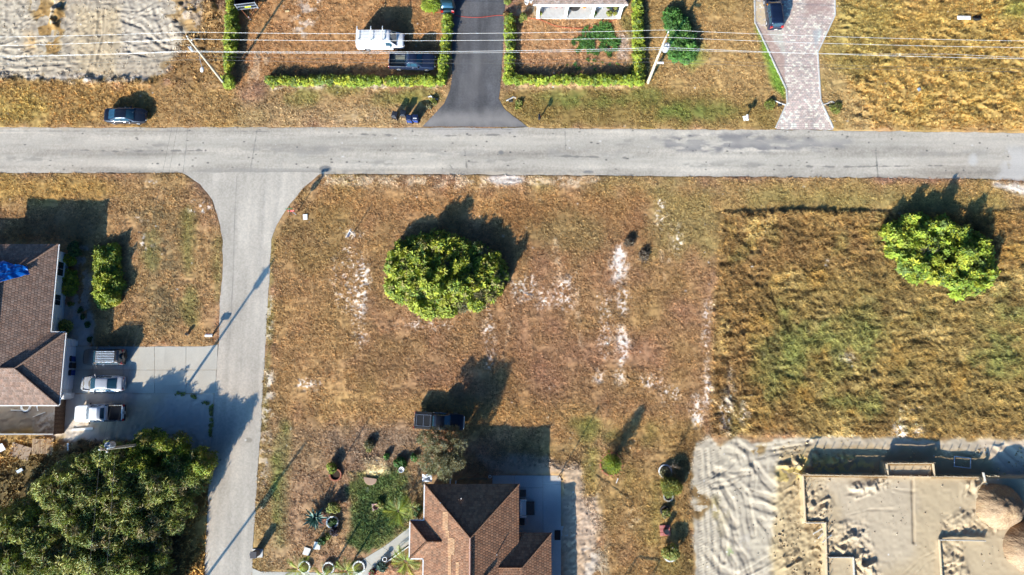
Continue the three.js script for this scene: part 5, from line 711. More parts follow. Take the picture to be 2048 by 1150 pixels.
function pickup(name, label, px, py, turn, p, o = {}) {
  const bedL = o.bedL ?? 1.75, crew = o.crew ?? true, Lh = 2.75, x0 = -Lh + bedL, W = 0.98;
  const t = vehicle(name, label, 'pickup truck', px, py, turn, { paint: p, L: Lh * 2, W: W * 2, belt: 1.1, body: [[x0, 0.96, 1.14, 0.45], [x0 + 0.1, 0.98, 1.16, 0.42], [1.1, 0.98, 1.16, 0.42], [2.2, 0.95, 1.08, 0.44], [2.6, 0.88, 0.98, 0.48], [2.75, 0.74, 0.88, 0.5]], cabin: [[x0 + 0.02, 1.14, 0.74], [x0 + 0.2, 1.66, 0.7], [x0 + 0.5, 1.84, 0.68], [0.3, 1.84, 0.68], [0.62, 1.76, 0.67], [1.3, 1.18, 0.74]], glass: [['windshield', 0.66, 1.22, -0.56, 0.56], ['rear_window', x0 + 0.04, x0 + 0.22, -0.5, 0.5], ...(crew ? [['side_window', -0.02, 0.7, 0.66, 0.92], ['side_window', x0 + 0.3, -0.1, 0.66, 0.92]] : [['side_window', x0 + 0.3, 0.7, 0.66, 0.92]])], wheels: [-1.65, 1.75], wr: 0.4, mirror: 0.85, mirrorMat: M.trim, bumper: o.bumper ?? M.chrome, tall: true, tailY: 0.95, group: o.group });
  const bed = new THREE.Group(); bed.name = 'bed'; t.add(bed); const xb = -Lh, mid = (x0 + xb) / 2, len = x0 - xb - 0.03;
  obj('bed_floor', box(len, 0.08, 1.7, mid, 0.62, 0), o.floor ?? M.trim, bed); for (const s of [-1, 1]) { obj('bed_side', bev(len, 0.72, 0.16, mid, 0.8, s * 0.88, 0, 0.03), p, bed); obj('bed_rail', bev(len, 0.05, 0.14, mid, 1.18, s * 0.88, 0, 0.015), M.trim, bed); }
  obj('tailgate', bev(0.1, 0.56, 1.6, xb + 0.06, 0.9, 0, 0, 0.02), p, bed); obj('handle', bev(0.05, 0.08, 0.22, xb + 0.0, 1.02, 0, 0, 0.01), M.trim, bed); obj('bed_front', bev(0.08, 0.5, 1.58, x0 - 0.05, 0.9, 0, 0, 0.02), p, bed);
  return t;
}
const PI = Math.PI;
vehicle('black_sedan', 'black sedan parked on the grass verge at upper left', 'car', 253, 232, 0, sedan(paint(0x1d2430, 0.3)));
{ const t = vehicle('panel_van', 'white panel van with three roof rack bars on the lawn', 'van', 762, 83, 0, { paint: paint(0xf1f1ee, 0.35, 0), L: 5.75, W: 2.02, belt: 1.12, body: [[-2.87, 0.92, 1.2, 0.42], [-2.75, 1.0, 1.25, 0.38], [1.4, 1.0, 1.2, 0.38], [2.3, 0.95, 1.06, 0.4], [2.75, 0.86, 0.96, 0.44], [2.87, 0.78, 0.86, 0.46]], cabin: [[-2.86, 1.2, 0.86], [-2.78, 2.0, 0.8], [-2.5, 2.1, 0.76], [1.0, 2.1, 0.76], [1.3, 2.02, 0.76], [2.05, 1.14, 0.84]], glass: [['windshield', 1.36, 1.98, -0.56, 0.56], ['side_window', 0.75, 1.5, 0.68, 0.94], ['rear_window', -2.87, -2.8, -0.5, 0.5]], wheels: [-1.6, 1.9], wr: 0.38, mirror: 1.25, mirrorMat: M.trim, bumper: M.trim, tall: true, tailY: 1.0 });
  for (const x of [-2.55, -0.9, 0.5]) { const rk = new THREE.Group(); rk.name = 'roof_rack'; t.add(rk); obj('crossbar', bev(0.1, 0.07, 2.0, x, 2.4, 0, 0, 0.02), M.white, rk); for (const s of [-1, 1]) { obj('upright', box(0.07, 0.42, 0.06, x, 2.2, s * 0.76), M.white, rk); obj('brace', rod(V3(x, 2.38, s * 0.5), V3(x + 0.22, 2.1, s * 0.62), 0.025), M.white, rk); } }
  for (let i = -3; i <= 3; i++) obj('roof_rib', box(3.3, 0.02, 0.05, -0.8, 2.135 - Math.abs(i) * 0.004, i * 0.2), M.white, t); }
{ const t = pickup('navy_pickup', 'dark navy pickup with open cluttered bed beside the white van', 825, 124, -0.03, paint(0x212b40, 0.3), { bedL: 2.0, floor: std(0x77776c, 0.9), bumper: M.trim }); void t;
  const [x, z] = S(800, 118, 1.1); const b = thing('tool_chest', 'grey-green board lying in the bed of the navy pickup', 'board', [x, 0.72, z]); obj('board', bev(1.1, 0.06, 0.9, 0, 0, 0, 0.06), std(0x7d8072, 0.8), b); obj('batten', box(1.0, 0.05, 0.08, 0, 0.055, 0.2, 0.06), std(0x6a6d60, 0.8), b); }
vehicle('green_wagon', 'dark teal car at the top edge beside the asphalt driveway', 'car', 896, -8, PI / 2, suv(paint(0x1d3336, 0.35), { L: 4.7, cabin: [[-2.0, 1.02, 0.7], [-1.7, 1.4, 0.66], [-1.2, 1.56, 0.64], [0.1, 1.56, 0.64], [0.45, 1.5, 0.64], [1.15, 1.06, 0.7]], glass: [['windshield', 0.5, 1.06, -0.56, 0.56], ['rear_window', -1.96, -1.42, -0.54, 0.54], ['side_window', -0.3, 0.5, 0.66, 0.92], ['side_window', -1.2, -0.38, 0.66, 0.92]], belt: 0.98 }));
{ const t = vehicle('black_suv', 'black sport utility car with red tail lights on the paver driveway', 'car', 1547, 22, PI / 2 + 0.06, suv(paint(0x1b263c, 0.25), { tall: true, group: undefined })); obj('reflector', bev(0.2, 0.06, 0.2, 0.6, 1.2, -0.85, 0, 0.02), std(0xd98a20, 0.4), t); }
{ const t = vehicle('grey_suv', 'charcoal grey sport utility with slatted roof rack in the shaded driveway', 'car', 209, 714, PI, suv(paint(0x55504c, 0.45), { L: 4.6, roof: paint(0x6a645e, 0.45), bumper: M.trim }));
  const rk = new THREE.Group(); rk.name = 'roof_rack'; t.add(rk); for (let i = -3; i <= 3; i++) obj('slat', bev(2.1, 0.035, 0.09, -0.75, 1.9, i * 0.19, 0, 0.01), M.rim, rk); for (const x of [-1.75, -0.35, 0.2]) obj('crossbar', bev(0.07, 0.05, 1.36, x, 1.86, 0, 0, 0.01), M.trim, rk); for (const s of [-1, 1]) obj('rail', rod(V3(-1.85, 1.84, s * 0.68), V3(0.3, 1.84, s * 0.68), 0.03), M.trim, rk);
  obj('spare_wheel', [new THREE.CylinderGeometry(0.36, 0.36, 0.24, 20).rotateZ(PI / 2).translate(-2.5, 1.05, 0.1), new THREE.CylinderGeometry(0.2, 0.2, 0.26, 14).rotateZ(PI / 2).translate(-2.5, 1.05, 0.1)], M.tyre, t); }
vehicle('silver_sedan', 'silver sedan with a dull dark bonnet between two trucks in the driveway', 'car', 205, 767, PI, sedan(paint(0xbfc1c4, 0.35, 0.3), { hood: [1.25, 2.1, std(0x6d6658, 0.8)] }));
pickup('white_pickup', 'white pickup with empty dark-lined bed, lowest in the left driveway', 202, 826, PI + 0.02, paint(0xf2f2ef, 0.35, 0), { bedL: 2.0, floor: std(0x3c3430, 0.9), bumper: M.trim });
{ const t = pickup('black_pickup', 'black pickup with a framed bed cover parked by the pale feathery tree', 879, 842, -0.06, paint(0x1d1f24, 0.3), { bedL: 2.0 });
  const cv = obj('bed_cover', bev(1.9, 0.05, 1.66, -1.72, 1.2, 0, 0, 0.02), M.trim, t); for (const s of [-1, 1]) obj('frame_bar', box(1.7, 0.03, 0.05, -1.72, 0.0 + 1.245, s * 0.62), M.chrome, cv); for (const x of [-2.5, -1.72, -0.95]) obj('frame_bar', box(0.05, 0.03, 1.24, x, 1.25, 0), M.chrome, cv); }
{ // dark utility trailer at the top edge
  const [x, z] = S(494, -6, 0.8), t = thing('utility_trailer', 'black box trailer with pale frame and yellow tag at the top edge', 'trailer', [x, 0, z], 0.12); const k = std(0x1a1f26, 0.5);
  obj('deck', bev(2.5, 0.1, 4.4, 0, 0.62, -0.8, 0, 0.02), M.dark, t); for (const s of [-1, 1]) { obj('side_wall', bev(0.07, 1.1, 4.4, s * 1.22, 1.2, -0.8, 0, 0.02), k, t); wheel(t, s * 1.35, -1.2, 0.36).rotation.y = PI / 2; obj('frame_post', box(0.08, 1.35, 0.08, s * 1.2, 1.2, 1.45), M.galv, t); }
  obj('front_wall', bev(2.45, 1.15, 0.08, 0, 1.2, 1.4, 0, 0.02), k, t); obj('frame_rail', [box(2.5, 0.07, 0.07, 0, 1.8, 1.46), box(2.5, 0.07, 0.07, 0, 0.75, 1.5), box(2.5, 0.07, 0.07, 0, 1.3, 1.48)], M.galv, t); obj('yellow_tag', box(0.75, 0.22, 0.03, 0.1, 1.06, 1.47), std(0xc9d82e, 0.6), t);
  obj('drawbar', [rod(V3(-0.9, 0.6, 1.4), V3(0, 0.55, 2.7), 0.06), rod(V3(0.9, 0.6, 1.4), V3(0, 0.55, 2.7), 0.06)], M.rust, t); obj('jack_wheel', [rod(V3(0, 0.02, 2.6), V3(0, 0.8, 2.6), 0.05)], M.galv, t); }

// ---------------------------------------------------------------- utility poles and lines
M.pole = new THREE.MeshStandardMaterial({ color: col(0xb0a48e), roughness: 0.95, bumpMap: bumpTex, bumpScale: 0.01 }); M.cable = std(0xd8d4cc, 0.5, 0.2); M.cableDark = std(0x5a5854, 0.7);
function utilityPole(label, base, top, H, r = 0.17) { const a = SP(...base, 0), b = SP(...top, H), t = thing('utility_pole', label, 'utility pole', [a.x, 0, a.z], 0, 'utility poles'); const d = b.clone().sub(a); obj('shaft', rod(V3(0, -0.2, 0), d, r, r * 0.7, 12), M.pole, t); t.userData.d = undefined; delete t.userData.d; return { t, at: (y) => d.clone().multiplyScalar(y / H), d }; }
function insulator(parent, p) { return obj('insulator', [cyl(0.03, 0.03, 0.25, p.x, p.y, p.z, 6), cyl(0.08, 0.08, 0.05, p.x, p.y + 0.14, p.z, 10), cyl(0.06, 0.06, 0.05, p.x, p.y + 0.22, p.z, 10)], M.white, parent); }
function transformer(parent, p, r = 0.3, h = 0.85) { const g = obj('transformer', [cyl(r, r, h, p.x, p.y, p.z, 20), cyl(r * 1.05, r * 0.9, 0.08, p.x, p.y + h, p.z, 20)], M.galv, parent); for (const s of [-1, 1]) obj('bushing', cyl(0.05, 0.03, 0.25, p.x + s * 0.14, p.y + h + 0.06, p.z, 8), M.white, g); return g; }
{
  const p1 = utilityPole('leaning wooden utility pole with a lamp arm at the end of the straight hedge', [452, 172], [375, 74], 10.2); insulator(p1.t, p1.at(10.2)); insulator(p1.t, p1.at(9.5).add(V3(0.2, 0, 0)));
  obj('crossarm', [rod(p1.at(8.7).add(V3(-0.9, 0, -0.1)), p1.at(8.7).add(V3(0.5, 0, 0.1)), 0.05)], M.wood, p1.t); transformer(p1.t, p1.at(7.9).add(V3(-0.5, 0, 0.1)), 0.2, 0.5);
  const arm = obj('lamp_arm', tube([p1.at(7.2), p1.at(7.4).add(V3(0.2, 0.2, 0.8)), p1.at(7.2).add(V3(0.5, 0.3, 1.9))], 0.03), M.galv, p1.t); const lp = p1.at(7.2).add(V3(0.5, 0.28, 2.1)); obj('lamp_head', new THREE.SphereGeometry(0.26, 14, 8).scale(0.8, 0.4, 1.3).translate(lp.x, lp.y, lp.z), M.white, arm);
  const p2 = utilityPole('wooden utility pole with a round grey transformer beside the U-shaped hedge', [1296, 166], [1331, 76], 10); insulator(p2.t, p2.at(10)); obj('pin', rod(p2.at(10), p2.at(10).add(V3(0.02, 1.1, 0)), 0.03), M.galv, p2.t); insulator(p2.t, p2.at(10).add(V3(0.02, 1.1, 0))); transformer(p2.t, p2.at(8).add(V3(0.42, -0.2, 0.12)), 0.36, 0.95); obj('side_box', bev(0.7, 0.2, 0.2, p2.at(5).x + 0.5, 5, p2.at(5).z + 0.1), M.white, p2.t); obj('ground_wire_cover', rod(p2.at(0.2).add(V3(-0.16, 0, 0)), p2.at(6.5).add(V3(-0.13, 0, 0)), 0.05), M.pole, p2.t);
  const p3 = utilityPole('wooden utility pole with a transformer rising from the lower left wood', [294, 887], [201, 899], 10.4); insulator(p3.t, p3.at(10.4)); transformer(p3.t, p3.at(8.6).add(V3(0.3, 0, -0.38)), 0.33, 0.9); obj('crossarm', rod(p3.at(9.7).add(V3(-0.5, 0, -0.3)), p3.at(9.7).add(V3(0.5, 0, 0.3)), 0.05), M.wood, p3.t); insulator(p3.t, p3.at(9.8).add(V3(0.45, 0, 0.25)));
  const p4 = utilityPole('utility pole below the bottom edge whose shadow crosses the side road', [281, 1330], [250, 1372], 10.6); transformer(p4.t, p4.at(7.6).add(V3(0.4, 0, 0)), 0.34, 0.95); insulator(p4.t, p4.at(10.6));
  const span = (label, pts, r, mat, sag = 0.55) => { const q = pts.map(([x, y, h]) => SP(x, y, h)), c = []; for (let i = 0; i < q.length - 1; i++) for (let k = 0; k < 12; k++) { const t = k / 12, v = q[i].clone().lerp(q[i + 1], t); v.y -= sag * 4 * t * (1 - t) * Math.min(1, q[i].distanceTo(q[i + 1]) / 50); c.push(v); } c.push(q[q.length - 1]); tag(obj('power_line', tube(c, r, 5, c.length * 2), mat), label, 'power line', 'overhead lines'); };
  span('topmost pale power line strung between the two roadside poles', [[-260, 75, 10.4], [371, 64, 10.4], [1334, 60, 11], [2300, 84, 10.6]], 0.02, M.cable);
  span('second pale power line from the top along the road', [[-260, 95, 9.6], [374, 78, 9.7], [1332, 74.5, 10.1], [2300, 97, 9.8]], 0.02, M.cable);
  span('third pale power line, thickest of the pair above the hedge', [[-260, 117, 8.8], [366, 102, 8.8], [1329, 95, 8.9], [2300, 120, 8.7]], 0.022, M.cable);
  span('fourth pale power line, close under the third', [[-260, 111, 8.3], [372, 104, 8.4], [1329, 99, 8.5], [1900, 108, 8.5], [2300, 121, 8.3]], 0.015, M.cable);
  span('dull communication cable nearest the hedge tops', [[-260, 124, 6.6], [386, 112, 6.6], [1306, 117.5, 6.2], [2300, 140, 6.4]], 0.012, M.cableDark);
  span('lowest dark communication cable along the road', [[-260, 130, 6], [390, 119, 6], [1308, 124, 5.7], [2300, 146, 5.8]], 0.016, M.cableDark);
  span('left one of the two lines over the lower left wood', [[201, 898, 10.5], [150, 1380, 10.4]], 0.011, M.cableDark); span('right one of the two lines over the lower left wood', [[230, 905, 9.9], [190, 1390, 9.8]], 0.011, M.cableDark);
  span('thin service line from the wood to the roadside pole', [[203, 897, 10.2], [372, 106, 8.6]], 0.008, M.cableDark); span('thin lower service line above the left driveway', [[225, 895, 8.8], [380, 112, 6.9]], 0.008, M.cableDark);
}

// ---------------------------------------------------------------- street and yard objects
M.binBlue = std(0x1c3f86, 0.55); M.binDark = std(0x23252b, 0.6); M.binBrown = std(0x4a3a2c, 0.7);
function bin(label, px, py, turn, mat, lid) { const [x, z] = S(px, py, 0.6), t = thing('wheelie_bin', label, 'bin', [x, Math.max(hAt(x, z), bare.at(x, z) > 0.9 ? 0.03 : -1), z], turn, 'wheeled refuse bins'); const s = new THREE.Shape(); s.moveTo(-0.22, 0.1); s.lineTo(0.22, 0.02); s.lineTo(0.33, 0.96); s.lineTo(-0.3, 0.96); s.closePath(); obj('tub', new THREE.ExtrudeGeometry(s, { depth: 0.56, bevelEnabled: true, bevelSize: 0.02, bevelThickness: 0.02, bevelSegments: 1 }).translate(0, 0, -0.28), mat, t); obj('lid', [bev(0.76, 0.07, 0.66, 0.03, 1.02, 0, 0, 0.03), bev(0.5, 0.05, 0.4, 0.03, 1.06, 0, 0, 0.02)], lid, t); obj('handle', rod(V3(-0.42, 0.96, -0.24), V3(-0.42, 0.96, 0.24), 0.025), mat, t); for (const q of [-1, 1]) obj('wheel', new THREE.CylinderGeometry(0.12, 0.12, 0.06, 14).rotateX(Math.PI / 2).translate(-0.24, 0.12, q * 0.3), M.tyre, t); return t; }
bin('dark wheeled bin standing apart, left of the other three by the road', 790, 232, 1.3, M.binDark, std(0x2b2e36, 0.5)); bin('dark navy wheeled bin with a brownish front, second of the four by the road', 807, 229, 1.45, M.binBrown, std(0x1f2733, 0.5)); bin('blue wheeled bin, third of the four by the road', 819, 239, 1.5, M.binBlue, std(0x1a2a4c, 0.5)); { const t = bin('blue wheeled bin with a white mark on its lid, nearest the asphalt driveway', 831, 238, 1.5, M.binBlue, std(0x1a2a4c, 0.5)); obj('white_mark', box(0.1, 0.012, 0.44, -0.1, 1.092, 0), M.white, t); }
bin('blue-fronted bin by the garage wall beside the grey utility car', 141, 718, 0.1, M.binBlue, M.binDark); bin('dark bin with a tan bag, between two blue bins at the garage wall', 142, 731, 0, M.binBrown, M.binDark); bin('blue-fronted bin by the garage wall beside the silver sedan', 140, 745, -0.1, M.binBlue, M.binDark);
function mailbox(label, px, py, turn, mat, postMat, h = 1.05) { const [x, z] = S(px, py, 0), t = thing('mailbox', label, 'mailbox', [x, hAt(x, z), z], turn, 'roadside mailboxes'); obj('post', bev(0.12, h, 0.12, 0, h / 2 - 0.03, 0, 0, 0.01), postMat, t); const s = new THREE.Shape(); s.moveTo(-0.12, 0); s.lineTo(0.12, 0); s.lineTo(0.12, 0.15); s.absarc(0, 0.15, 0.12, 0, Math.PI); s.closePath(); const b = obj('box', new THREE.ExtrudeGeometry(s, { depth: 0.62, bevelEnabled: true, bevelSize: 0.012, bevelThickness: 0.012, bevelSegments: 1 }).translate(0, h, -0.2), mat, t); obj('flag', box(0.02, 0.16, 0.1, 0.14, h + 0.2, 0.1), std(0xb02020, 0.6), b); obj('bracket', box(0.14, 0.06, 0.6, 0, h - 0.03, 0.06), postMat, t); return t; }
mailbox('dark roadside mailbox on a post, right of the asphalt driveway', 1078, 240, 0, std(0x23262c, 0.5), M.dark, 1.15); { const t = mailbox('wide white mailbox on the verge left of the paver driveway', 1488, 241, 0, M.white, M.white, 1.05); obj('newspaper_tube', bev(0.2, 0.2, 0.5, -0.3, 0.95, 0.1, 0.3), M.white, t); obj('crosspiece', bev(0.7, 0.08, 0.1, -0.1, 0.98, -0.1), M.white, t); }
mailbox('white mailbox on a post at the corner of the left driveway', 424, 672, Math.PI / 2, M.white, M.dark, 1.1).scale.set(1.35, 1.0, 1.25);
{ // masonry mailbox pillar by the lower driveway
  const [x, z] = S(517, 1104), t = thing('mailbox_pillar', 'grey masonry mailbox pillar on a slab beside the side road', 'mailbox', [x, 0.02, z], 0); obj('slab', bev(1.15, 0.1, 0.9, -0.05, 0.03, 0.1), M.concrete, t); obj('pillar', bev(0.56, 1.25, 0.56, -0.05, 0.7, 0, 0, 0.02), std(0x6f6a68, 0.9), t); obj('cap', bev(0.72, 0.09, 0.72, -0.05, 1.37, 0, 0, 0.03), std(0x4f4c4e, 0.8), t); const b = obj('box', bev(0.5, 0.24, 0.22, -0.3, 1.05, 0, 0, 0.02), M.dark, t); obj('door', box(0.02, 0.2, 0.18, -0.56, 1.05, 0), M.steel, b); }
{ // stop sign with street name blades
  const [x, z] = S(592, 429), t = thing('stop_sign', 'red stop sign with street name blades at the road corner', 'stop sign', [x, hAt(x, z), z], 0.1); obj('post', [box(0.06, 2.7, 0.06, 0, 1.33, 0)], M.galv, t); const oc = new THREE.Shape(); for (let i = 0; i < 8; i++) { const a = Math.PI / 8 + i * Math.PI / 4; i ? oc.lineTo(Math.cos(a) * 0.41, Math.sin(a) * 0.41) : oc.moveTo(Math.cos(a) * 0.41, Math.sin(a) * 0.41); }
  const f = obj('sign_face', new THREE.ExtrudeGeometry(oc, { depth: 0.012, bevelEnabled: false }).translate(0, 1.85, 0.045), std(0xb31b1b, 0.5), t); const font = await new FontLoader().loadAsync('fonts/droid/droid_sans_bold.typeface.json'); const tg = new TextGeometry('STOP', { font, size: 0.2, depth: 0.006 }); tg.computeBoundingBox(); tg.translate(-(tg.boundingBox.max.x) / 2, 1.75, 0.058); obj('lettering', tg, M.white, f);
  obj('street_blade', [box(0.03, 0.2, 0.85, 0, 2.42, 0)], std(0x1c6b42, 0.5), t); obj('street_blade', [box(0.85, 0.2, 0.03, 0, 2.65, 0)], std(0x1c6b42, 0.5), t); obj('bracket', [box(0.08, 0.06, 0.08, 0, 2.53, 0)], M.galv, t); }
{ // sign post in the lot and loose sheets
  const [x, z] = S(707, 467), t = thing('sale_sign', 'white wooden sign post with a hanging panel in the mown lot', 'sign', [x, hAt(x, z), z], 1.05); obj('post', bev(0.1, 1.8, 0.1, 0, 0.88, 0, 0, 0.01), M.white, t); obj('arm', bev(1.15, 0.09, 0.09, -0.4, 1.62, 0, 0, 0.01), M.white, t); const pn = obj('panel', bev(0.65, 0.5, 0.03, -0.48, 1.22, 0, 0, 0.005), std(0xe4e8f2, 0.6), t); obj('blue_band', box(0.6, 0.14, 0.006, -0.48, 1.1, 0.019), std(0x3c5fae, 0.6), pn); obj('rider', bev(0.5, 0.16, 0.03, -0.48, 0.86, 0, 0, 0.005), M.white, t); }
const flatSheet = (name, label, cat, px, py, w, d, turn, mat, th = 0.03, tilt = 0) => { const [x, z] = S(px, py), g = bev(w, th, d, 0, 0, 0, 0, Math.min(0.008, th / 3)); if (tilt) g.rotateX(tilt); const m = obj(name, g, mat); m.position.set(x, hAt(x, z) + 0.05 + th / 2 + Math.abs(Math.sin(tilt)) * d / 2, z); m.rotation.y = turn; return tag(m, label, cat); };
flatSheet('paper_sheet', 'white board lying on the grass beside the stop sign', 'board', 611, 434.5, 0.52, 0.66, 0.05, M.white, 0.02, 0.08);
flatSheet('fibreboard', 'long white panel lying in the golden grass at upper right', 'panel', 1924, 38.5, 1.6, 0.42, -0.02, M.white, 0.12);
{ const [x, z] = S(1951, 38), t = thing('old_tyre', 'dark worn tyre leaning in the golden grass at upper right', 'tyre', [x, hAt(x, z) + 0.3, z], 0.3); const g = obj('tyre', new THREE.TorusGeometry(0.33, 0.16, 10, 24).rotateX(1.0), M.tyre, t); void g; obj('hub', new THREE.CylinderGeometry(0.2, 0.2, 0.12, 16).rotateX(1.0 + Math.PI / 2), M.rust, t); }
flatSheet('scrap_plastic', 'small crumpled blue-grey scrap in the golden grass', 'scrap', 1835, 181, 0.35, 0.4, 0.6, std(0x8fa0b0, 0.5), 0.12, 0.3);
flatSheet('wood_offcut', 'pale wood offcut on the lawn near the trailer', 'wood scrap', 575, 23, 0.5, 0.22, 0.1, std(0xd9c08c, 0.8), 0.06);
// low headwalls of the drive culverts
const headwall = (label, px, py, s, mat) => { const [x, z] = S(px, py), t = thing('culvert_headwall', label, 'headwall', [x, -0.1, z], 0, 'culvert headwalls'); obj('wall', tube([V3(-0.75 * s, 0.1, -0.25), V3(-0.35 * s, 0.12, -0.35), V3(0.15 * s, 0.14, -0.1), V3(0.75 * s, 0.12, 0.1)], 0.11, 8, 18), mat, t); obj('pipe_mouth', new THREE.CylinderGeometry(0.25, 0.25, 0.5, 14, 1, true).rotateZ(Math.PI / 2).translate(0.05 * s, 0, 0.1), M.dark, t); return t; };
headwall('pale culvert headwall on the left side of the paver driveway', 1558, 208, 1, M.concrete); headwall('pale culvert headwall on the right side of the paver driveway', 1656, 209, -1, M.concrete); headwall('small culvert headwall right of the asphalt driveway', 1022, 200, -0.8, M.concrete); headwall('small culvert headwall left of the asphalt driveway', 866, 198, 0.8, M.concrete);
function shrub(name, label, px, py, r, h, pal, seed, o = {}) { const [x, z] = S(px, py, h * 0.4), t = thing(name, label, o.cat || 'shrub', [x, hAt(x, z) - 0.02, z], 0, o.group), q = rng(seed), lobes = []; const n = o.n || 6; for (let i = 0; i < n; i++) { const a = q() * 6.283, d = Math.sqrt(q()) * r * 0.6; lobes.push([Math.cos(a) * d, h * (0.35 + q() * 0.35), Math.sin(a) * d, r * (0.35 + q() * 0.25)]); } foliage(t, lobes, o.per || 45, pal, seed + 1, o.geo || sprigs[1], o.size || 0.6, 0.85, 0.02); stems(t, lobes, 0.02, twig); return t; }
shrub('small_shrub', 'small pale green shrub at the left side of the asphalt driveway mouth', 858, 213, 0.35, 0.4, GREENS.olive, 601); shrub('small_shrub', 'dark bushy shrub behind the bins at the asphalt driveway mouth', 865, 203, 0.5, 0.6, GREENS.wood, 602); shrub('small_shrub', 'small yellowish shrub at the right side of the asphalt driveway mouth', 1034, 214, 0.35, 0.4, GREENS.gold, 603); shrub('small_shrub', 'dark shrub over the culvert right of the asphalt driveway', 1039, 206, 0.45, 0.5, GREENS.wood, 604); shrub('small_shrub', 'olive grass clump at the culvert right of the paver driveway', 1672, 214, 0.75, 0.4, GREENS.wood, 605, { geo: fineSprig, size: 1 }); shrub('small_shrub', 'olive grass clump at the culvert left of the paver driveway', 1540, 208, 0.6, 0.4, GREENS.wood, 606, { geo: fineSprig, size: 1 });
shrub('small_shrub', 'yellow flowering shrub left of the white porch', 1046, 37, 0.5, 0.9, GREENS.gold, 607); shrub('small_shrub', 'rust-leaved shrub at the corner of the U-shaped hedge by the driveway', 1014, 32, 0.5, 0.8, [[0.3, 0.12, 0.03], [0.24, 0.14, 0.03], [0.2, 0.2, 0.04]], 608); shrub('spiky_plant', 'bright spiky plant at the top edge left of the teal car', 863, 8, 0.85, 0.9, GREENS.lime, 609, { geo: longSprig, size: 0.8 }); shrub('small_shrub', 'brown-green shrub at the top edge right of the driveway', 1016, 4, 0.5, 0.8, GREENS.wood, 610);
{ for (const [px, py, w] of [[1053, 8, 0.32], [1062, 4, 0.28]]) { const [x, z] = S(px, py), t = thing('plant_stand', w > 0.3 ? 'round white garden stand left of the porch roof' : 'pale round stand half under the porch roof edge', 'stand', [x, 0, z]); obj('dish', new THREE.LatheGeometry([[0.0, 0.5], [w * 0.8, 0.52], [w, 0.6], [w * 0.95, 0.48], [0.06, 0.42], [0.06, 0]].map(([a, b]) => new THREE.Vector2(a, b)), 20), M.white, t); obj('foot', cyl(w * 0.7, w * 0.5, 0.06), M.white, t); }
  const g = prism([[1020, 13], [1072, 13], [1072, 32], [1020, 32]].map(([a, b]) => S(a, b)), -0.05, 0.05, 0.01); planUV(g, 0, 8, 0, 8); struct('porch_path', g, std(0xb79f7e, 0.95)); }
{ // red extension cord from the lawn over the asphalt drive to the porch
  const pts = [[862, 27], [890, 26], [920, 33], [960, 35], [1000, 31], [1040, 36], [1080, 41], [1110, 52], [1145, 57], [1190, 55], [1215, 45], [1232, 40]].map(([a, b]) => { const [x, z] = S(a, b); return V3(x, Math.max(hAt(x, z) + 0.1, 0.05), z); }); tag(obj('extension_cord', tube(pts, 0.022, 5, 140), std(0xd2452a, 0.6)), 'red extension cord lying across the asphalt driveway and porch lawn', 'cord'); }

// left house surroundings
shrub('wall_shrub', 'dark green rounded shrub at the north-east corner of the left house', 148, 498, 0.85, 1.5, GREENS.deep, 620, { n: 9, cat: 'shrub' }); shrub('wall_shrub', 'mid green shrub below the corner shrub at the left house wall', 138, 522, 0.75, 1.2, GREENS.bright, 621, { n: 8 }); thicket('wall_hedge', 'narrow green hedge against the white wall of the left house', 'hedge', [[126, 540], [145, 540], [148, 575], [140, 588], [124, 585], [122, 560]], 1.3, 10, 0.4, 0.6, GREENS.bright, 622, { per: 30, size: 0.7 });
shrub('wall_shrub', 'round olive shrub at the walkway corner by the left house', 132, 652, 0.95, 1.1, GREENS.wood, 623, { n: 8 }); for (const [i, px, py, w] of [[0, 142, 607, 'nearest the house wall'], [1, 162, 620, 'first along the walkway edge'], [2, 166, 633, 'second along the walkway edge'], [3, 177, 650, 'third along the walkway edge'], [4, 180, 677, 'nearest the shaded driveway']]) shrub('border_plant', 'small dark border plant by the left house walk, ' + w, px, py, 0.35, 0.4, i ? GREENS.deep : GREENS.gold, 630 + i, { n: 4, group: 'plants along the left house walk' });
{ const [x, z] = S(139, 686, 0.8), t = thing('utility_cabinet', 'white cabinet with a dark vent beside the garage corner', 'cabinet', [x, 0.03, z]); obj('case', bev(1.0, 1.1, 0.62, 0, 0.55, 0, 0, 0.03), M.white, t); obj('vent', box(0.14, 0.02, 0.24, -0.28, 1.11, 0), M.dark, t); }
{ const [x, z] = S(127, 791, 1.2), t = thing('gate_post', 'white block gate pier where the garage meets the brown fence', 'gate pier', [x, 0, z]); obj('pier', bev(1.0, 1.9, 0.62, 0, 0.95, 0, 0, 0.02), M.white, t); obj('cap', bev(1.1, 0.08, 0.72, 0, 1.94, 0, 0, 0.02), M.white, t); }
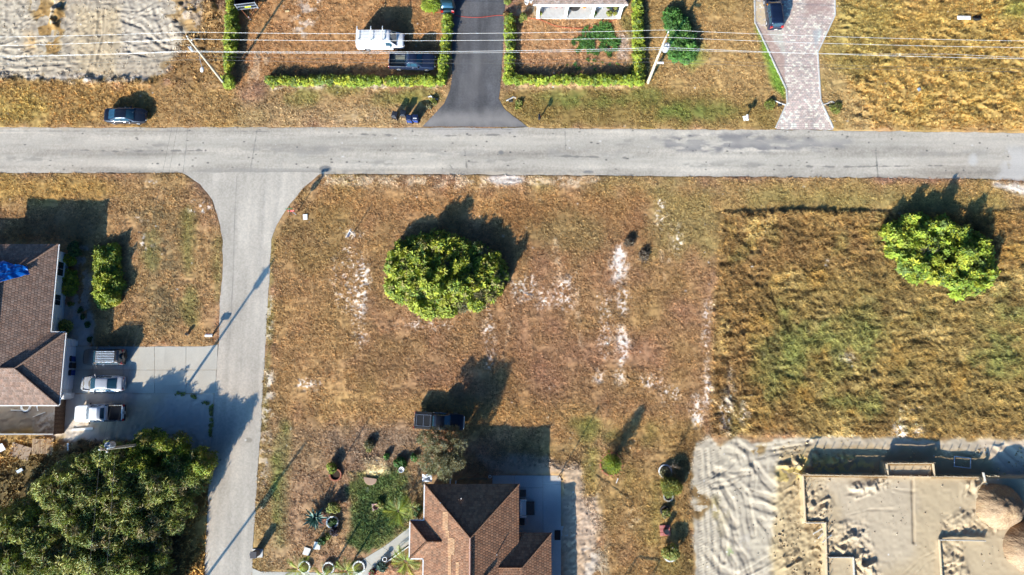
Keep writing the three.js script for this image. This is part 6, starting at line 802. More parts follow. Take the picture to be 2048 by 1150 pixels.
{ // brown board fence round the small back yard
  const e0 = SP(133, 799, 0), e1 = SP(129, 866, 0), s1 = SP(-60, 869, 0), t = thing('board_fence', 'dark brown board fence round the small yard below the left house', 'fence', [e1.x, 0, e1.z]); const bg = box(0.145, 1.9, 0.025, 0, 0.95, 0), mats = [M.brownFence, std(0x624836, 0.9), std(0x523b2b, 0.9)];
  const run = (a, b, ry) => { const n = Math.round(a.distanceTo(b) / 0.15); for (let i = 0; i < n; i++) { const p = a.clone().lerp(b, (i + 0.5) / n), m = obj('board', bg, mats[(i * 7) % 3], t); m.position.set(p.x - e1.x, (i * 13 % 5) * 0.008, p.z - e1.z); m.rotation.y = ry; } const mid = a.clone().lerp(b, 0.5).sub(e1), len = a.distanceTo(b); for (const y of [0.4, 1.6]) { const r = obj('rail', box(len, 0.09, 0.05, 0, 0, 0), M.brownFence, t); r.position.set(mid.x - (ry ? 0.045 : 0), y, mid.z - (ry ? 0 : 0.045)); r.rotation.y = ry; } };
  run(e0, e1, Math.PI / 2 - 0.0); run(e1, s1, 0); const cap = obj('cap_rail', [box(s1.distanceTo(e1), 0.05, 0.14, (s1.x - e1.x) / 2, 1.95, 0)], std(0xb5aea4, 0.8), t); void cap; }
for (const [i, l] of [[[[66, 834], [91, 824], 0.35], 'white pipe lying in the shaded yard behind the fence'], [[[74, 812], [76, 822], 0.1], 'short pale plank under the eave of the left house'], [[[22, 820], [50, 821], 0.1], 'pale board at the edge of the shaded yard']]) { const a = SP(...i[0], 0.1), b = SP(...i[1], 0.1); a.y += 0.02; b.y += 0.02; tag(obj('loose_plank', [rod(a, b, 0.05, 0.05, 6)], M.white), l, 'plank'); }
{ const [x, z] = S(52, 813, 0.1); tag(obj('garden_ring', new THREE.TorusGeometry(0.5, 0.12, 8, 20).rotateX(Math.PI / 2).translate(x, 0.12, z), M.white), 'white ring shaped trough under the eave of the left house', 'trough'); }
{ // leftover timber and plywood south of the fence
  const [x, z] = S(87, 894), t = thing('plank_deck', 'weathered tan deck of loose planks behind the brown fence', 'plank deck', [x, 0.1, z], 0.03); for (let i = 0; i < 12; i++) { const r = Math.sin(i * 12.9) * 0.5 + 0.5, m = obj('plank', bev(0.185, 0.05, 2.0 - r * 0.35, 0, 0, 0, 0, 0.008), [std(0xb09472, 0.9), std(0xa3876a, 0.9), std(0xbaa07e, 0.9)][i % 3], t); m.position.set(-1.1 + i * 0.2, 0.03 + r * 0.03, -r * 0.1); }
  obj('bearer', [box(2.3, 0.08, 0.1, 0, -0.05, -0.6), box(2.3, 0.08, 0.1, 0, -0.05, 0.6)], M.wood, t);
  flatSheet('plywood_sheet', 'grey-brown plywood sheet on the ground left of the plank deck', 'plywood', 42, 903, 2.3, 1.5, -0.28, std(0xa08870, 0.9), 0.03, 0.04); flatSheet('white_scrap', 'white scrap between the plywood and the plank deck', 'scrap', 61, 898, 0.4, 0.3, 0.2, M.white, 0.05); flatSheet('white_pallet', 'white planks dumped on the sand below the white pickup', 'planks', 167, 858, 2.4, 0.28, 0.07, M.white, 0.08); flatSheet('white_scrap', 'white plastic scrap at the left edge in the weeds', 'scrap', 5, 895, 0.7, 0.8, 0.5, M.white, 0.1, 0.2); flatSheet('white_scrap', 'narrow white scrap right of the plank deck', 'scrap', 138, 893, 0.2, 0.8, 0.1, M.white, 0.08); flatSheet('white_scrap', 'pale scrap in the brown weeds near the left edge', 'scrap', 41, 941, 0.7, 0.35, 0.5, std(0xc4ccd0, 0.6), 0.06, 0.2); }
{ const [x, z] = S(376, 668), t = thing('meter_stub', 'small grey pipe stub with a dark cap on the lawn above the left driveway', 'pipe stub', [x, hAt(x, z), z]); obj('pipe', cyl(0.16, 0.14, 0.4), std(0xa9a49a, 0.8), t); obj('cap', cyl(0.19, 0.17, 0.08, 0, 0.4, 0), M.dark, t); }

// ---------------------------------------------------------------- garden of the brown house
function ringPlanter(label, px, py, R, n, mat, hgt = 0.3, soil = 0x3b2c1e) { const [x, z] = S(px, py), t = thing('ring_planter', label, 'planter', [x, hAt(x, z) - 0.03, z], 0, 'ring planters'); const g = bev(2 * Math.PI * R / n * 0.94, hgt, 0.16, 0, hgt / 2, 0, 0, 0.02); for (let i = 0; i < n; i++) { const a = i / n * 6.283, m = obj('block', g, mat, t); m.position.set(Math.cos(a) * R, 0, Math.sin(a) * R); m.rotation.y = -a + Math.PI / 2; } obj('soil', cyl(R * 0.94, R * 0.94, hgt * 0.6, 0, 0, 0, 20), std(soil, 1), t); return t; }
const brick = std(0xa86a50, 0.9), pale = std(0xe2e0d8, 0.8);
const frondGeo = (() => { const v = [], n = 20; const P0 = (t) => [t - 0.12 * t * t * t, 0.42 * t - 0.85 * t * t, 0]; for (let i = 0; i < n; i++) { const t = 0.14 + 0.84 * i / n, [x, y] = P0(t), l = 0.06 + 0.2 * Math.sin(Math.PI * (0.1 + 0.82 * i / n)), w = 0.014; for (const s of [-1, 1]) v.push(x - w, y, 0, x + w, y, 0, x + 0.75 * l, y - 0.35 * l, s * l * 0.8); const [x2, y2] = P0(t + 0.06); v.push(x, y + 0.005, -0.012, x, y + 0.005, 0.012, x2, y2 + 0.005, 0); } return triGeo(v); })();
function palm(label, px, py, trunkH, nF, len, pal, seed, y0 = 0) { const [x, z] = S(px, py, trunkH), t = thing('palm', label, 'palm', [x, hAt(x, z) + y0, z], 0, 'garden palms'), r = rng(seed); if (trunkH > 0.3) obj('trunk', [rod(V3(0, -0.1, 0), V3(0, trunkH, 0), 0.13, 0.09, 9)], bark, t); const mats = pal.map((c) => new THREE.MeshPhysicalMaterial({ color: new THREE.Color(...c), roughness: 0.6, transmission: 0.2, thickness: 0, side: THREE.DoubleSide })); for (let i = 0; i < nF; i++) { const m = obj('frond', frondGeo, mats[i % mats.length], t); m.position.y = trunkH; m.rotation.set((r() - 0.5) * 0.5, i * 2.399, -0.1 + r() * 0.9, 'YZX'); m.scale.setScalar(len * (0.8 + r() * 0.4)); } return t; }
ringPlanter('round red brick planter with bare stems in the garden', 672, 949, 0.62, 16, brick, 0.35); ringPlanter('octagonal white planter beside the blue agave', 666, 1043, 0.58, 8, pale, 0.4); ringPlanter('white ring planter leftmost of the three by the lower driveway', 610, 1133, 0.6, 10, pale); ringPlanter('white ring planter in the middle of the three by the lower driveway', 658, 1135, 0.6, 10, pale); ringPlanter('white ring planter rightmost of the three, at the garden walk', 718, 1134, 0.62, 10, pale); ringPlanter('low ring of red bricks round the small conifer', 1223, 928, 1.25, 20, brick, 0.15, 0x5a452f); ringPlanter('round white ring planter with dry sprigs near the sand track', 1330, 942, 0.68, 14, pale, 0.2, 0x7a6446); ringPlanter('pale ring round the yellow-green bush near the sand track', 1340, 1108, 0.75, 14, pale, 0.12, 0x6a5a38); ringPlanter('grey stone ring under the feathery yellow shrub', 1336, 992, 0.5, 10, std(0x9a9488, 0.9), 0.2); ringPlanter('dark ring planter like a tyre above the red brick plinth', 1329, 1020, 0.45, 12, std(0x3a3632, 0.9), 0.3);
palm('green palm over the leftmost white ring planter', 598, 1136, 1.9, 13, 1.5, GREENS.bright, 701); palm('green palm at the middle white ring planter below the picture edge', 650, 1152, 2.7, 13, 1.4, GREENS.bright, 702); palm('yellow-green palm between the middle and right ring planters', 693, 1142, 2.0, 14, 1.6, GREENS.lime, 703); palm('broad yellow-green palm in front of the entry roof', 812, 1122, 1.2, 18, 1.7, GREENS.lime, 704); palm('bushy palm clump left of the brown house', 797, 1022, 1.0, 18, 1.6, GREENS.bright, 705); palm('smaller palm beside the west wall of the brown house', 824, 1014, 0.7, 12, 1.1, GREENS.wood, 706);
{ // blue agave rosette on a red brick bed
  const [x, z] = S(630, 1036, 0.5), t = thing('agave', 'large blue-green agave rosette on a red brick bed', 'agave', [x, hAt(x, z), z], 0); const v = []; const seg = 6; for (let i = 0; i < seg; i++) { const w = (q) => 0.085 * Math.sin(Math.PI * Math.min(0.98, 0.18 + 0.8 * q)) + 0.004, q0 = i / seg, q1 = (i + 1) / seg, y = (q) => 0.25 * q - 0.28 * q * q; for (const s of [-1, 1]) { v.push(q0, y(q0), 0, q1, y(q1), 0, q0, y(q0) + 0.05, s * w(q0), q1, y(q1), 0, q1, y(q1) + 0.05, s * w(q1), q0, y(q0) + 0.05, s * w(q0)); } } const g = triGeo(v), r = rng(711), ms = [std(0x6f8f86, 0.6), std(0x55756a, 0.6), std(0x86a08f, 0.6)]; for (let i = 0; i < 34; i++) { const m = obj('leaf', g, ms[i % 3], t); m.rotation.set(0, i * 2.399, 0.1 + (i / 34) * 1.2, 'YZX'); m.position.y = 0.15; m.scale.setScalar(1.45 * (0.8 + r() * 0.35)); }
  const [bx, bz] = S(646, 1040), b = thing('brick_bed', 'trapezoid red brick bed between the agave and the octagonal planter', 'brick bed', [bx, hAt(bx, bz) - 0.02, bz], 0.5); const bg = bev(0.22, 0.1, 0.11, 0, 0.05, 0, 0, 0.01), bm = [std(0xa2705c, 0.9), std(0x94604c, 0.9), std(0xb27f69, 0.9)]; for (let i = 0; i < 5; i++) for (let j = 0; j < 10; j++) { const m = obj('brick', bg, bm[(i * 3 + j) % 3], b); m.position.set(-0.5 + i * 0.235 + (j % 2) * 0.06, 0, -0.6 + j * 0.125); } }
{ // thin poles
  const [x, z] = S(677, 936), t = thing('garden_pole', 'thin dark pole standing behind the brick ring planter', 'pole', [x, hAt(x, z), z]); obj('shaft', rod(V3(0, -0.05, 0), V3(0, 2.75, 0), 0.055, 0.05), M.dark, t); obj('finial', new THREE.SphereGeometry(0.06, 10, 8).translate(0, 2.8, 0), M.dark, t);
  const [x2, z2] = S(1119, 950), u = thing('ball_post', 'tall thin post with a ball top at the patio corner', 'post', [x2, hAt(x2, z2), z2]); obj('shaft', rod(V3(0, -0.1, 0), V3(0, 3.6, 0), 0.05, 0.045), M.rust, u); obj('ball', new THREE.SphereGeometry(0.13, 12, 10).translate(0, 3.65, 0), M.dark, u); obj('stake', [rod(V3(-0.2, 0, 0.3), V3(0.05, 1.3, -0.1), 0.05, 0.03), rod(V3(0.2, 0, 0.2), V3(-0.1, 0.9, -0.2), 0.05, 0.03)], M.wood, u); }
shrub('garden_shrub', 'leafy green shrub behind the brick ring planter', 661, 935, 0.8, 0.9, GREENS.bright, 721); shrub('garden_shrub', 'olive bush above the octagonal planter', 668, 1019, 0.75, 1.2, GREENS.gold, 722, { n: 7 }); shrub('garden_shrub', 'plants inside the octagonal white planter', 665, 1043, 0.45, 0.7, GREENS.deep, 723); shrub('garden_shrub', 'dark purple plant below the octagonal planter', 668, 1062, 0.55, 0.5, [[0.05, 0.03, 0.04], [0.08, 0.05, 0.05]], 724); shrub('garden_shrub', 'small green shrub beside the two white slabs', 644, 1082, 0.4, 0.4, GREENS.deep, 725); shrub('garden_shrub', 'small bright green shrub above the sand heap', 776, 912, 0.35, 0.5, GREENS.clover, 726); shrub('garden_shrub', 'dry pale tuft with green foot above the sand heap', 737, 887, 0.5, 0.5, GREENS.olive, 727, { geo: fineSprig, size: 1.1 }); shrub('garden_shrub', 'green shrub below the dry tuft', 739, 899, 0.4, 0.5, GREENS.wood, 728); shrub('garden_shrub', 'leafy shrub round the white dish', 802, 930, 0.8, 0.5, GREENS.clover, 729, { n: 8 }); shrub('garden_shrub', 'small green plant right of the white dish', 829, 916, 0.4, 0.4, GREENS.clover, 730); shrub('garden_shrub', 'plant tumbling from the pink pot on the lawn', 757, 1010, 0.45, 0.5, GREENS.wood, 731); shrub('garden_shrub', 'red flowers beside the walk', 744, 1143, 0.4, 0.5, [[0.35, 0.05, 0.03], [0.08, 0.14, 0.03]], 732); shrub('garden_shrub', 'blue-green shrub between the walk and the house', 765, 1132, 0.55, 0.6, [[0.07, 0.14, 0.08], [0.1, 0.16, 0.1]], 733); shrub('garden_shrub', 'yellow tuft below the agave bed', 657, 1073, 0.35, 0.35, GREENS.gold, 734); shrub('garden_shrub', 'green bush against the west wall of the brown house', 835, 1020, 0.6, 0.8, GREENS.deep, 735);
shrub('garden_shrub', 'feathery yellow-green shrub near the sand track', 1342, 974, 0.95, 1.6, GREENS.gold, 741, { geo: fineSprig, size: 1.2, n: 9, per: 60 }); shrub('garden_shrub', 'small leafy plant spilling over the dark ring planter', 1332, 1028, 0.5, 0.7, GREENS.wood, 742); shrub('garden_shrub', 'rounded yellow-green bush below the red brick plinth', 1340, 1104, 0.9, 1.5, GREENS.gold, 743, { n: 9 }); shrub('garden_shrub', 'dry sprigs inside the round white ring', 1331, 945, 0.5, 0.35, GREENS.olive, 744, { geo: fineSprig, size: 1.1 });
{ const [x, z] = S(803, 939, 0.8), t = thing('bird_bath', 'round white bird bath with a dark cross among shrubs', 'bird bath', [x, hAt(x, z), z]); obj('basin', new THREE.LatheGeometry([[0, 0.78], [0.2, 0.79], [0.3, 0.88], [0.33, 0.86], [0.22, 0.72], [0.07, 0.66]].map(([a, b]) => new THREE.Vector2(a, b)), 24), M.white, t); obj('pedestal', cyl(0.18, 0.07, 0.7), M.white, t); obj('cross_bar', [box(0.56, 0.02, 0.035, 0, 0.885, 0, 0.7), box(0.56, 0.02, 0.035, 0, 0.886, 0, -0.9)], M.dark, t); }
{ const [x, z] = S(742, 958), s = new THREE.Shape(); s.moveTo(-0.75, -0.25); s.lineTo(0.7, -0.05); s.quadraticCurveTo(0.72, 0.5, 0.05, 0.6); s.quadraticCurveTo(-0.65, 0.55, -0.75, -0.25); const g = new THREE.ExtrudeGeometry(s, { depth: 0.09, bevelEnabled: true, bevelSize: 0.015, bevelThickness: 0.015, bevelSegments: 1 }); g.rotateX(Math.PI / 2); g.rotateX(-0.16); const m = obj('stone_seat', g, std(0xcfab8c, 0.85)); m.position.set(x, hAt(x, z) + 0.3, z); tag(m, 'half-round pinkish stone slab tilted at the top of the green lawn', 'stone slab'); }
{ const [x, z] = S(752, 1013, 0.3), t = thing('flower_pot', 'pink clay pot and blocks in the middle of the green lawn', 'flower pot', [x, hAt(x, z), z]); obj('pot', new THREE.LatheGeometry([[0, 0.05], [0.2, 0.02], [0.3, 0.4], [0.33, 0.42], [0.27, 0.4], [0.2, 0.2], [0, 0.2]].map(([a, b]) => new THREE.Vector2(a, b)), 18), std(0xb78a78, 0.85), t); for (let i = 0; i < 5; i++) obj('block', bev(0.24, 0.14, 0.16, -0.4 + i * 0.03, 0.06, -0.2 + i * 0.15, i, 0.02), std(0xb39a90, 0.9), t); }
flatSheet('stone_slab', 'white square slab, upper right of the pair on the garden soil', 'slab', 635, 1090.5, 0.72, 0.8, -0.06, pale, 0.08); flatSheet('stone_slab', 'white square slab, lower left of the pair on the garden soil', 'slab', 614.5, 1102, 0.72, 0.8, -0.3, pale, 0.08);
{ const [x, z] = S(770, 1118, 0.4), t = thing('white_urn', 'small white urn at the edge of the garden walk', 'urn', [x, 0.04, z]); obj('urn', new THREE.LatheGeometry([[0, 0.02], [0.16, 0], [0.08, 0.12], [0.22, 0.4], [0.28, 0.5], [0.22, 0.48], [0, 0.4]].map(([a, b]) => new THREE.Vector2(a, b)), 18), M.white, t); obj('soil', cyl(0.2, 0.2, 0.03, 0, 0.44, 0), M.dark, t); }
{ const a = SP(748, 1139), b = SP(820, 1088), d = b.clone().sub(a), t = thing('walk_kerb', 'low white kerb along the house side of the garden walk', 'kerb', [a.x, 0, a.z], -Math.atan2(d.z, d.x)); const n = 8, w = d.length() / n; for (let i = 0; i < n; i++) obj('block', bev(w * 0.97, 0.22, 0.12, (i + 0.5) * w, 0.08, 0.12, 0, 0.015), pale, t); }
{ // pale feathery tree by the black pickup: many upright wands
  const [x, z] = S(884, 905, 2.6), t = thing('feathery_tree', 'pale olive feathery tree leaning over the black pickup', 'tree', [x, hAt(x, z) - 0.05, z]), r = rng(761), lobes = []; for (let i = 0; i < 40; i++) { const a = r() * 6.283, q = Math.sqrt(r()) * 2.5; lobes.push([Math.cos(a) * q, 2.9 + r() * 1.5 - q * 0.3, Math.sin(a) * q, 0.4 + r() * 0.3]); } foliage(t, lobes, 13, GREENS.olive, 762, fineSprig, 1.15, 1.1, 0.3); const tr = obj('trunk', [rod(V3(0, -0.1, 0), V3(0.1, 1.1, 0), 0.12, 0.09, 8)], bark, t); obj('branches', lobes.map(([a, b, c]) => rod(V3(0.1, 0.9, 0), V3(a, b + 0.5, c), 0.03, 0.008, 4)), std(0xa08e6c, 0.9), tr).userData.kind = 'stuff'; }
{ // small tiered conifer in the brick ring
  const [x, z] = S(1222, 926), t = thing('tiered_conifer', 'small bright tiered conifer inside the red brick ring', 'conifer', [x, hAt(x, z), z]), r = rng(771), list = []; obj('trunk', rod(V3(0, -0.1, 0), V3(0, 3.1, 0), 0.07, 0.02, 8), bark, t); const br = []; for (let k = 0; k < 9; k++) { const y = 0.5 + k * 0.3, len = 1.25 * (1 - k / 10) + 0.12, n = 7; for (let i = 0; i < n; i++) { const a = i / n * 6.283 + k * 0.6; br.push(rod(V3(0, y, 0), V3(Math.cos(a) * len, y + 0.12, Math.sin(a) * len), 0.018, 0.008, 4)); for (let q = 0; q < 9; q++) { const f = (q + 0.6) / 9; list.push({ m: place(Math.cos(a) * len * f, y + 0.12 * f + 0.02, Math.sin(a) * len * f, V3(Math.cos(a) * 0.5, 1, Math.sin(a) * 0.5), 0.62 + r() * 0.35, r, r() * 6), c: tint(GREENS.lime, r) }); } } } copies('foliage', fineSprig, leafMat, list, t); obj('branches', br, bark, t).userData.kind = 'stuff'; flatSheet('white_stake', 'short white stick below the small conifer', 'stick', 1234, 961, 0.08, 0.6, -0.4, M.white, 0.08); }
{ const [x, z] = S(1329.5, 1060), t = thing('brick_plinth', 'red brick plinth with a dark can on top near the sand track', 'plinth', [x, hAt(x, z), z], 0.04); const g = bev(0.36, 0.16, 0.36, 0, 0.06, 0, 0, 0.02), ms = [std(0xc07a70, 0.9), std(0xb86d64, 0.9)]; for (let i = 0; i < 3; i++) for (let j = 0; j < 3; j++) { const m = obj('brick', g, ms[(i + j) % 2], t); m.position.set((i - 1) * 0.385, 0, (j - 1) * 0.385); } obj('can', cyl(0.24, 0.28, 0.8, 0, 0.14, 0, 18), M.binDark, t); obj('can_rim', new THREE.TorusGeometry(0.28, 0.025, 6, 20).rotateX(Math.PI / 2).translate(0, 0.94, 0), M.trim, t); }
{ const pts = [[1190, 950], [1205, 962], [1225, 975], [1245, 990], [1262, 1000], [1266, 1008], [1258, 1014], [1248, 1008], [1244, 995], [1235, 980], [1215, 966]].map(([a, b]) => { const [x, z] = S(a, b); return V3(x, hAt(x, z) + 0.05, z); }); tag(obj('garden_hose', tube(pts, 0.022, 5, 90), std(0x5a5236, 0.7)), 'thin hose looped on the grass right of the patio', 'hose'); const p2 = [[1098, 920], [1110, 935], [1130, 942], [1155, 935], [1160, 920]].map(([a, b]) => { const [x, z] = S(a, b); return V3(x, hAt(x, z) + 0.05, z); }); tag(obj('garden_hose', tube(p2, 0.022, 5, 60), std(0x4a4238, 0.7)), 'dark hose curved round the post at the patio corner', 'hose'); }
{ // swing frame just below the picture edge
  const t = thing('swing_frame', 'dark steel swing frame standing below the bottom edge', 'swing frame', [...(() => { const [x, z] = S(1258, 1188); return [x, 0, z]; })()], -0.17); obj('top_bar', rod(V3(-1.25, 2, 0), V3(1.25, 2, 0), 0.05), M.dark, t); for (const s of [-1, 1]) for (const q of [-1, 1]) obj('leg', rod(V3(s * 1.25, 2, 0), V3(s * 1.35, 0, q * 0.75), 0.045), M.dark, t); obj('seat', bev(1.5, 0.06, 0.45, 0, 0.5, 0), M.dark, t); for (const s of [-1, 1]) obj('chain', rod(V3(s * 0.7, 0.5, 0), V3(s * 0.9, 2, 0), 0.012), M.dark, t); }
// patio furniture
{ const [x, z] = S(1046, 1017, 0.5), t = thing('garden_sofa', 'white-cushioned sofa against the house on the patio', 'sofa', [x, 0.055, z], Math.PI / 2); obj('base', bev(1.9, 0.3, 0.75, 0, 0.18, 0, 0, 0.03), M.dark, t); obj('seat_cushion', bev(1.5, 0.16, 0.66, 0, 0.41, 0.02, 0, 0.05), M.white, t); obj('back_cushion', bev(1.6, 0.45, 0.18, 0, 0.6, -0.3, 0, 0.06), M.white, t); for (const s of [-1, 1]) obj('arm', bev(0.22, 0.32, 0.75, s * 0.88, 0.48, 0, 0, 0.06), M.white, t);
  const ot = (label, px, py, w, d, h) => { const [a, b] = S(px, py, h), u = thing('wicker_table', label, 'wicker table', [a, 0.055, b], 0, 'dark wicker pieces on the patio'); obj('frame', bev(w, h, d, 0, h / 2, 0, 0, 0.03), std(0x4a4038, 0.85), u); obj('top', bev(w * 0.94, 0.03, d * 0.94, 0, h + 0.015, 0, 0, 0.01), std(0x564b42, 0.7), u); }; ot('dark wicker stool above the patio sofa', 1046, 987, 0.66, 0.7, 0.4); ot('dark wicker coffee table in front of the patio sofa', 1060, 1017, 1.0, 1.4, 0.42); ot('dark wicker stool below the patio sofa', 1044, 1044, 0.6, 0.66, 0.4); flatSheet('door_mat', 'dark brown mat on the patio near the right wing', 'mat', 1115, 1070, 0.66, 1.05, 0, std(0x40302a, 0.95), 0.03).position.y = 0.075; }
{ const a = SP(914, 962, 0.4), b = SP(952, 948, 0.9); a.y = 0.1; tag(obj('lean_pipe', rod(a, b, 0.05), M.wood), 'long wooden pole leaning along the north wall of the brown house', 'pole'); const [x, z] = S(980, 953); tag(obj('white_hose_reel', new THREE.TorusGeometry(0.14, 0.05, 8, 18).rotateX(Math.PI / 2).translate(x, 0.1, z), M.white), 'small white ring beside the north corner of the patio', 'ring'); const c = SP(920, 957), d = SP(975, 958); tag(obj('loose_plank', box(c.distanceTo(d), 0.06, 0.2, (c.x + d.x) / 2, 0.12, (c.z + d.z) / 2), M.wood), 'weathered plank lying along the north wall of the brown house', 'plank'); const [ex, ez] = S(855, 955), u = thing('air_conditioner', 'pale crumpled sheet metal at the north-west corner of the brown house', 'sheet metal', [ex, 0, ez]); const g = new THREE.PlaneGeometry(1.1, 0.8, 14, 10); g.rotateX(-Math.PI / 2); const p = g.attributes.position; for (let i = 0; i < p.count; i++) p.setY(i, 0.2 + fbm(p.getX(i) * 4, p.getZ(i) * 4) * 0.5); g.computeVertexNormals(); u.name = 'crumpled_sheet'; obj('sheet', g, std(0xc9ccd0, 0.5), u); }
for (const [px, py, w] of [[912, 961, 'near the wooden pole'], [901, 958, 'by the crumpled sheet']]) { const [x, z] = S(px, py); const b = obj('pvc_offcut', cyl(0.06, 0.06, 0.5, 0, 0, 0, 10).rotateX(1.2), M.white); b.position.set(x, 0.12, z); tag(b, 'short white pipe offcut at the north wall ' + w, 'pipe'); }
{ // bare dry sapling in the round white ring
  const [x, z] = S(1337, 930), t = thing('bare_sapling', 'bare thin sapling leaning beside the round white ring planter', 'sapling', [x, hAt(x, z), z]), r = rng(781), gs = []; for (let i = 0; i < 26; i++) { const a = r() * 6.283, y = 0.9 + r() * 1.2, l = 0.4 + r() * 0.6; gs.push(rod(V3(0.05, y, 0), V3(Math.cos(a) * l, y + 0.7 + r() * 0.4, Math.sin(a) * l), 0.014, 0.004, 4)); } obj('trunk', rod(V3(0, -0.05, 0), V3(0.05, 2.4, 0), 0.035, 0.015, 6), deadTwig, t); obj('twigs', gs, deadTwig, t).userData.kind = 'stuff'; }

shrub('dry_clump', 'dark dry weed clump beside the white shell patch in the mown lot', 1258, 486, 0.5, 0.35, [[0.1, 0.075, 0.05], [0.18, 0.13, 0.08], [0.26, 0.19, 0.11]], 791, { geo: fineSprig, size: 1.3, n: 4, per: 26 });
shrub('dry_clump', 'low dead branch clump lower right of the dark weed clump', 1287, 509, 0.6, 0.25, [[0.24, 0.18, 0.12], [0.3, 0.23, 0.15], [0.18, 0.14, 0.09]], 792, { geo: fineSprig, size: 1.5, n: 4, per: 16 });
// ---------------------------------------------------------------- building site
M.form = std(0xc8b08c, 0.9); M.formGrey = std(0xbdb6a8, 0.9);
function form(label, a, b, mat = M.form, hgt = 0.35, stakes = true, top = PAD_H + 0.08) { const p = SP(a[0], a[1], top), q = SP(b[0], b[1], top), d = q.clone().sub(p), len = d.length(), t = thing('form_board', label, 'form board', [p.x, top - hgt, p.z], -Math.atan2(d.z, d.x), 'formwork boards'); const n = Math.max(1, Math.round(len / 3.6)); for (let i = 0; i < n; i++) obj('board', bev(len / n - 0.02, hgt, 0.1, (i + 0.5) * len / n, hgt / 2 + (i % 2) * 0.012, (i % 2) * 0.015, 0, 0.008), mat, t); if (stakes) for (let x = 0.4, k = 0; x < len; x += 0.95, k++) { const s = obj('stake', box(0.06, 1.5, 0.05, 0, 0, 0), M.wood, t); s.position.set(x, hgt - 0.45 + (k % 3) * 0.05, -0.09); s.rotation.set((k % 4 - 1.5) * 0.05, 0, (k % 3 - 1) * 0.06); } return t; }
form('long form board along the north edge of the sand pad', [1607, 950], [1958, 954.5]); form('form board down the west edge of the sand pad', [1607, 951], [1612, 1046]); form('short form board stepping the west edge of the pad inward', [1613, 1046], [1652, 1046], M.formGrey, 0.3, false); form('form board continuing the west edge of the pad to the bottom', [1652, 1044], [1656, 1190]); form('raised form board of the bump on the north edge', [1775, 927], [1868, 927], M.form); form('left return board of the bump on the north edge', [1775, 928], [1777, 950], M.form, 0.35, false); form('right return board of the bump on the north edge', [1868, 928], [1870, 952], M.form, 0.35, false); form('grey form board of the small recess at the bottom', [1658, 1115], [1708, 1115], M.formGrey, 0.3, false); form('right side board of the small recess at the bottom', [1708, 1116], [1711, 1190], M.formGrey, 0.3, false); form('grey form board north of the right-hand recess', [1880, 1080], [1972, 1082], M.formGrey, 0.3, false, PAD_H + 0.22); form('form board west of the right-hand recess', [1880, 1080], [1887, 1190], M.form, 0.3, false, PAD_H + 0.22); form('short board end at the north-east corner of the pad', [1968, 945], [1972, 962], M.formGrey, 0.3, false);
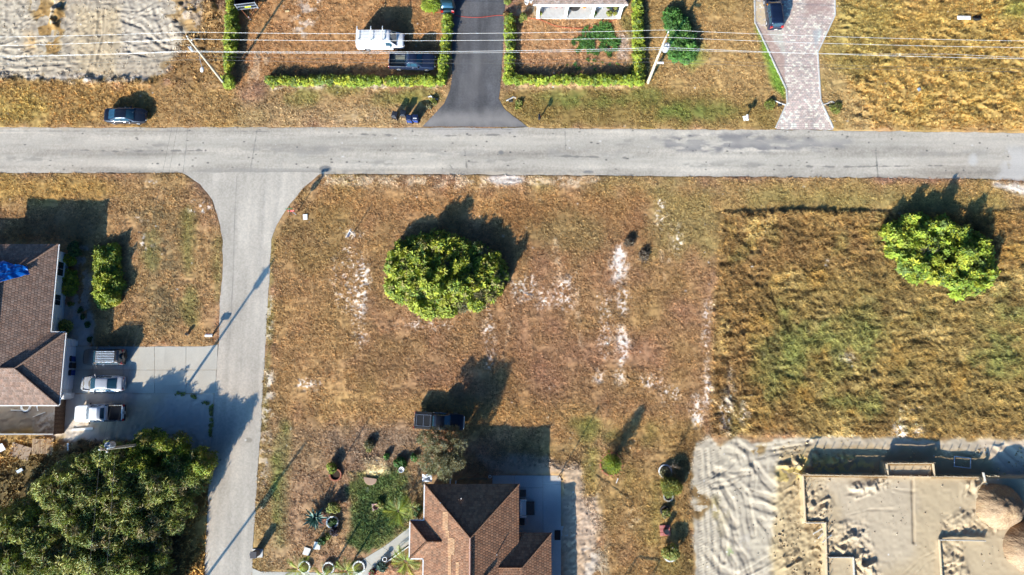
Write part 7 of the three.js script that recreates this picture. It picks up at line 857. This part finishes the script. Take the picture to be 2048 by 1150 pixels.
{ // corner batter stakes
  for (const [px, py, w] of [[1594, 944, 'at the north-west corner of the pad'], [1966, 948, 'at the north-east corner of the pad']]) { const [x, z] = S(px, py), t = thing('batter_board', 'pale surveyors batter board ' + w, 'batter board', [x, hAt(x, z), z]); for (const s of [-1, 1]) obj('stake', box(0.06, 2.0, 0.06, s * 0.5, 0.9, 0), M.form, t); obj('crosspiece', box(1.3, 0.1, 0.03, 0, 1.7, 0.05), M.form, t); }
  const [x, z] = S(1922, 924), t = thing('window_frame', 'pale blue metal frame lying on the shaded ground north of the pad', 'frame', [x, hAt(x, z) + 0.1, z], -0.12); const m = std(0xb9c8d0, 0.5); for (const s of [-1, 1]) { obj('rail', bev(1.9, 0.07, 0.09, 0, 0.1, s * 0.55, 0, 0.01), m, t); obj('stile', bev(0.09, 0.07, 1.02, s * 0.9, 0.1, 0, 0, 0.01), m, t); }
  [[1632, 1060, 0.5], [1639, 1066, 0.75], [1644, 1072, 0.65]].forEach(([px, py, r], i) => { const [a, b] = S(px, py); const g = obj('loose_lumber', bev(1.3, 0.06, 0.16, 0, 0, 0, 0, 0.008), M.formGrey); g.position.set(a, hAt(a, b) + 0.2 + i * 0.03, b); g.rotation.y = r; tag(g, ['upper', 'middle', 'lower'][i] + ' of three short grey planks beside the west form board', 'lumber', 'short planks at the west form'); }); }
const sandTex = (() => { const p = new Plan(0, 8, 0, 8, 64, 3); p.all((x, z, k, d) => { const v = 0.78 + 0.3 * fbm(x / 1.2, z / 0.6, 4) + 0.2 * (vn(x * 9, z * 9) - 0.5) + 0.16 * (vn(x * 24, z * 24) - 0.5), w = fbm(x / 2 + 9, z / 2, 3); d[k] = 255 * v; d[k + 1] = (248 - 12 * w) * v; d[k + 2] = (246 - 34 * w) * v; }); return p.texture(true); })();
function sandPile(label, px, py, R, H, seed, hex) { const [x, z] = S(px, py, 0.8), g = new THREE.CircleGeometry(R, 72, 0, 6.2832), t = new THREE.PlaneGeometry(R * 2.2, R * 2.2, 56, 56); g.dispose(); t.rotateX(-Math.PI / 2); const p = t.attributes.position; for (let i = 0; i < p.count; i++) { const X = p.getX(i), Z = p.getZ(i), a = Math.atan2(Z, X), rr = R * (0.88 + 0.26 * fbm(Math.cos(a) * 1.2 + seed, Math.sin(a) * 1.2 + 5, 2)), d = Math.hypot(X, Z) / rr; p.setY(i, -0.35 + (H + 0.35) * Math.pow(Math.max(0, 1 - d * d), 0.75) * (0.9 + 0.2 * fbm(X + seed, Z, 2)) + (fbm(X * 1.6, Z * 1.6 + seed, 4) - 0.5) * 0.42); } t.computeVertexNormals(); const m = obj('sand_pile', t, new THREE.MeshStandardMaterial({ color: col(hex), map: sandTex, roughness: 1, bumpMap: bumpTex, bumpScale: 0.05 })); m.position.set(x, hAt(x, z), z); return tag(m, label, 'sand pile', 'sand piles on the site'); }
sandPile('rounded brown sand pile near the right edge of the site', 1994, 1012, 2.6, 2.0, 3, 0xa89174); sandPile('sand pile cut by the right edge, below the rounded one', 2056, 1092, 2.9, 2.4, 11, 0xa28b70);
renderer.render(scene, camera);
